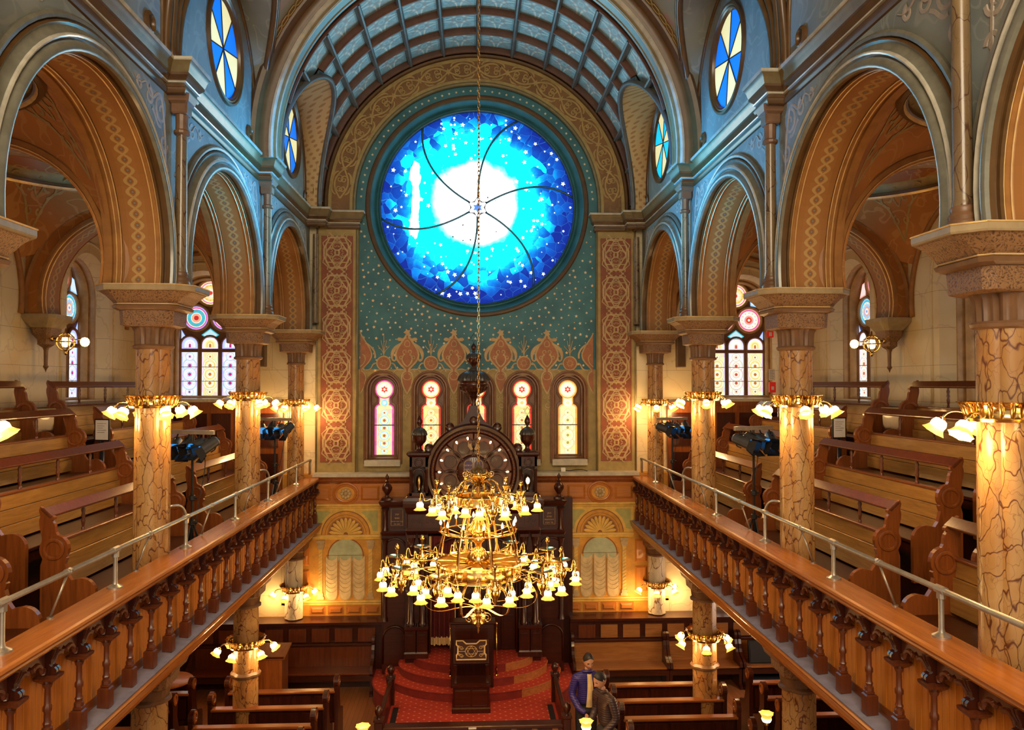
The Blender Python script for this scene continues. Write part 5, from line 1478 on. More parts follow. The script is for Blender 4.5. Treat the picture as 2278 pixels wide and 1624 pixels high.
# ---- stage lights on tripods
def par_can(T, parent):
    q = MB(); q.lathe([(0, -.17), (.05, -.165), (.075, -.14), (.08, .0), (.082, .10)], 14, T=T); can = q.obj('lamp_can', M_['lamp_grey'], parent, smooth=40)
    q = MB(); q.lathe([(.078, .09), (.0, .088)], 14, T=T); q.obj('lens', M_['lens_blue'], can)
    q = MB()
    for k in range(4):
        a = k * PI / 2
        R_ = T @ Matrix.Rotation(a, 4, 'Z')
        q.poly([R_ @ Vector(p) for p in ((.082, -.07, .10), (.082, .07, .10), (.12, .10, .22), (.12, -.10, .22))])
        q.poly([R_ @ Vector(p) for p in ((.086, -.07, .10), (.124, -.10, .222), (.124, .10, .222), (.086, .07, .10))])
    q.obj('barn_door', M_['black'], can)
    q = MB(); q.tube([T @ Vector(p) for p in ((0, .09, 0), (0, .10, .0), (0, .10, -.06), (0, .0, -.2), (0, -.10, -.06), (0, -.10, 0), (0, -.09, 0))], .010, 5); q.obj('yoke', M_['black'], can)
def stage_light(x, y, z0, H, rz, lab, tilt):
    t = empty('stage_light', (x, y, z0), rz, label=lab, category='stage light', group='tripod stage lights', kind='thing')
    for k in range(3):
        a = 2 * PI * k / 3 + .5
        q = MB(); q.tube([(.03 * cos(a), .03 * sin(a), .95), (.27 * cos(a), .27 * sin(a), .01)], .014, 6); q.tube([(.02 * cos(a), .02 * sin(a), .35), (.18 * cos(a), .18 * sin(a), .33)], .008, 5); lg = q.obj('leg', M_['black'], t)
        q = MB(); q.lathe([(.025, 0), (.025, .03)], 8, (.27 * cos(a), .27 * sin(a), 0)); q.obj('rubber_foot', M_['black_matte'], lg)
    q = MB(); q.tube([(0, 0, .2), (0, 0, 1.0)], .024, 8); q.tube([(0, 0, 1.0), (0, 0, H)], .018, 8); q.obj('pole', M_['black'], t)
    for zz in (.95, .34, 1.3):
        q = MB(); q.lathe([(.03, 0), (.045, .01), (.045, .07), (.03, .08)], 10, (0, 0, zz)); q.tube([(.04, 0, zz + .04), (.09, 0, zz + .04)], .012, 6); q.obj('collar', M_['black'], t)
    q = MB(); q.box(-.36, .36, -.022, .022, H, H + .05); q.box(-.36, .36, -.03, .03, H + .05, H + .056); q.obj('crossbar', M_['steel'], t)
    for i, (dx, yaw, pt) in enumerate(((-.25, .5, -.25), (-.06, .2, -.4), (.12, -.1, -.2), (.30, -.5, -.45))):
        T = Matrix.Translation((dx, -.06, H - .16)) @ Matrix.Rotation(yaw + tilt, 4, 'Z') @ Matrix.Rotation(PI / 2 - pt + .1, 4, 'X')
        par_can(T, t)
        q = MB(); q.tube([(dx, 0, H), (dx, -.03, H - .06)], .012, 6); q.obj('clamp', M_['black'], t)
    q = MB(); q.tube(bez((.1, .03, H - .05), (.25, .1, H - .5), (.05, .1, H - .6), (.03, .04, .9), 10), .006, 5); q.obj('cable', M_['black_matte'], t)
stage_light(-4.08, 11.35, GF, 2.24, -.35, 'black tripod stage light between first and second left gallery columns in view', 0)
stage_light(-4.06, 15.9, GF, 2.22, -.3, 'black tripod stage light beyond the second left gallery column, near the end wall', .2)
stage_light(4.06, 11.45, GF, 2.27, .4, 'black tripod stage light just left of the marble column with the red alarm behind', 0)
stage_light(4.06, 16.2, GF, 2.2, .3, 'black tripod stage light at the far end of the right gallery', .2)

# blue gelled beams of the stage lights, thrown across the nave at the opposite arcade
for x, y, z, to, en in ((-3.62, 11.2, 5.72, (3.8, 13.6, 10.0), 6500), (-3.66, 15.6, 5.7, (3.8, 11.2, 10.1), 5600), (3.56, 11.3, 5.75, (-3.8, 13.6, 10.0), 6500), (3.6, 15.9, 5.7, (-3.8, 11.2, 10.1), 5600)):
    l = bpy.data.lights.new('stage_beam', 'SPOT'); l.energy = en; l.color = (.015, .42, 1.0); l.spot_size = rad(27); l.spot_blend = .9; l.shadow_soft_size = .08
    o = bpy.data.objects.new('stage_beam', l); C.objects.link(o); o.location = (x, y, z); o.rotation_euler = (Vector(to) - Vector((x, y, z))).to_track_quat('-Z', 'Y').to_euler()

# ---- notices, alarms, exits, speakers
def sign_stand(x, y, z, lab, rz):
    t = empty('sign_stand', (x, y, z), rz, label=lab, category='sign', group='notice stands', kind='thing')
    q = MB(); q.lathe([(.17, 0), (.17, .02), (.04, .03), (.03, .05)], 16); q.obj('base', M_['black'], t)
    q = MB(); q.tube([(0, 0, .04), (0, 0, 1.15)], .035, 10); q.obj('post', M_['black'], t, smooth=True)
    q = MB(); q.box(-.13, .13, -.012, .012, 1.15, 1.50); fr_ = q.obj('frame', M_['black'], t)
    q = MB(); q.box(-.11, .11, -.016, -.012, 1.17, 1.48); pp = q.obj('paper', M_['white'], t)
    q = MB()
    for i in range(5): q.box(-.08, .08 - .03 * (i % 3), -.018, -.016, 1.42 - i * .035, 1.43 - i * .035)
    q.obj('print', M_['strap_grey'], pp)
sign_stand(-5.98, 12.75, TIER[1] + .24, 'white notice in a black frame on a post in the left gallery aisle', -.2)
sign_stand(5.98, 12.75, TIER[1] + .24, 'white notice in a black frame on a post in the right gallery aisle', .2)
def text(body, size, loc, rot, mat_, parent, name='lettering', ext=.002):
    cu = bpy.data.curves.new(name, 'FONT'); cu.body = body; cu.size = size; cu.extrude = ext
    cu.align_x = 'CENTER'; cu.align_y = 'CENTER'
    ob = bpy.data.objects.new(name, cu); C.objects.link(ob)
    cu.materials.append(mat_); cu.resolution_u = 3
    dg = bpy.context.evaluated_depsgraph_get()
    me = bpy.data.meshes.new_from_object(ob.evaluated_get(dg)); bpy.data.objects.remove(ob)
    ob = bpy.data.objects.new(name, me); C.objects.link(ob); ob.location = loc; ob.rotation_euler = rot
    if parent: ob.parent = parent
    return ob
for s in (-1, 1):
    t = empty('exit_sign', (s * 5.86, YW - .10, 9.47), label='red exit sign on the %s aisle end wall above the window' % sname(s), category='sign', group='exit signs', kind='thing')
    q = MB(); q.bbox(-.20, .20, -.03, .04, -.13, .13, .006); q.obj('box', M_['signred'], t)
    q = MB(); q.bbox(-.20, .20, -.03, .04, .13, .18, .006); q.obj('mount', M_['white'], t)
    text('EXIT', .17, (0, -.034, -.005), (PI / 2, 0, 0), M_['terracotta_lt'], t)
    q = MB(); q.bbox(-.10, .10, -.08, .08, -.39, .39, .01); sp = q.obj('wall_speaker', M_['greyspk'], None, loc=(s * 4.83 if s < 0 else 4.66, YW - .155, 7.28)); tag(sp, 'narrow brown column loudspeaker on the %s aisle end wall' % sname(s), 'speaker', 'wall speakers', 'thing')
    q = MB(); q.box(-.085, .085, -.086, -.08, -.37, .37); q.obj('grille', M_['moulding_dark'], sp)
t = empty('fire_alarm', (6.78, YW - .07, 7.66), label='small red fire alarm with white strobe on the right aisle end wall', category='alarm', kind='thing')
q = MB(); q.bbox(-.075, .075, -.04, 0, -.075, .075, .006); q.obj('alarm_body', M_['signred'], t)
q = MB(); q.bbox(-.03, .03, -.055, -.04, -.045, .045, .004); q.obj('strobe', M_['white'], t)
q = MB(); q.box(-.07, .07, -.008, 0, -.13, .13); pn = q.obj('notice', M_['white'], None, loc=(6.82, YW - .07, 6.72)); tag(pn, 'white printed notice on the wall above the red call point', 'notice', None, 'thing')
q = MB()
for i in range(6): q.box(-.05, .05 - .02 * (i % 2), -.011, -.008, .09 - i * .035, .10 - i * .035)
q.obj('print', M_['strap_grey'], pn)
t = empty('call_point', (6.82, YW - .07, 6.43), label='red fire call point below the notice on the right end wall', category='alarm', kind='thing')
q = MB(); q.bbox(-.075, .075, -.05, 0, -.12, .12, .006); q.obj('box', M_['signred'], t)
q = MB(); q.bbox(-.03, .03, -.06, -.05, -.06, .02, .004); q.obj('pull_handle', M_['white'], t)

# ---- bracket lanterns on the corbels
for s in (-1, 1):
    t = empty('wall_lantern', (s * (XO - .22), YC[3] - .05, 7.28), label='brass openwork globe lantern with a second lit globe on the %s corbel' % sname(s), category='lamp', group='corbel lanterns', kind='thing')
    q = MB(); q.lathe([(.05, -.0), (.05, .02), (.02, .03)], 10, T=Matrix.Rotation(-s * PI / 2, 4, 'Y'), c=(-s * .12, 0, 0)); q.tube([(-s * .12, 0, 0), (-s * .62, 0, -.02)], .012, 6); q.obj('arm', M_['brass_dark'], t, smooth=True)
    c = (-s * .36, -.02, -.06)
    q = MB()
    for k in range(8):
        a = 2 * PI * k / 8
        q.tube([(c[0] + .15 * sin(b) * cos(a), c[1] + .15 * sin(b) * sin(a), c[2] + .15 * cos(b)) for b in [PI * j / 10 for j in range(11)]], .009, 5)
    for b in (PI / 2, PI / 3.2):
        q.tube([(c[0] + .15 * sin(b) * cos(a), c[1] + .15 * sin(b) * sin(a), c[2] + .15 * cos(b)) for a in [2 * PI * j / 20 for j in range(20)]], .012, 5, closed=True)
    q.lathe([(.0, .24), (.015, .22), (.02, .17), (.06, .14)], 8, c); q.lathe([(.05, -.14), (.03, -.17), (.04, -.19), (0, -.23)], 8, c)
    q.obj('lantern_cage', M_['brass'], t, smooth=True)
    q = MB(); q.lathe([(0, -.09), (.04, -.08), (.07, -.05), (.085, 0), (.07, .05), (.04, .08), (0, .09)], 18, c); q.obj('globe', M_['globe'], t, smooth=True)
    q = MB(); q.lathe([(0, -.08), (.04, -.07), (.065, -.04), (.075, 0), (.065, .04), (.04, .07), (.0, .08)], 18, (-s * .68, -.02, -.06)); q.obj('globe', M_['globe'], t, smooth=True)
M_['dome_sheen'] = plain('dark fluted wood with grey sheen', (.055, .048, .04), .3)  # greyer wood paints the pale highlights on the fluted domes
M_['cover'] = plain('dark bronze embroidered cloth', (.055, .014, .008), .7)
# ------------------------------------------------------------------ lower end wall: gallery front, painted niches, wainscot
YP = 17.55
pmap = lambda a, b, d: (a, YP - d, b)
wl = empty('wall_front_lower', kind='structure')
q = MB(); q.box(-4.3, 4.3, YP, YW + .1, 1.2, 4.50); q.obj('wall_core', M_['mural'], wl)
q = MB(); q.prism([(-3.62, 4.46), (3.62, 4.46), (3.62, 4.53), (-3.62, 4.53)], lambda a, b, d: (a, 17.40 + d, b), 0, .5); q.obj('sill_shelf', M_['dust'], wl)
q = MB(); q.sweep([((-3.6, 0), (0, 0)), ((3.6, 0), (0, 0))], [(0, 0)] * 2, lambda a, b, d: (a, b, d))
def hrun(name, x0, x1, prof, mat_):
    q = MB()
    for x in (x0, x1):
        for d, z in prof: q.v.append(pmap(x, z, d))
    n = len(prof)
    for i in range(n - 1): q.face([i, i + 1, n + i + 1, n + i])
    return q.obj(name, mat_, wl)
def raised(q, x0, x1, z0, z1, bev, d, base=0, mi=0):
    # fielded panel: bevelled rectangle standing d proud
    P0 = [(x0, z0), (x1, z0), (x1, z1), (x0, z1)]; P1 = [(x0 + bev, z0 + bev), (x1 - bev, z0 + bev), (x1 - bev, z1 - bev), (x0 + bev, z1 - bev)]
    b = len(q.v)
    for p in P0: q.v.append(pmap(p[0], p[1], base))
    for p in P1: q.v.append(pmap(p[0], p[1], base + d))
    for i in range(4): q.face([b + i, b + (i + 1) % 4, b + 4 + (i + 1) % 4, b + 4 + i], mi)
    q.face([b + 4, b + 5, b + 6, b + 7], mi)
hrun('cornice', -3.62, 3.62, [(.15, 4.46), (.14, 4.43), (.10, 4.41), (.09, 4.36), (.05, 4.33), (.03, 4.30), (.0, 4.29)], M_['wood_red'])
q = MB(); q.prism([(-3.62, 3.84), (3.62, 3.84), (3.62, 4.32), (-3.62, 4.32)], pmap, .02, 0); q.obj('parapet_ground', M_['wood_honey_x'], wl)
hrun('string_course', -3.62, 3.62, [(.0, 3.86), (.05, 3.85), (.06, 3.82), (.03, 3.79), (.02, 3.76), (0, 3.75)], M_['mural_lt'])
for s in (-1, 1):
    cx = s * 2.83 - .08
    for x0, x1 in ((cx - .74, cx - .33), (cx + .33, cx + .74)):
        q = MB(); raised(q, x0, x1, 3.93, 4.25, .05, .035, .02); q.obj('parapet_panel', M_['wood_honey_x'], wl)
    q = MB(); q.sweep([((cx + .27 * cos(a), 4.08 + .23 * sin(a)), (cos(a), sin(a))) for a in [2 * PI * k / 36 for k in range(36)]], [(.02, .02), (.015, .05), (-.01, .06), (-.03, .035), (-.05, .05), (-.07, .045), (-.08, .02)], pmap, closed=True); q.obj('medallion_ring', M_['wood_honey_x'], wl, smooth=40)
    q = MB(); q.prism(circ(cx, 4.08, .20, 28), pmap, .03, 0); q.obj('medallion_disc', M_['mural'], wl)
    q = MB()
    for k in range(8):
        a = 2 * PI * k / 8
        q.lathe([(.0, .035), (.03, .03), (.045, .0)], 10, T=Matrix.Rotation(PI / 2, 4, 'X'), c=pmap(cx + .085 * cos(a), 4.08 + .085 * sin(a), .03))
    q.lathe([(.0, .05), (.035, .03), (.05, .0)], 12, T=Matrix.Rotation(PI / 2, 4, 'X'), c=pmap(cx, 4.08, .03)); q.obj('rosette', M_['strap'], wl, smooth=50)
    # painted shell niche: flat mural built as thin paint layers in low relief
    q = MB(); q.prism([(cx - .76, 3.17), (cx + .76, 3.17), (cx + .76, 3.75), (cx - .76, 3.75)], pmap, .004, 0, back=False); q.obj('mural_field', M_['mural_lt'], wl)
    for sg in (-1, 1):
        q = MB(); q.prism([(cx + sg * .70, 3.24), (cx + sg * .70, 3.70), (cx + sg * .38, 3.70)] + [(cx + sg * x, z) for x, z in arc(0, 3.16, .60, rad(56), rad(10), 8)], pmap, .008, 0, back=False); q.obj('mural_green_field', M_['mural_gr'], wl)
    q = MB(); q.prism(arc(cx, 3.16, .52, 0, PI, 24), pmap, .008, 0, back=False); q.obj('niche_arch', M_['mural'], wl)
    q = MB()
    for r in (.53, .45, .40): q.ribbon(arc(cx, 3.16, r, 0, PI, 24), .022 if r > .5 else .012, pmap, .012)
    q.obj('niche_arch_line', M_['mural_dk'], wl)
    q = MB(); q.prism(arc(cx, 3.16, .385, 0, PI, 24), pmap, .010, 0, back=False); q.obj('niche_shadow', M_['mural_dk'], wl)
    for k in range(11):                                             # shell lobes
        a0, a1 = PI * k / 11, PI * (k + 1) / 11; am = (a0 + a1) / 2
        q = MB(); b = []
        P = [(cx + .05 * cos(a0), 3.18 + .05 * sin(a0)), (cx + .30 * cos(a0 + .02), 3.18 + .30 * sin(a0 + .02))] + [(cx + r * cos(a), 3.18 + r * sin(a)) for a, r in ((a0 + .06, .345), (am, .37), (a1 - .06, .345))] + [(cx + .30 * cos(a1 - .02), 3.18 + .30 * sin(a1 - .02)), (cx + .05 * cos(a1), 3.18 + .05 * sin(a1))]
        ctr = q.addv(pmap(cx + .22 * cos(am), 3.18 + .22 * sin(am), .045)); ids = [q.addv(pmap(x, z, .014)) for x, z in P]
        for i in range(len(ids)): q.face([ctr, ids[i], ids[(i + 1) % len(ids)]])
        q.obj('shell_lobe', M_['mural_lt'], wl, smooth=True)
    hrun('impost_moulding', cx - .80, cx + .76, [(.0, 3.18), (.04, 3.17), (.05, 3.13), (.03, 3.11), (.02, 3.07), (0, 3.06)], M_['mural_lt'])
    q = MB(); q.prism(arc(cx, 2.70, .37, 0, PI, 20) + [(cx - .37, 2.6), (cx + .37, 2.6)], pmap, .008, 0, back=False); q.obj('painted_pane', M_['pale_green'], wl)
    q = MB(); q.ribbon(arc(cx, 2.70, .39, 0, PI, 20), .02, pmap, .012); q.ribbon([(cx - .42, 2.72), (cx + .42, 2.72)], .008, pmap, .014); q.obj('pane_line', M_['mural_dk'], wl)
    for k in range(3):                                              # three painted curtains
        x0 = cx - .45 + .30 * k
        q = MB(); P = [(x0 + .01, 2.72)] + bez((x0 + .01, 2.72), (x0 + .08, 2.58), (x0 + .20, 2.58), (x0 + .28, 2.72), 8)[1:] + [(x0 + .28, 1.86)] + arc(x0 + .145, 1.86, .135, 0, -PI, 8) + [(x0 + .01, 1.86)]
        q.prism(P, pmap, .016, 0, back=False); cu = q.obj('painted_curtain', M_['cream_cloth'], wl)
        q = MB()
        for j in range(7):
            zz = 2.55 - j * .10; dp = .10 - .006 * j
            q.ribbon(bez((x0 + .03, zz + .03), (x0 + .08, zz - dp), (x0 + .20, zz - dp), (x0 + .26, zz + .03), 8), .008, pmap, .019)
        for xx in (.012, .275): q.ribbon([(x0 + xx, 2.7), (x0 + xx - .004, 2.2), (x0 + xx, 1.86)], [.012, .018, .01], pmap, .02)
        q.ribbon(arc(x0 + .145, 1.86, .12, 0, -PI, 8), .01, pmap, .02); q.obj('fold_line', M_['cream_line'], cu)
    for sg in (-1, 1):                                              # painted colonnettes
        x0 = cx + sg * .545
        q = MB(); q.prism([(x0 - .045, 1.9), (x0 + .045, 1.9), (x0 + .042, 2.86), (x0 - .042, 2.86)], pmap, .025, 0); q.obj('painted_colonnette', M_['mural_lt'], wl)
        q = MB()
        for j in range(12): q.ribbon([(x0 - .042, 1.92 + j * .075), (x0 + .042, 1.98 + j * .075)], .014, pmap, .03)
        for z0, z1, hw in ((2.86, 2.9, .06), (2.90, 3.0, .075), (3.0, 3.05, .09), (1.76, 1.82, .08), (1.82, 1.9, .06)): q.prism([(x0 - hw, z0), (x0 + hw, z0), (x0 + hw, z1), (x0 - hw, z1)], pmap, .034, 0)
        q.ribbon(spiral(x0 - .05, 2.97, .035, .01, 0, 1, 8), .012, pmap, .04); q.ribbon(spiral(x0 + .05, 2.97, .035, .01, 0, 1, 8), .012, pmap, .04)
        q.obj('painted_capital', M_['strap'], wl)
    hrun('dado_moulding', -4.3 if s < 0 else 1.94, -2.10 if s < 0 else 4.3, [(0, 1.74), (.04, 1.73), (.05, 1.70), (.02, 1.68), (.02, 1.64), (0, 1.63)], M_['mural_lt'])
    for k in range(4):
        x0 = cx - .80 + k * .40
        q = MB(); q.prism([(x0 + .02, 1.42), (x0 + .36, 1.42), (x0 + .36, 1.62), (x0 + .02, 1.62)], pmap, .006, 0, back=False); raised(q, x0 + .05, x0 + .33, 1.45, 1.59, .035, .03, .006); q.obj('dado_panel', M_['wood_honey_x'], wl)
    for z0, z1 in ((1.85, 2.42), (2.5, 3.02)):
        x0 = s * 3.76 - .08
        q = MB(); raised(q, x0 - .14, x0 + .14, z0, z1, .04, .03, .0); q.obj('side_panel', M_['wood_honey'], wl)
    # cream marble bay beyond the pale column, window slit, black recess
    q = MB(); q.box(*sorted((s * 4.12, s * 4.95)), YP - .02, YW, 1.2, 3.2); q.obj('marble_bay', M_['ashlar'], wl)
    q = MB(); q.box(*sorted((s * 4.95, s * 7.7)), YW - .1, YW, .9, 3.25); q.obj('aisle_wall_lower', M_['ashlar'], wl)
    LW = empty('window_%d' % (30 + (s > 0)), kind='structure')
    q = MB(); q.box(*sorted((s * 5.05, s * 6.6)), YW - .16, YW - .1, 1.5, 3.0); q.obj('window_frame', M_['win_frame'], LW)
    for k in range(3):
        q = MB(); x0, x1 = sorted((s * (5.15 + k * .48), s * (5.55 + k * .48))); q.box(x0, x1, YW - .18, YW - .16, 1.62, 2.9); q.obj('glass_pane', emis('pale lower window glass', (1, .86, .72), 1.4) if k == 0 and s < 0 else bpy.data.materials['pale lower window glass'], LW)
    # wainscot screen with ledge and panel row
    q = MB(); q.box(*sorted((s * 2.02, s * 7.6)), 17.12, YW, 0, 1.34); q.obj('wainscot_screen', M_['wood_dark'], wl)
    q = MB(); q.box(*sorted((s * 2.02, s * 7.6)), 17.02, YW - .1, 1.34, 1.40); q.obj('wainscot_ledge', M_['wood_dark_x'], wl)
    for k in range(11):
        x0 = s * (2.2 + k * .49)
        q = MB(); xa, xb = sorted((x0, x0 + s * .37))
        P0 = [(xa, .97), (xb, .97), (xb, 1.25), (xa, 1.25)]
        q.prism(P0, lambda a, b, d: (a, 17.12 - d, b), .025, 0); q.obj('wainscot_panel', M_['wood_palex' if s > 0 and k not in (0, 5) else 'wood_mid'], wl)
    if s > 0:
        SW = empty('window_32', kind='structure')
        for y0 in (13.2, 14.3):
            q = MB(); q.box(XO - .10, XO - .04, y0 - .06, y0 + .96, 1.1, 2.9); q.obj('window_frame', M_['win_frame'], SW)
            q = MB(); q.box(XO - .12, XO - .10, y0, y0 + .9, 1.2, 2.8); q.obj('glass_pane', bpy.data.materials['pale lower window glass'], SW)
    q = MB(); q.box(*sorted((s * (XO - .04), s * XO)), -2, YW, 0, 3.2); q.obj('outer_wall_lower', M_['ashlar'], wl)
q = MB(); q.box(-2.1, 2.1, 17.3, YW, 0, 4.0); q.obj('ark_wall', M_['wood_dark'], wl)

# ------------------------------------------------------------------ the ark
XA = -.09; YA = 16.55
ark = empty('ark', (XA, YA, .85), label='tall dark carved wooden ark with a round rosette front, side towers and urn finials', category='ark', kind='thing')
def A_(q, name, mat_='wood_dark', parent=None, smooth=False):
    q.v = [(x, y, z - .85) for x, y, z in q.v]
    return q.obj(name, M_[mat_], parent or ark, smooth=smooth)
fm = lambda a, b, d: (a, -d, b)
q = MB()
q.box(-1.42, -.95, .0, .75, .55, 4.0); q.box(.95, 1.42, 0, .75, .55, 4.0); q.box(-.95, .95, .0, .75, 3.45, 4.0); q.box(-.95, .95, .55, .75, .85, 3.45)
A_(q, 'carcass')
q = MB(); q.v = []
stack(q, [(1.39, .10, .02, 3.38), (1.42, .14, .02, 3.44), (1.39, .11, .02, 3.50), (1.39, .11, .02, 3.78), (1.42, .16, .02, 3.84), (1.46, .22, .02, 3.94), (1.48, .24, .02, 4.02), (1.42, .16, .02, 4.04)], c=(0, .05)); A_(q, 'entablature', 'wood_dark_x')
for i in range(9):
    q = MB(); q.prism([(-1.32 + i * .30, 3.54), (-1.08 + i * .30, 3.54), (-1.08 + i * .30, 3.74), (-1.32 + i * .30, 3.74)], fm, .10, .06)
    q.ribbon(spiral(-1.25 + i * .30, 3.64, .06, .015, 0, 1.2, 10), .014, lambda a, b, d: fm(a, b, d + .10), .012); q.ribbon(spiral(-1.14 + i * .30, 3.64, .06, .015, PI, -1.2, 10), .014, lambda a, b, d: fm(a, b, d + .10), .012)
    A_(q, 'frieze_panel')
for sx in (-1, 1):
    for x in (1.30, 1.06):
        q = MB(); q.lathe([(.085, 1.5), (.085, 1.55), (.06, 1.58), (.058, 2.3), (.065, 2.34), (.058, 2.38), (.052, 3.1), (.07, 3.13), (.06, 3.16), (.085, 3.26), (.095, 3.32)], 16, (sx * x, -.10, 0), fn=lambda a, z: 1 + .03 * cos(10 * a)); stack(q, [(.105, .105, .02, 3.32), (.105, .105, .02, 3.38)], c=(sx * x, -.10)); A_(q, 'column', smooth=40)
        q = MB(); stack(q, [(.13, .13, .01, .85), (.13, .13, .01, .95), (.115, .115, .01, .98), (.115, .115, .01, 1.4), (.13, .13, .01, 1.44), (.13, .13, .01, 1.5)], c=(sx * x, -.10)); A_(q, 'pedestal')
        q = MB(); q.prism([(sx * x - .07, 1.05), (sx * x + .07, 1.05), (sx * x + .07, 1.33), (sx * x - .07, 1.33)], fm, .23, .215); A_(q, 'pedestal_panel', 'wood_dark_x')
    # niche arch brackets
    q = MB(); q.tube([(sx * .92, -.02, .9), (sx * .92, -.02, 2.7)] + [(sx * x, -.02, z) for x, z in bez((.92, 2.7), (.92, 3.2), (.5, 3.3), (0, 3.36), 10)], .035, 6); A_(q, 'niche_moulding', smooth=True)
    # wings
    q = MB(); q.box(*sorted((sx * 1.42, sx * 1.93)), .25, .75, 0, 3.98); A_(q, 'wing')
    q = MB(); stack(q, [(.29, .30, .02, 3.90), (.32, .34, .02, 3.96), (.34, .36, .02, 4.02), (.28, .3, .02, 4.04)], c=(sx * 1.66, .45)); A_(q, 'wing_cornice', 'wood_dark_x')
    q = MB(); stack(q, [(.29, .30, .02, 3.30), (.31, .34, .02, 3.36), (.27, .3, .02, 3.40)], c=(sx * 1.66, .45)); A_(q, 'wing_moulding', 'wood_dark_x')
    for z0, z1 in ((.6, 1.35), (1.5, 3.2)):
        q = MB(); q.prism([(sx * 1.66 - .22, z0), (sx * 1.66 + .22, z0), (sx * 1.66 + .22, z1 - .2)] + arc(sx * 1.66, z1 - .22, .22, 0, PI, 10) + [(sx * 1.66 - .22, z1 - .2)], lambda a, b, d: (a, .25 - d, b), .03, 0); A_(q, 'wing_panel', 'wood_dark_x')
        q = MB(); q.tube([(a, .21, b) for a, b in [(sx * 1.66 - .25, z0), (sx * 1.66 - .25, z1 - .22)] + arc(sx * 1.66, z1 - .22, .25, PI, 0, 10) + [(sx * 1.66 + .25, z0)]], .018, 5); A_(q, 'panel_moulding', smooth=True)
    q = MB(); q.lathe([(.075, 1.5), (.05, 1.6), (.05, 3.1), (.08, 3.22)], 10, (sx * 1.87, .2, 0)); q.lathe([(.08, 3.40), (.055, 3.46), (.055, 3.78), (.085, 3.87)], 10, (sx * 1.87, .2, 0)); A_(q, 'wing_colonnette', smooth=40)
    # engraved plaque
    q = MB(); q.prism([(sx * 1.62 - .13, 3.50), (sx * 1.62 + .13, 3.50), (sx * 1.62 + .13, 3.86), (sx * 1.62 - .13, 3.86)], lambda a, b, d: (a, .25 - d, b), .03, 0); pq = A_(q, 'plaque', 'wood_dark_x')
    q = MB(); q.tube([(sx * 1.62 + a, .215, b) for a, b in ((-.125, 3.505), (.125, 3.505), (.125, 3.855), (-.125, 3.855))], .007, 4, closed=True)
    q.v = [(x, y, z - .85) for x, y, z in q.v]; q.obj('plaque_border', M_['strap'], pq)
    for (ln, zz, sz) in (('\u05d9\u05e6\u05d9\u05d1', 3.74, .055), ('\u05d0\u05e0\u05e9\u05d9', 3.66, .055), ('\u05e7\u05d4\u05dc \u05e2\u05d3\u05ea \u05d9\u05e9\u05e8\u05d0\u05dc', 3.59, .036), ('\u05d9\u05e9\u05d9\u05d1 \u05d5\u05d5\u05d4', 3.535, .045)) if sx < 0 else (('\u05d7\u05ea\u05df', 3.74, .055), ('\u05e9\u05d9\u05d4\u05d8', 3.67, .05), ('\u05d3\u05d0\u05de\u05d9\u05d8\u05e9\u05d0\u05d3', 3.605, .045), ('\u05e4\u05e8 \u05e8\u05e6\u05d4\u05d5', 3.54, .05)):
        text(ln[::-1], sz, (sx * 1.62, .215, zz - .85), (PI / 2, 0, 0), M_['strap'], pq)
    # wing urn finial
    q = MB(); stack(q, [(.11, .11, .01, 4.04), (.11, .11, .01, 4.08), (.08, .08, .01, 4.10)], c=(sx * 1.84, .3)); q.lathe([(.05, 4.10), (.035, 4.14), (.06, 4.18), (.10, 4.25), (.105, 4.30), (.07, 4.37), (.035, 4.40), (.045, 4.43), (.02, 4.46), (.03, 4.50), (.035, 4.53), (0, 4.60)], 16, (sx * 1.84, .3, 0), fn=lambda a, z: 1 + .05 * cos(12 * a)); A_(q, 'wing_urn', smooth=50)
    # towers
    tx = sx * 1.14
    q = MB(); stack(q, [(.34, .26, .02, 4.02), (.34, .26, .02, 4.08), (.27, .24, .02, 4.14), (.25, .22, .02, 4.18)], c=(tx, .05))
    for dx in (-.19, .14): q.box(tx + dx, tx + dx + .05, -.15, .25, 4.18, 5.0)
    q.box(tx - .19, tx + .19, .18, .25, 4.18, 5.0); q.box(tx - .19, tx + .19, -.15, .25, 4.78, 5.0); q.box(tx - .19, tx + .19, -.15, .25, 4.18, 4.24)
    stack(q, [(.20, .21, .02, 4.98), (.25, .26, .02, 5.03), (.25, .26, .02, 5.07), (.15, .15, .02, 5.10)], c=(tx, .05)); A_(q, 'tower')
    q = MB(); q.tube([(tx + a, -.16, b) for a, b in [(-.12, 4.26), (-.12, 4.62)] + arc(0, 4.62, .12, PI, 0, 10) + [(.12, 4.26)]], .02, 6); q.tube([(tx + a, -.16, b) for a, b in circ(0, 4.87, .075, 14)], .018, 6, closed=True); A_(q, 'tower_moulding', smooth=True)
    for dx in (-.165, .165):
        q = MB(); q.lathe([(.03, 4.24), (.02, 4.3), (.02, 4.65), (.035, 4.72)], 8, (tx + dx, -.18, 0)); A_(q, 'tower_colonnette', smooth=40)
    q = MB(); q.lathe([(.02, 4.26), (.05, 4.28), (.03, 4.30), (.06, 4.36), (.07, 4.46), (.05, 4.56), (.03, 4.58)], 12, (tx, .0, 0)); tl = A_(q, 'tower_lamp', 'brass_dark', smooth=True)
    if sx > 0:
        q = MB(); q.lathe([(0, 4.40), (.028, 4.42), (.042, 4.47), (.03, 4.52), (0, 4.55)], 12, (tx, -.09, 0)); q.v = [(x, y, z - .85) for x, y, z in q.v]; q.obj('lamp_bulb', M_['flame_bulb'], tl, smooth=True)
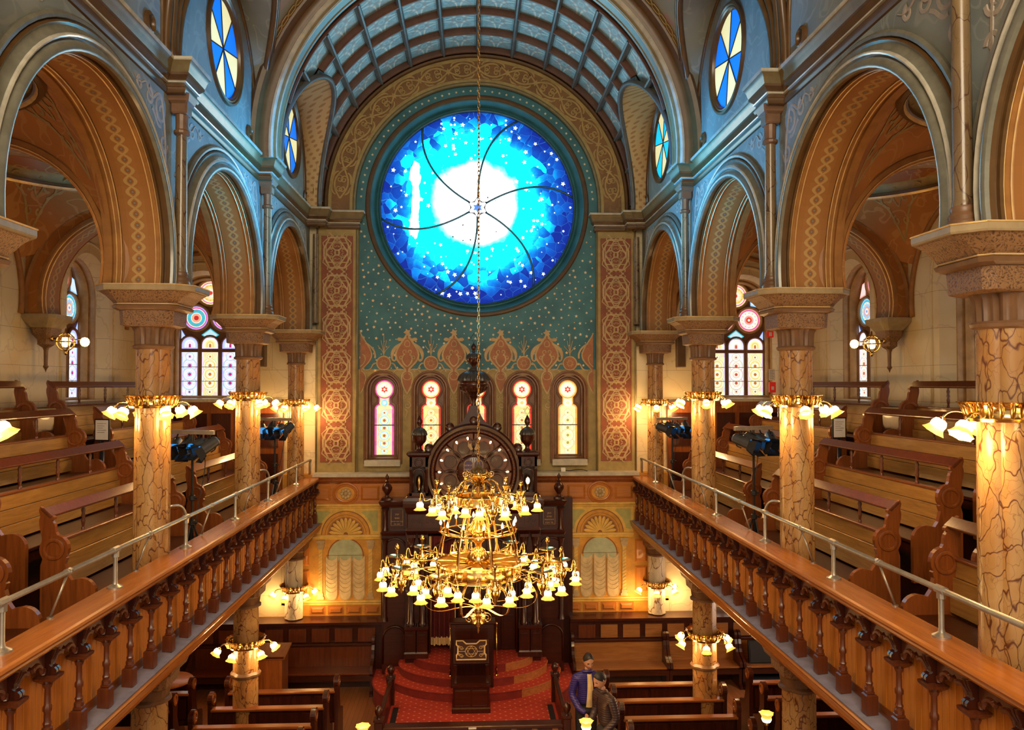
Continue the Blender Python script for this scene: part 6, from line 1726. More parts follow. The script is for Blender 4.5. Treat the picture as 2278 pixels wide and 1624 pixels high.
    q = MB(); q.lathe([(.09, 5.10), (.05, 5.14), (.045, 5.19), (.08, 5.24), (.125, 5.29), (.145, 5.35), (.15, 5.41), (.16, 5.43)], 40, (tx, .05, 0), fn=lambda a, z: 1 + (.05 * cos(14 * a) if 5.22 < z < 5.4 else 0)); q.lathe([(.03, 5.60), (.025, 5.63), (.055, 5.67), (.065, 5.72), (.045, 5.77), (.012, 5.84)], 16, (tx, .05, 0)); A_(q, 'tower_urn', smooth=50)
    q = MB(); q.lathe([(.16, 5.43), (.16, 5.45), (.14, 5.51), (.10, 5.56), (.03, 5.60)], 64, (tx, .05, 0), fn=lambda a, z: 1 + (.06 * cos(14 * a) if 5.42 < z < 5.6 else 0)); A_(q, 'tower_urn_dome', 'dome_sheen', smooth=70)
    q = MB()
    for rot in (0, PI): q.tube([(tx + .09 * sin(a + rot), .05, 5.93 + .09 * cos(a + rot)) for a in (0, 2 * PI / 3, 4 * PI / 3)], .007, 4, closed=True)
    A_(q, 'star_finial', 'brass_dark')
# round front
CZ = 4.66
q = MB(); q.lathe([(0, 0), (.96, 0), (.96, .22), (0, .22)], 64, T=Matrix.Rotation(-PI / 2, 4, 'X') @ Matrix.Scale(1, 4), c=(0, .02, CZ)); A_(q, 'round_panel', 'wood_mid')
q = MB(); q.sweep([((.0, CZ), (cos(a), sin(a))) for a in [2 * PI * k / 72 for k in range(72)]], [(1.02, -.05), (1.02, .06), (.98, .10), (.92, .09), (.90, .055), (.88, .07), (.84, .07), (.82, .03), (.80, .0)], fm, closed=True); A_(q, 'rim_moulding', 'wood_dark', smooth=35)
q = MB()
for k in range(84):
    a = 2 * PI * k / 84
    q.lathe([(0, .03), (.016, .022), (.022, 0)], 6, T=Matrix.Rotation(PI / 2, 4, 'X'), c=(.86 * cos(a), -.065, CZ + .86 * sin(a)))
A_(q, 'rim_bead', 'wood_red', smooth=True)['kind'] = 'stuff'
for k in range(8):
    a = PI / 2 + 2 * PI * k / 8 + PI / 8
    cx, cz = .53 * cos(a), CZ + .53 * sin(a)
    q = MB()
    for r, w_ in ((.235, .03), (.13, .026)): q.sweep([((cx + r * cos(b), cz + r * sin(b)), (cos(b), sin(b))) for b in [2 * PI * j / 28 for j in range(28)]], [(w_ / 2, 0), (w_ / 4, .035), (-w_ / 4, .035), (-w_ / 2, 0)], fm, closed=True)
    q.prism(circ(cx, cz, .12, 20), fm, .012, 0)
    A_(q, 'rosette_ring', 'wood_dark', smooth=35)
    q = MB(); q.tube([(.8 * cos(a + .39) * t, -.02, CZ + .8 * sin(a + .39) * t) for t in (.42, .7, 1)], .018, 5); A_(q, 'rosette_spoke', 'wood_dark', smooth=True)
q = MB(); q.lathe([(0, .05), (.30, .05), (.34, .03), (.36, .0)], 40, T=Matrix.Rotation(PI / 2, 4, 'X'), c=(0, 0, CZ)); 
A_(q, 'centre_boss', 'wood_dark', smooth=35)
q = MB()
for k in range(36):
    a = 2 * PI * k / 36
    q.tube([(.19 * cos(a), -.052, CZ + .19 * sin(a)), (.29 * cos(a), -.055, CZ + .29 * sin(a))], .006, 4)
A_(q, 'carved_ray', 'wood_red')
for sx in (-1, 1):
    q = MB(); q.prism(arched(sx * .105, .18, CZ - .26, CZ + .16, 10), fm, .085, .05); tb = A_(q, 'tablet', 'purple')
    q = MB(); q.ribbon([(x, z) for x, z in arched(sx * .105, .185, CZ - .262, CZ + .16, 10)], .014, lambda a, b, d: fm(a, b, .085 + d), .008, closed=True); q.v = [(x, y, z - .85) for x, y, z in q.v]; q.obj('tablet_border', M_['strap'], tb)
    for i, ln in enumerate((('\u05d0\u05e0\u05db\u05d9', '\u05dc\u05d0 \u05d9\u05d4\u05d9\u05d4', '\u05dc\u05d0 \u05ea\u05e9\u05d0', '\u05d6\u05db\u05d5\u05e8', '\u05db\u05d1\u05d3') if sx > 0 else ('\u05dc\u05d0 \u05ea\u05e8\u05e6\u05d7', '\u05dc\u05d0 \u05ea\u05e0\u05d0\u05e3', '\u05dc\u05d0 \u05ea\u05d2\u05e0\u05d1', '\u05dc\u05d0 \u05ea\u05e2\u05e0\u05d4', '\u05dc\u05d0 \u05ea\u05d7\u05de\u05d3'))):
        text(ln[::-1], .05, (sx * .105, -.092, CZ + .14 - i * .085 - .85), (PI / 2, 0, 0), M_['star'], tb)
for k in range(18):
    a = PI / 2 + 2 * PI * (k + .5) / 18
    ca, sa = cos(a), sin(a)
    q = MB(); T = Matrix.Translation((.76 * ca, -.03, CZ + .76 * sa)) @ Vector((-ca * .8, -.6, -sa * .8)).to_track_quat('Z', 'Y').to_matrix().to_4x4()
    q.lathe([(.0, -.01), (.018, 0), (.018, .03)], 8, T=T, mi=0); sk = A_(q, 'bulb_socket', 'brass_dark')
    q = MB(); q.lathe([(.014, .03), (.022, .05), (.014, .085), (0, .105)], 8, T=T); q.v = [(x, y, z - .85) for x, y, z in q.v]; q.obj('flame_bulb', M_['flame_bulb'], sk, smooth=True)
q = MB()   # small gilt eagle-like spread wings over the tablets
for sg in (-1, 1): q.prism([(sg * .01, 5.14), (sg * .06, 5.11), (sg * .12, 5.2), (sg * .11, 5.3), (sg * .08, 5.24), (sg * .05, 5.27), (sg * .04, 5.2)], fm, .09, .07)
A_(q, 'gilt_wings', 'strap')
for deg in (90, 62, 118, 28, 152):
    a = rad(deg)
    q = MB(); q.lathe([(0, .05), (.05, .05), (.07, .06), (.095, .03), (.095, -.15)], 16, T=Matrix.Rotation(PI / 2, 4, 'X'), c=(1.06 * cos(a), -.02, CZ + 1.06 * sin(a) + (.02 if deg == 90 else 0))); A_(q, 'rim_knob', 'wood_dark', smooth=35)
# swept pediment and great urn
q = MB()
for sg in (-1, 1):
    q.prism([(sg * .0, 5.55)] + [(sg * x, z) for x, z in bez((.44, 5.60), (.22, 5.66), (.14, 5.82), (.09, 6.05), 8)] + [(0, 6.05)], fm, .06, -.14)
A_(q, 'swept_pediment', 'wood_dark')
fl = lambda lo, hi, n, k: (lambda a, z: 1 + (k * cos(n * a) if lo < z < hi else 0))
q = MB(); q.lathe([(.10, 5.95), (.06, 6.04), (.05, 6.14), (.07, 6.20), (.10, 6.23), (.08, 6.26), (.14, 6.30), (.22, 6.34), (.27, 6.39), (.295, 6.45)], 60, (0, .06, 0), fn=fl(6.28, 6.5, 20, .05)); q.lathe([(.30, 6.45), (.31, 6.47), (.30, 6.49), (.30, 6.53), (.315, 6.55), (.325, 6.57)], 40, (0, .06, 0)); A_(q, 'great_urn', 'wood_dark', smooth=50)
q = MB(); q.lathe([(.325, 6.57), (.325, 6.60), (.31, 6.65), (.28, 6.70), (.22, 6.75), (.15, 6.785), (.09, 6.80)], 100, (0, .06, 0), fn=fl(6.56, 6.80, 22, .06)); q.lathe([(.10, 6.79), (.10, 6.81), (.07, 6.83), (.05, 6.87)], 24, (0, .06, 0)); A_(q, 'urn_dome', 'dome_sheen', smooth=70)
q = MB(); q.lathe([(.05, 6.86), (.055, 6.90), (.10, 6.94), (.135, 6.99), (.14, 7.03), (.15, 7.05)], 48, (0, .06, 0), fn=fl(6.9, 7.04, 16, .05)); q.lathe([(.03, 7.19), (.025, 7.22), (.055, 7.25), (.06, 7.29), (.03, 7.34), (.012, 7.37)], 20, (0, .06, 0)); A_(q, 'upper_urn', 'wood_dark', smooth=50)
q = MB(); q.lathe([(.15, 7.05), (.15, 7.07), (.13, 7.12), (.09, 7.16), (.03, 7.19)], 70, (0, .06, 0), fn=fl(7.04, 7.19, 16, .06)); A_(q, 'upper_urn_dome', 'dome_sheen', smooth=70)
q = MB()
for rot in (0, PI): q.tube([(.10 * sin(a + rot), .06, 7.48 + .10 * cos(a + rot)) for a in (0, 2 * PI / 3, 4 * PI / 3)], .008, 4, closed=True)
A_(q, 'star_finial', 'black')
# ark curtain and dark doors in the niche
def folds(q, x0, x1, z0, z1, y, n, amp):
    q.grid(lambda u, v: (x0 + (x1 - x0) * u, y + amp * sin(u * n * 2 * PI) * (.5 + .5 * v), z1 + (z0 - z1) * v), n * 8, 10)
q = MB(); folds(q, -.90, -.38, 1.12, 3.30, 0, 5, .035); cur = q.obj('ark_curtain', M_['velvet'], None, smooth=True, loc=(XA, YA + .10, 0)); tag(cur, 'dark red velvet curtain with gold fringe hanging in the ark opening', 'curtain', None, 'thing')
q = MB(); q.tube([(-.91, -.03, 3.3), (-.905, -.045, 2.2), (-.915, -.04, 1.1)], .03, 6); q.grid(lambda u, v: (-.90 + .52 * u, -.01 + .035 * sin(u * 5 * 2 * PI), 1.20 - .16 * v - .03 * abs(sin(u * 9 * PI))), 40, 2); q.tube([(-.38, -.03, 3.3), (-.38, -.045, 2.2), (-.38, -.04, 1.1)], .014, 6); q.obj('gold_fringe', M_['gold_cloth'], cur, smooth=True)
for k in range(4):
    x0 = -.34 + k * .31
    q = MB(); q.box(x0, x0 + .30, .18, .24, .88, 3.3); dr = A_(q, 'door_leaf', 'wood_dark')
    for z0, z1 in ((.98, 1.6), (1.75, 3.2)):
        q = MB(); q.box(x0 + .05, x0 + .25, .16, .18, z0, z1); q.v = [(x, y, z - .85) for x, y, z in q.v]; q.obj('door_panel', M_['wood_dark_x'], dr)

# ------------------------------------------------------------------ carpeted steps
plat = empty('carpeted_steps', (XA, 16.6, 0), label='red carpeted semicircular steps with pale dots in front of the ark', category='steps', kind='thing')
TI = [(2.08, 1.75, 0, .37), (1.82, 1.36, .37, .53), (1.55, 1.04, .53, .69), (1.25, .74, .69, .85)]
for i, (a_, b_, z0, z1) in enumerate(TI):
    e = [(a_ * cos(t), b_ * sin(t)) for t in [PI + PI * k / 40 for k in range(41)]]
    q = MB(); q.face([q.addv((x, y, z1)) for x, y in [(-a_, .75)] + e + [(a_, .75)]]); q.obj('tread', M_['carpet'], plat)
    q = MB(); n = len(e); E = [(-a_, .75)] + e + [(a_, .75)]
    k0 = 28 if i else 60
    for lo, hi, mt, nm in ((0, min(k0, len(E) - 1), 'carpet_riser', 'riser'), (k0, len(E) - 2, 'riser', 'sun_patch_riser')):  # right-hand risers recoloured to paint a sun patch on the carpet
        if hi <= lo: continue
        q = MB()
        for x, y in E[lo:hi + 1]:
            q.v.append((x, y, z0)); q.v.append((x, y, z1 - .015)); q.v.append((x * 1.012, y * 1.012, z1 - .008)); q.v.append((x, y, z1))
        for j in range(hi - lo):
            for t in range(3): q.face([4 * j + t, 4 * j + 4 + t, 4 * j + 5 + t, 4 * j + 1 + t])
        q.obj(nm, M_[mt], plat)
q = MB(); q.box(-1.62, 1.62, -3.25, -1.2, 0, .368); q.obj('front_platform', M_['carpet'], plat)
# platform railing
pr_ = empty('platform_railing', (XA, 13.35, 0), label='dark wooden railing with knobbed posts round the front of the red platform', category='railing', kind='thing')
q = MB(); q.bbox(-1.50, 1.50, -.16, .06, .74, .80, .012); q.obj('front_beam', M_['wood_dark_x'], pr_)
q = MB(); q.box(-.08, .05, -.165, -.158, .755, .785); q.obj('brass_plate', M_['white'], pr_)
q = MB(); q.box(-1.48, 1.48, -.12, -.06, .05, .74); q.obj('front_panel', M_['wood_dark_x'], pr_)
for k in range(9):
    q = MB(); q.bbox(-1.44 + k * .345, -1.34 + k * .345, -.15, -.11, .08, .73, .008); q.obj('front_stile', M_['wood_red_z'], pr_)
for sx in (-1, 1):
    for yy in (0, 1.9):
        x = sx * 1.58
        q = MB(); stack(q, [(.07, .07, .012, .0), (.07, .07, .012, .84), (.085, .085, .012, .86), (.085, .085, .012, .9)], c=(x, yy)); p_ = q.obj('post', M_['wood_dark'], pr_)
        q = MB(); q.lathe([(.05, .9), (.035, .93), (.06, .97), (.075, 1.02), (.06, 1.07), (.03, 1.10), (0, 1.12)], 14, (x, yy, 0)); q.obj('knob', M_['wood_dark'], p_, smooth=True)
    q = MB(); q.bbox(sx * 1.58 - .04, sx * 1.58 + .04, .05, 1.85, .80, .86, .012); q.obj('side_rail', M_['wood_dark'], pr_)
    q = MB(); q.box(sx * 1.58 - .02, sx * 1.58 + .02, .05, 1.85, .37, .80); q.obj('side_panel', M_['wood_dark'], pr_)
    q = MB(); q.box(sx * 1.46 - .05, sx * 1.46 + .05, -.1, 1.7, .37, .385); q.obj('floor_border', M_['black_wood'], pr_)
# reading desk
dk = empty('reading_desk', (XA - .04, 14.98, .37), label='dark wooden reading desk with a star embroidered cover on its sloping top', category='desk', kind='thing')
q = MB(); stack(q, [(.36, .24, .01, 0), (.36, .24, .01, .08), (.34, .22, .01, .10), (.34, .22, .01, .46), (.37, .25, .01, .48), (.37, .25, .01, .52), (.31, .2, .01, .54)]); q.obj('pedestal', M_['wood_dark'], dk)
for x0, x1 in ((-.30, -.02), (.02, .30)):
    q = MB(); q.bbox(x0, x1, -.235, -.22, .14, .42, .01); q.obj('panel', M_['wood_dark_x'], dk)
for sx in (-1, 1):
    for yy in (-.15, .15):
        q = MB(); q.lathe([(.035, .54), (.022, .58), (.03, .7), (.022, .82), (.035, .86)], 10, (sx * .30, yy, 0)); q.obj('turned_leg', M_['wood_dark'], dk, smooth=40)
T = Matrix.Translation((0, 0, 1.05)) @ Matrix.Rotation(rad(40), 4, 'X')
q = MB(); q.bbox(-.33, .33, -.24, .26, -.025, .025, .01, T=T); q.obj('sloping_top', M_['wood_dark'], dk)
fmp = lambda a, b, d: tuple(T @ Vector((a * .84, b * .84 + .02, .03 + d)))
q = MB(); P = [(-.34, -.24), (.34, -.24), (.34, -.12), (.31, -.08), (.31, .10), (.35, .15), (.35, .25), (.20, .25), (.12, .17), (-.12, .17), (-.20, .25), (-.35, .25), (-.35, .15), (-.31, .10), (-.31, -.08), (-.34, -.12)]
q.prism(P, fmp, .006, -.004); cv = q.obj('cover', M_['cover'], dk)
q = MB(); q.ribbon(P, .035, lambda a, b, d: fmp(a * .97, b * .96, .006 + d), .004, closed=True); q.ribbon(circ(0, -.03, .135, 28), .012, lambda a, b, d: fmp(a, b, .007 + d), .004, closed=True)
for rot in (0, PI): q.ribbon([(.13 * sin(a + rot), -.03 + .13 * cos(a + rot)) for a in (0, 2 * PI / 3, 4 * PI / 3)], .016, lambda a, b, d: fmp(a, b, .008 + d), .005, closed=True)
for sg in (-1, 1):
    q.ribbon([(sg * .14, -.03), (sg * .30, -.03)], .012, lambda a, b, d: fmp(a, b, .007 + d), .004)
    for zz in (.06, -.13): q.ribbon(spiral(sg * .22, zz, .05, .015, 0, sg * 1.4, 12), .010, lambda a, b, d: fmp(a, b, .007 + d), .004); q.ribbon(spiral(sg * .27, zz + .03, .03, .01, 2, -sg * 1.4, 10), .008, lambda a, b, d: fmp(a, b, .007 + d), .004)
q.obj('gold_embroidery', M_['gold_cloth'], cv)
q = MB(); q.bbox(-.42, .42, -.12, .12, 0, 1.25, .012); pp = q.obj('pulpit_cabinet', M_['wood_dark'], None, loc=(XA - .02, 15.66, .53)); tag(pp, 'tall dark cabinet standing behind the star covered reading desk', 'cabinet', None, 'thing')
q = MB(); q.bbox(-.46, .46, -.15, .15, 1.25, 1.30, .012); q.obj('cabinet_top', M_['wood_dark_x'], pp)
for x0, x1 in ((-.37, -.03), (.03, .37)):
    q = MB(); q.bbox(x0, x1, -.135, -.12, .72, 1.18, .01); q.obj('panel', M_['wood_dark_x'], pp)
for sx in (-1, 1):
    t = empty('brass_pole', (XA + (.46 if sx > 0 else -.46), 15.72, .69), label='thin brass pole standing on the steps %s of the reading desk' % ('right' if sx > 0 else 'left'), category='pole', group='brass poles by the reading desk', kind='thing')
    q = MB(); q.lathe([(.03, 0), (.035, .02), (.02, .04)], 10); q.obj('foot', M_['brass'], t)
    q = MB(); q.tube([(0, 0, .03), (0, 0, 1.0)], .012, 8); q.lathe([(.022, .12), (.022, .16)], 8); q.obj('rod', M_['brass'], t, smooth=True)
    q = MB(); q.lathe([(.012, 1.0), (.025, 1.02), (.025, 1.05), (0, 1.08)], 8); q.obj('tip', M_['brass'], t, smooth=True)

q = MB(); q.bbox(-.05, .05, -.04, .04, 0, .09, .008); pb = q.obj('power_box', M_['white'], None, loc=(1.93, 17.62, 4.53)); tag(pb, 'small white power box with a black cable on the sill right of the ark', 'power box', None, 'thing')
q = MB(); q.tube(bez((.05, 0, .03), (.2, -.05, .0), (.3, .05, .09), (.55, 0, .012), 12), .009, 5); q.obj('cable', M_['black_matte'], pb, smooth=True)
M_['drum_in'] = plain('dull brass inside', (.50, .30, .06), .5, .3)
# ------------------------------------------------------------------ the great chandelier
CY = 11.7
ch = empty('chandelier', (-.02, CY, 3.9), label='huge two-tier brass chandelier with many lit amber bell shades hanging on a long chain', category='chandelier', kind='thing')
# chain
lk = MB(); lk.tube([(.018 * cos(a) if True else 0, 0, .042 * sin(a) if abs(sin(a)) < 2 else 0) for a in [2 * PI * k / 12 for k in range(12)]], .0065, 5, closed=True)
l0 = None
nl = 150
for i in range(nl):
    z = 1.42 + i * .064
    if l0 is None: l0 = lk.obj('chain_link', M_['brass_dark'], ch, smooth=True, loc=(0, 0, z))
    else:
        c = l0.copy(); C.objects.link(c); c.parent = ch; c.location = (0, 0, z); c.rotation_euler = (0, 0, (i % 2) * PI / 2 + .4)
def strap(q, pts, w_, ang):
    # flat brass strap lying in the vertical plane at angle ang; pts are (r, z)
    b = len(q.v); ca, sa = cos(ang), sin(ang)
    for r, z in pts:
        for t in (-w_ / 2, w_ / 2): q.v.append((r * ca - t * sa, r * sa + t * ca, z))
    for r, z in pts:
        for t in (-w_ / 2, w_ / 2): q.v.append(((r - .006) * ca - t * sa, (r - .006) * sa + t * ca, z - .004))
    n = len(pts)
    for i in range(n - 1):
        q.face([b + 2 * i, b + 2 * i + 1, b + 2 * i + 3, b + 2 * i + 2]); q.face([b + 2 * n + 2 * i, b + 2 * n + 2 * i + 2, b + 2 * n + 2 * i + 3, b + 2 * n + 2 * i + 1])
        q.face([b + 2 * i, b + 2 * i + 2, b + 2 * n + 2 * i + 2, b + 2 * n + 2 * i]); q.face([b + 2 * i + 1, b + 2 * n + 2 * i + 1, b + 2 * n + 2 * i + 3, b + 2 * i + 3])
# crown
q = MB(); q.lathe([(.02, 1.08), (.06, 1.10), (.055, 1.16), (.14, 1.22), (.15, 1.28), (.11, 1.33), (.05, 1.36), (.03, 1.40), (.0, 1.43)], 32, fn=lambda a, z: 1 + (.06 * cos(8 * a) if z > 1.18 else 0)); q.obj('crown_bowl', M_['brass'], ch, smooth=True)
for k in range(8):
    a = 2 * PI * k / 8 + .2
    q = MB(); q.tube([(x * cos(a), x * sin(a), z) for x, z in spiral(.20, 1.27, .05, .012, PI, 1.3, 14)], .010, 5); q.obj('crown_scroll', M_['brass'], ch, smooth=True)
for k in range(6):
    a = 2 * PI * k / 6 + .25
    q = MB(); q.tube([(x * cos(a), x * sin(a), z) for x, z in bez((.05, 1.10), (.16, 1.24), (.30, 1.18), (.33, .98), 8) + bez((.33, .98), (.40, .90), (.48, 1.02), (.60, .92), 6)[1:]], .016, 6); q.obj('crown_arm', M_['brass'], ch, smooth=True)
# centre stem, bell, hub
q = MB(); q.lathe([(.03, -.75), (.045, -.6), (.03, -.5), (.05, -.3), (.03, -.2), (.05, -.15)], 14); q.lathe([(.028, .1), (.028, .4), (.04, .42), (.028, .45), (.028, 1.1)], 12); q.obj('stem', M_['brass'], ch, smooth=50)
q = MB(); q.lathe([(.05, .72), (.06, .62), (.10, .54), (.16, .46), (.17, .43), (.12, .42), (.09, .36), (.11, .30), (.05, .24), (.04, .18)], 36, fn=lambda a, z: 1 + (.04 * cos(18 * a) if .44 < z < .7 else 0)); q.obj('bell', M_['brass'], ch, smooth=50)
q = MB(); q.lathe([(.04, .20), (.10, .15), (.165, .05), (.18, -.03), (.15, -.12), (.08, -.16), (.04, -.18)], 28); q.obj('hub', M_['brass'], ch, smooth=True)
# upper ring and lower drum
q = MB(); q.lathe([(.31, .84), (.0, .86)], 40); q.lathe([(.33, .80), (.345, .81), (.335, .83), (.335, .92), (.355, .94), (.34, .96), (.32, .95), (.325, .82), (.33, .80)], 48); q.obj('upper_band', M_['brass'], ch, smooth=40)
for z0, z1 in ((-.06, -.01), (-.24, -.19)):
    q = MB(); q.lathe([(.62, z0), (.64, z0 + .01), (.64, z1 - .01), (.62, z1), (.60, z1 - .02), (.60, z0 + .02), (.62, z0)], 64); q.obj('drum_ring', M_['brass'], ch, smooth=40)
q = MB(); q.lathe([(.612, -.21), (.622, -.17), (.622, -.08), (.612, -.04)], 64); q.obj('drum_band', M_['brass'], ch, smooth=60)
q = MB(); q.lathe([(.604, -.21), (.604, -.04)], 64); q.lathe([(.18, -.16), (.60, -.17)], 48); q.obj('drum_inside', M_['drum_in'], ch, smooth=60)
for k in range(20):
    a = 2 * PI * k / 20
    q = MB(); strap(q, [(.628, -.20), (.644, -.12), (.628, -.05)], .06, a); q.obj('drum_slat', M_['brass'], ch)
for k in range(8):
    a = 2 * PI * k / 8 + .3
    q = MB(); strap(q, bez((.34, .82), (.46, .60), (.62, .35), (.63, -.02), 12), .045, a); q.obj('stay_strap', M_['brass'], ch, smooth=True)
    q = MB(); strap(q, bez((.61, -.22), (.94, -.34), (1.0, -.58), (.68, -.66), 10) + bez((.68, -.66), (.48, -.70), (.30, -.62), (.05, -.70), 8)[1:], .04, a + .2); q.obj('lower_strap', M_['brass'], ch, smooth=True)
for k in range(6):
    a = 2 * PI * k / 6
    q = MB(); strap(q, spiral(.13, -.86, .075, .02, PI * .6, -1.5, 18), .05, a); q.obj('volute', M_['brass'], ch, smooth=True)
q = MB(); q.lathe([(.04, -.70), (.07, -.76), (.03, -.84), (.045, -.9), (.05, -.94), (.02, -.99), (.012, -1.02), (.02, -1.05), (0, -1.10)], 12); q.obj('drop_finial', M_['brass'], ch, smooth=True)
# candle ring
q = MB(); q.tube([(.56 * cos(a), .56 * sin(a), .42) for a in [2 * PI * k / 40 for k in range(40)]], .010, 5, closed=True); q.obj('candle_ring', M_['brass'], ch, smooth=True)
for k in range(12):
    a = 2 * PI * k / 12 + .13
    c = (.56 * cos(a), .56 * sin(a), .43)
    q = MB(); q.lathe([(.02, -.01), (.035, .0), (.016, .01), (.014, .10), (0, .10)], 8, c); q.tube([(.10 * cos(a), .1 * sin(a), .38), (.3 * cos(a), .3 * sin(a), .36), c], .008, 5); cd = q.obj('candle_holder', M_['brass'], ch, smooth=40)
    q = MB(); q.lathe([(.010, .10), (.020, .125), (.012, .16), (0, .19)], 8, c); q.obj('flame_bulb', M_['flame_bulb'], cd, smooth=True)
# spokes and lamp clusters
sh = MB(); sh.lathe([(.012, .012), (.03, .008), (.045, -.005), (.052, -.03), (.050, -.055), (.056, -.075), (.074, -.095), (.092, -.108)], 24, fn=lambda a, z: 1 + (.075 * cos(8 * a) if z < -.08 else .02 * cos(8 * a)))
shade0 = sh.obj('glass_shade', M_['shade'], ch, smooth=True)
def cluster(r, ang, z, n, rr, plate, drop, off=0.0):
    cx, cy = r * cos(ang), r * sin(ang)
    q = MB(); c = (cx, cy, z)
    q.lathe([(.012, -.02), (.012, .12), (.03, .14), (.036, .165), (.02, .195), (0, .215)], 10, c)
    q.lathe([(.02, -.02), (.035, -.04), (.03, -.07), (.07, -.12), (.075, -.17), (.055, -.23), (.03, -.27), (.035, -.29), (.015, -.32), (0, -.34)], 16, c, fn=lambda a, zz: 1 + .05 * cos(8 * a))
    if plate: q.lathe([(.02, .0), (.10, .015), (.135, .03), (.14, .022), (.02, -.015)], 24, c)
    else: q.lathe([(.03, -.02), (.05, .02), (.075, .05), (.07, .055), (.02, .0)], 14, c)
    cl = q.obj('lamp_cluster', M_['brass'], ch, smooth=50)
    for i in range(n):
        a = ang + off + 2 * PI * i / n
        ex, ey = cos(a), sin(a)
        p = bez((.04, -.14), (.10, -.02), (.17, -.22), (.20, -.06), 8) + bez((.20, -.06), (.22, .03), (rr, .02), (rr, -drop), 7)[1:]
        q = MB(); q.tube([(cx + x * ex, cy + x * ey, z + w_) for x, w_ in p], .009, 5); q.lathe([(.016, -.0), (.02, -.02), (.03, -.035), (.03, -.05)], 8, (cx + rr * ex, cy + rr * ey, z - drop + .03)); q.obj('lamp_arm', M_['brass'], cl, smooth=True)
        s_ = shade0.copy(); C.objects.link(s_); s_.parent = cl; s_.location = (cx + rr * ex, cy + rr * ey, z - drop - .03); s_.rotation_euler = (0, 0, random.random() * 2)
for k in range(10):
    a = 2 * PI * k / 10 + rad(-80)
    q = MB(); q.tube([(.15 * cos(a), .15 * sin(a), -.04), (1.20 * cos(a), 1.20 * sin(a), -.02)], .017, 7); q.tube([((.6 + x) * cos(a), (.6 + x) * sin(a), w_) for x, w_ in bez((0, -.22), (.2, -.26), (.3, -.05), (.55, -.10), 8)], .008, 5); q.obj('spoke', M_['brass'], ch, smooth=True)
    cluster(1.23, a, .0, 5, .26, True, .16, .63)
for k in range(6):
    a = 2 * PI * k / 6 + rad(-72)
    cluster(.64, a, .98, 4, .25, False, .12, .4)
bpy.data.objects.remove(shade0)

point('chandelier_light', (-.02, CY, 4.55), 60, WARM, .3)
point('chandelier_light', (-.02, CY, 3.3), 80, WARM, .5)
# ------------------------------------------------------------------ main floor: pews, benches, furniture, lamps, people
def floor_pew(L, loc, rz, label, group):
    P = empty('floor_pew', loc, rz, label=label, category='pew', group=group, kind='thing')
    q = MB(); q.bbox(-.44, -.02, .03, L - .03, .42, .46, .006); q.obj('seat', M_['wood_dark'], P)
    q = MB(); q.box(-.02, .02, .03, L - .03, .46, .98); q.obj('backrest', M_['wood_dark'], P)
    n = max(3, round(L / .42))
    for i in range(n):
        y0, y1 = .06 + (L - .12) * i / n + .03, .06 + (L - .12) * (i + 1) / n - .03
        q = MB(); q.bbox(.018, .035, y0, y1, .54, .92, .01); q.obj('back_panel', M_['wood_dark'], P)
    q = MB(); q.bbox(-.05, .10, .02, L - .02, .98, 1.03, .012); q.obj('top_rail', M_['wood_red_z'] if False else M_['wood_red'], P)
    for yy in (0, L):
        q = MB()
        out = [(-.48, 0), (-.48, .40)] + arc(-.36, .46, .12, PI, PI / 2, 5) + [(-.2, .64), (-.12, .85), (-.13, 1.02)] + arc(-.02, 1.16, .12, rad(210), rad(-30), 12) + [(.08, 1.0), (.07, .5), (.10, 0)]
        q.prism(out, lambda a, b, d: (a, d, b), -.035, .035); e = q.obj('end_panel', M_['wood_dark'], P, loc=(0, yy, 0))
        for sg in (-1, 1):
            q = MB(); q.lathe([(.095, 0), (.095, .012), (.06, .016), (.055, -.0), (0, -.0)], 16, T=Matrix.Rotation(-sg * PI / 2, 4, 'X'), c=(-.02, sg * .036, 1.16)); q.obj('medallion', M_['wood_red_z'], e, smooth=40)
    return P
RW = ['first', 'second', 'third', 'fourth', 'fifth']
p0 = None
for s, xs, L, nm in ((-1, -4.46, 1.92, 'left of the platform'), (1, 2.34, 1.94, 'right of the platform'), (1, 5.0, 2.4, 'under the right gallery'), (-1, -7.4, 2.3, 'under the left gallery')):
    fp = None
    for i in range(4):
        lab = 'dark floor pew %s, %s row back from the ark' % (nm, RW[i])
        loc = (xs - (.06 * i if s < 0 else 0), 14.33 - .72 * i, 0)
        if fp is None: fp = floor_pew(L, loc, -PI / 2, lab, 'main floor pews')
        else: copy_tree(fp, None, loc, -PI / 2, lab)
def wall_bench(x0, x1, label, wd='wood_palex'):
    B = empty('wall_bench', (x0, 17.08, 0), label=label, category='bench', group='benches along the end wall', kind='thing')
    L = x1 - x0
    q = MB(); q.bbox(.03, L - .03, -.50, -.04, .44, .48, .008); q.obj('seat', M_[wd], B)
    q = MB(); q.box(.03, L - .03, -.46, -.43, .30, .44); q.obj('seat_apron', M_['wood_dark_x'], B)
    q = MB(); q.box(.03, L - .03, -.06, -.02, .48, .92); q.obj('backrest', M_[wd], B)
    q = MB(); q.bbox(.03, L - .03, -.09, 0, .90, .95, .01); q.obj('top_rail', M_['wood_dark_x'], B)
    for xx in (0, L):
        q = MB(); out = [(-.54, 0), (-.54, .06), (-.46, .10), (-.46, .40), (-.54, .47)] + bez((-.54, .47), (-.54, .68), (-.20, .56), (-.20, .86), 8) + arc(-.08, 1.02, .11, rad(220), rad(0), 8) + [(.02, .9), (.02, 0)]
        q.prism(out, lambda a, b, d: (d, a, b), xx - .03, xx + .03); q.obj('end_panel', M_['wood_dark'], B)
wall_bench(-6.0, -2.22, 'long dark bench along the end wall left of the ark', 'wood_mid')
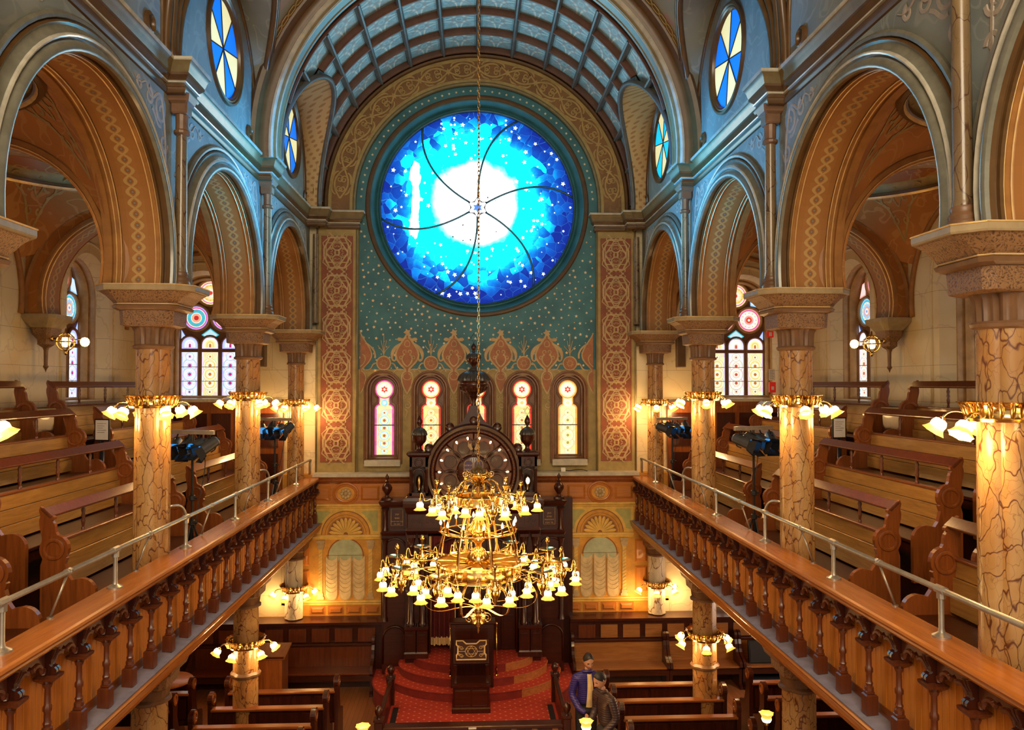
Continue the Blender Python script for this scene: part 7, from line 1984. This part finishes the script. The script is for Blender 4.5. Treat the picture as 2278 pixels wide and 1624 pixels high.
wall_bench(2.05, 4.05, 'worn bench along the end wall next to the ark, right side')
wall_bench(4.12, 5.62, 'worn bench along the end wall behind the right gallery column')
wall_bench(5.70, 7.5, 'worn bench along the end wall with a black monitor on it')
t = empty('black_monitor', (6.25, 16.75, .48), label='black flat monitor leaning on the end wall bench under the right gallery', category='monitor', kind='thing')
T = Matrix.Rotation(-.15, 4, 'X')
q = MB(); q.bbox(-.40, .40, -.03, .03, .0, .48, .01, T=T); q.obj('housing', M_['black'], t)
q = MB(); q.box(-.37, .37, -.036, -.03, .03, .45, T=T); q.obj('screen', M_['black_matte'], t)
q = MB()
q.bbox(-.5, .5, -.25, .25, 0, .16, .01); bxs = q.obj('grey_box', M_['lamp_grey'], None, loc=(6.2, 16.75, 0)); tag(bxs, 'grey flat equipment box on the floor under the right end wall bench', 'box', None, 'thing')
q = MB(); q.box(-.48, .48, -.27, -.25, .07, .09); q.obj('lid_edge', M_['steel'], bxs)
# lectern box and round table on the left
t = empty('lectern', (-4.05, 15.4, 0), label='plain reddish wooden lectern with sloping top behind the left floor column', category='lectern', kind='thing')
q = MB(); q.bbox(-.34, .34, -.25, .25, 0, 1.30, .01); q.obj('body', M_['wood_red_z'], t)
T = Matrix.Translation((0, 0, 1.36)) @ Matrix.Rotation(.18, 4, 'X')
q = MB(); q.bbox(-.40, .40, -.30, .30, -.02, .02, .008, T=T); q.obj('sloping_top', M_['wood_red'], t)
q = MB(); q.box(-.38, .38, -.30, -.28, .0, .04, T=T); q.obj('book_stop', M_['wood_dark_x'], t)
t = empty('round_table', (-6.02, 15.7, 0), label='small round honey wood pedestal table under the left gallery', category='table', kind='thing')
q = MB(); q.lathe([(0, .70), (.42, .70), (.45, .715), (.45, .735), (.43, .75), (0, .75)], 36); q.obj('tabletop', M_['wood_honey_x'], t, smooth=40)
q = MB(); q.lathe([(.07, .2), (.04, .3), (.06, .42), (.035, .55), (.12, .70)], 14); q.obj('pedestal', M_['wood_red_z'], t, smooth=40)
for k in range(4):
    a = k * PI / 2 + .4
    q = MB(); q.tube([(r * cos(a), r * sin(a), z) for r, z in bez((.04, .24), (.2, .34), (.22, .02), (.36, .03), 8) + spiral(.37, .055, .03, .012, -PI / 2, .9, 6)], [.026] * 9 + [.018] * 7, 6); q.obj('scroll_leg', M_['wood_red_z'], t, smooth=True)
# standard lamps in front of the platform
for x, y, lab in ((-1.80, 12.35, 'lit upright tulip lamp on a brass standard left of the platform front'), (1.68, 12.35, 'lit upright tulip lamp on a brass standard in front of the two men'), (4.62, 12.5, 'lit upright tulip lamp on a brass standard among the right floor pews')):
    t = empty('standard_lamp', (x, y, 0), label=lab, category='lamp', group='standard lamps', kind='thing')
    q = MB(); q.lathe([(.14, 0), (.14, .02), (.06, .05), (.03, .1)], 16); q.obj('base', M_['brass'], t, smooth=40)
    q = MB(); q.lathe([(.018, .08), (.018, .5), (.03, .52), (.018, .55), (.018, 1.0), (.04, 1.03), (.03, 1.07)], 10); q.obj('pole', M_['brass'], t, smooth=40)
    q = MB(); tulip(q, k=1.35); q.obj('tulip_shade', M_['tulip'], t, smooth=True, loc=(0, 0, 1.06)).rotation_euler = (PI, 0, 0)

# ---- the two visitors
def skin_chain(verts, edges, radii, name, mat_, parent, root=0, sub=2):
    me = bpy.data.meshes.new(name); me.from_pydata(verts, edges, [])
    o = bpy.data.objects.new(name, me); C.objects.link(o)
    md = o.modifiers.new('skin', 'SKIN'); md.use_smooth_shade = True; md.branch_smoothing = .6
    lay = me.skin_vertices[0] if me.skin_vertices else None
    if lay is None:
        import bmesh
        bm = bmesh.new(); bm.from_mesh(me); bm.verts.layers.skin.verify(); bm.to_mesh(me); bm.free(); lay = me.skin_vertices[0]
    for i, r in enumerate(radii):
        lay.data[i].radius = r if isinstance(r, tuple) else (r, r)
        lay.data[i].use_root = (i == root)
    sd = o.modifiers.new('sub', 'SUBSURF'); sd.levels = sub; sd.render_levels = sub
    me.materials.append(mat_)
    dg = bpy.context.evaluated_depsgraph_get(); dg.update()
    ev = o.evaluated_get(dg); nm = bpy.data.meshes.new_from_object(ev)
    o.modifiers.clear(); o.data = nm
    if not nm.materials: nm.materials.append(mat_)
    for p in nm.polygons: p.use_smooth = True
    if parent: o.parent = parent
    return o
def head_mesh(parent, T, name='head', hair_up=1.0):
    # sculpted egg with brow, nose, chin; +y is the face direction before T
    q = MB(); nu, nv = 28, 22
    def pt(u, v):
        a = 2 * PI * u; b = PI * v
        x = .078 * sin(b) * cos(a); y = .098 * sin(b) * sin(a); z = .122 * cos(b)
        fr_ = max(0, sin(a)) ** 2 * sin(b)
        if z < 0: x *= 1 - .30 * (-z / .122) ** 1.5; y -= -.012 * fr_
        if y > 0:
            nose = math.exp(-(x / .014) ** 2 - ((z + .012) / .022) ** 2) * .026 + math.exp(-(x / .011) ** 2 - ((z - .012) / .03) ** 2) * .012
            brow = math.exp(-((abs(x) - .03) / .025) ** 2 - ((z - .032) / .012) ** 2) * .006
            eye = -math.exp(-((abs(x) - .031) / .014) ** 2 - ((z - .012) / .011) ** 2) * .008
            mouth = math.exp(-(x / .024) ** 2 - ((z + .060) / .008) ** 2) * .006 - math.exp(-(x / .028) ** 2 - ((z + .048) / .006) ** 2) * .002
            chin = math.exp(-(x / .025) ** 2 - ((z + .100) / .02) ** 2) * .010
            y += nose + brow + eye + mouth + chin
        else: y *= 1.05
        return tuple(T @ Vector((x, y, z)))
    q.grid(pt, nu, nv, closeu=True)
    h = q.obj(name, M_['skin'], parent, smooth=True)
    q = MB()
    for sx in (-1, 1):
        q.lathe([(0, .010), (.010, .006), (.016, 0), (.010, -.008), (0, -.01)], 10, T=T @ Matrix.Translation((sx * .078, -.008, -.004)) @ Matrix.Rotation(PI / 2, 4, 'Y') @ Matrix.Scale(1.9, 4, (1, 0, 0)))
    q.obj('ear', M_['skin'], h, smooth=True)
    q = MB()
    for sx in (-1, 1): q.lathe([(0, .009), (.006, .007), (.009, 0), (.006, -.007), (0, -.009)], 8, T=T @ Matrix.Translation((sx * .031, .082, .012)))
    q.obj('eye', M_['hair'], h, smooth=True)
    q = MB()
    for sx in (-1, 1): q.tube([T @ Vector(p) for p in ((sx * .015, .099, .030), (sx * .032, .098, .035), (sx * .048, .086, .030))], [.003, .004, .002], 5)
    q.obj('eyebrow', M_['hair'], h)
    q = MB(); q.tube([T @ Vector(p) for p in ((-.022, .093, -.055), (0, .101, -.054), (.022, .093, -.055))], [.002, .003, .002], 5); q.obj('lips', M_['terracotta'], h)
    q = MB()
    def hp(u, v):
        a = 2 * PI * u
        front = max(0, sin(a)) ** 1.2
        bmax = PI * (.60 - .36 * front - .06 * abs(cos(a)) ** 3)
        b = bmax * v
        k = 1.055 + .02 * sin(9 * a) * v
        if v > .93: k = 1.02
        return tuple(T @ Vector((.080 * k * sin(b) * cos(a), .100 * k * sin(b) * sin(a) - .004, .122 * k * cos(b) + .003 + .010 * front * v * hair_up)))
    q.grid(hp, 36, 12, closeu=True); q.obj('hair', M_['hair'], h, smooth=True)
    return h
def hand(parent, T, side):
    # palm plus five bent, unequal fingers as skinned chains
    V = []; E = []; R = []
    def add(p, r, frm=None):
        V.append(tuple(T @ Vector(p))); R.append(r)
        if frm is not None: E.append((frm, len(V) - 1))
        return len(V) - 1
    w0 = add((0, 0, 0), .026); p1 = add((0, 0, -.045), (.036, .016), w0); p2 = add((0, 0, -.085), (.036, .014), p1)
    for i, (x, l) in enumerate(((-.028, .062), (-.009, .074), (.010, .070), (.027, .054))):
        k = add((x, .0, -.092), .0095, p2); k = add((x * 1.05, .012, -.092 - l * .5), .0088, k); k = add((x * 1.05, .034, -.092 - l * .85), .0078, k); add((x, .050, -.092 - l * .95), .0066, k)
    k = add((side * .032, .012, -.045), .012, p1); k = add((side * .048, .030, -.072), .010, k); add((side * .044, .044, -.095), .0085, k)
    return skin_chain(V, E, R, 'hand', M_['skin'], parent, 0, 1)
def person(loc, rz, jacket, lab, shirt, lean, k, head_rot, hair_k=1):
    P = empty('person', loc, rz, label=lab, category='person', group='visitors beside the platform', kind='thing')
    P.scale = (k, k, k)
    # body: +y is forward
    J = dict(pel=(0, 0, .93), wa=(0, .01, 1.06), ch=(0, .03 + lean * .4, 1.27), up=(0, .02 + lean * .7, 1.41), nk=(0, .03 + lean, 1.50))
    V = [J['pel'], J['wa'], J['ch'], J['up'], J['nk']]; E = [(0, 1), (1, 2), (2, 3), (3, 4)]; R = [(.165, .12), (.155, .115), (.18, .125), (.15, .10), (.055, .055)]
    hands = []
    for sx in (-1, 1):
        b = len(V)
        V += [(sx * .185, .02 + lean * .65, 1.39), (sx * .245, .0 + lean * .3, 1.12), (sx * .18, .17 + lean * .3, .95), (sx * .09, .25 + lean * .3, .90)]
        R += [(.085, .085), (.062, .062), (.052, .052), (.042, .042)]; E += [(3, b), (b, b + 1), (b + 1, b + 2), (b + 2, b + 3)]
        hands.append(V[b + 3])
    body = skin_chain(V, E, R, 'jacket', jacket, P)
    VL = [(0, 0, .95)]; RL = [(.15, .11)]; EL = []
    for sx in (-1, 1):
        b = len(VL)
        VL += [(sx * .095, 0, .86), (sx * .105, .015, .48), (sx * .11, -.01, .09), (sx * .12, .06, .045), (sx * .125, .16, .035)]; RL += [.095, .068, .050, (.045, .045), (.042, .03)]
        EL += [(0, b), (b, b + 1), (b + 1, b + 2), (b + 2, b + 3), (b + 3, b + 4)]
    skin_chain(VL, EL, RL, 'trousers', M_['trousers'], P)
    skin_chain([(0, .02 + lean * .9, 1.46), (0, .035 + lean * 1.1, 1.56)], [(0, 1)], [.056, .052], 'neck', M_['skin'], P, 0, 1)
    if shirt:
        q = MB(); q.grid(lambda u, v: ((u - .5) * (.07 + .06 * v) , .175 + lean * (.75 - .6 * v) - .05 * (1 - v) ** 3 + .03 * sin(PI * u) + .02 * sin(v * 3), 1.46 - .50 * v), 8, 10); q.obj('shirt_front', M_['shirt'], P, smooth=True)
    else:
        q = MB(); q.tube([(0, .145 + lean * .6, 1.40), (0, .165 + lean * .4, 1.25), (0, .15, 1.02)], .006, 5); q.obj('zip', M_['black'], P)
    q = MB(); q.tube([(.075 * cos(a), .03 + lean + .065 * sin(a), 1.475 + .015 * sin(a)) for a in [2 * PI * j / 18 for j in range(18)]], .022, 6, closed=True); q.obj('collar', jacket, P, smooth=True)
    for i, sx in enumerate((-1, 1)):
        T = Matrix.Translation(hands[i]) @ Matrix.Rotation(rad(62), 4, 'X') @ Matrix.Rotation(sx * rad(-30), 4, 'Z') if False else Matrix.Translation(hands[i]) @ Matrix.Rotation(-sx * rad(25), 4, 'Y') @ Matrix.Rotation(rad(55), 4, 'X')
        hand(P, T, -sx)
    head_mesh(P, Matrix.Translation((0, .065 + lean * 1.2, 1.645)) @ head_rot)
    return P
person((1.84, 13.48, 0), PI + .2, M_['jacket_blue'], 'man with short dark hair, violet blue jacket over a cream shirt, looking down', True, .04, 1.09, Matrix.Rotation(-.45, 4, 'X'))
person((2.06, 12.62, 0), PI * .66, M_['jacket_dark'], 'man in a dark quilted jacket with head bowed, in front of the man in blue', False, .06, 1.08, Matrix.Rotation(-.55, 4, 'X'))

q = MB(); q.bbox(-.10, .10, -.07, .07, 0, .03, .004); bk = q.obj('booklet', M_['white'], None, loc=(4.30, 8.35, TIER[0] + .0)); tag(bk, 'small white booklet lying by the right gallery pew end near the rail', 'booklet', None, 'thing')
q = MB(); q.box(-.102, -.092, -.07, .07, .0, .032); q.obj('spine', M_['steel'], bk)
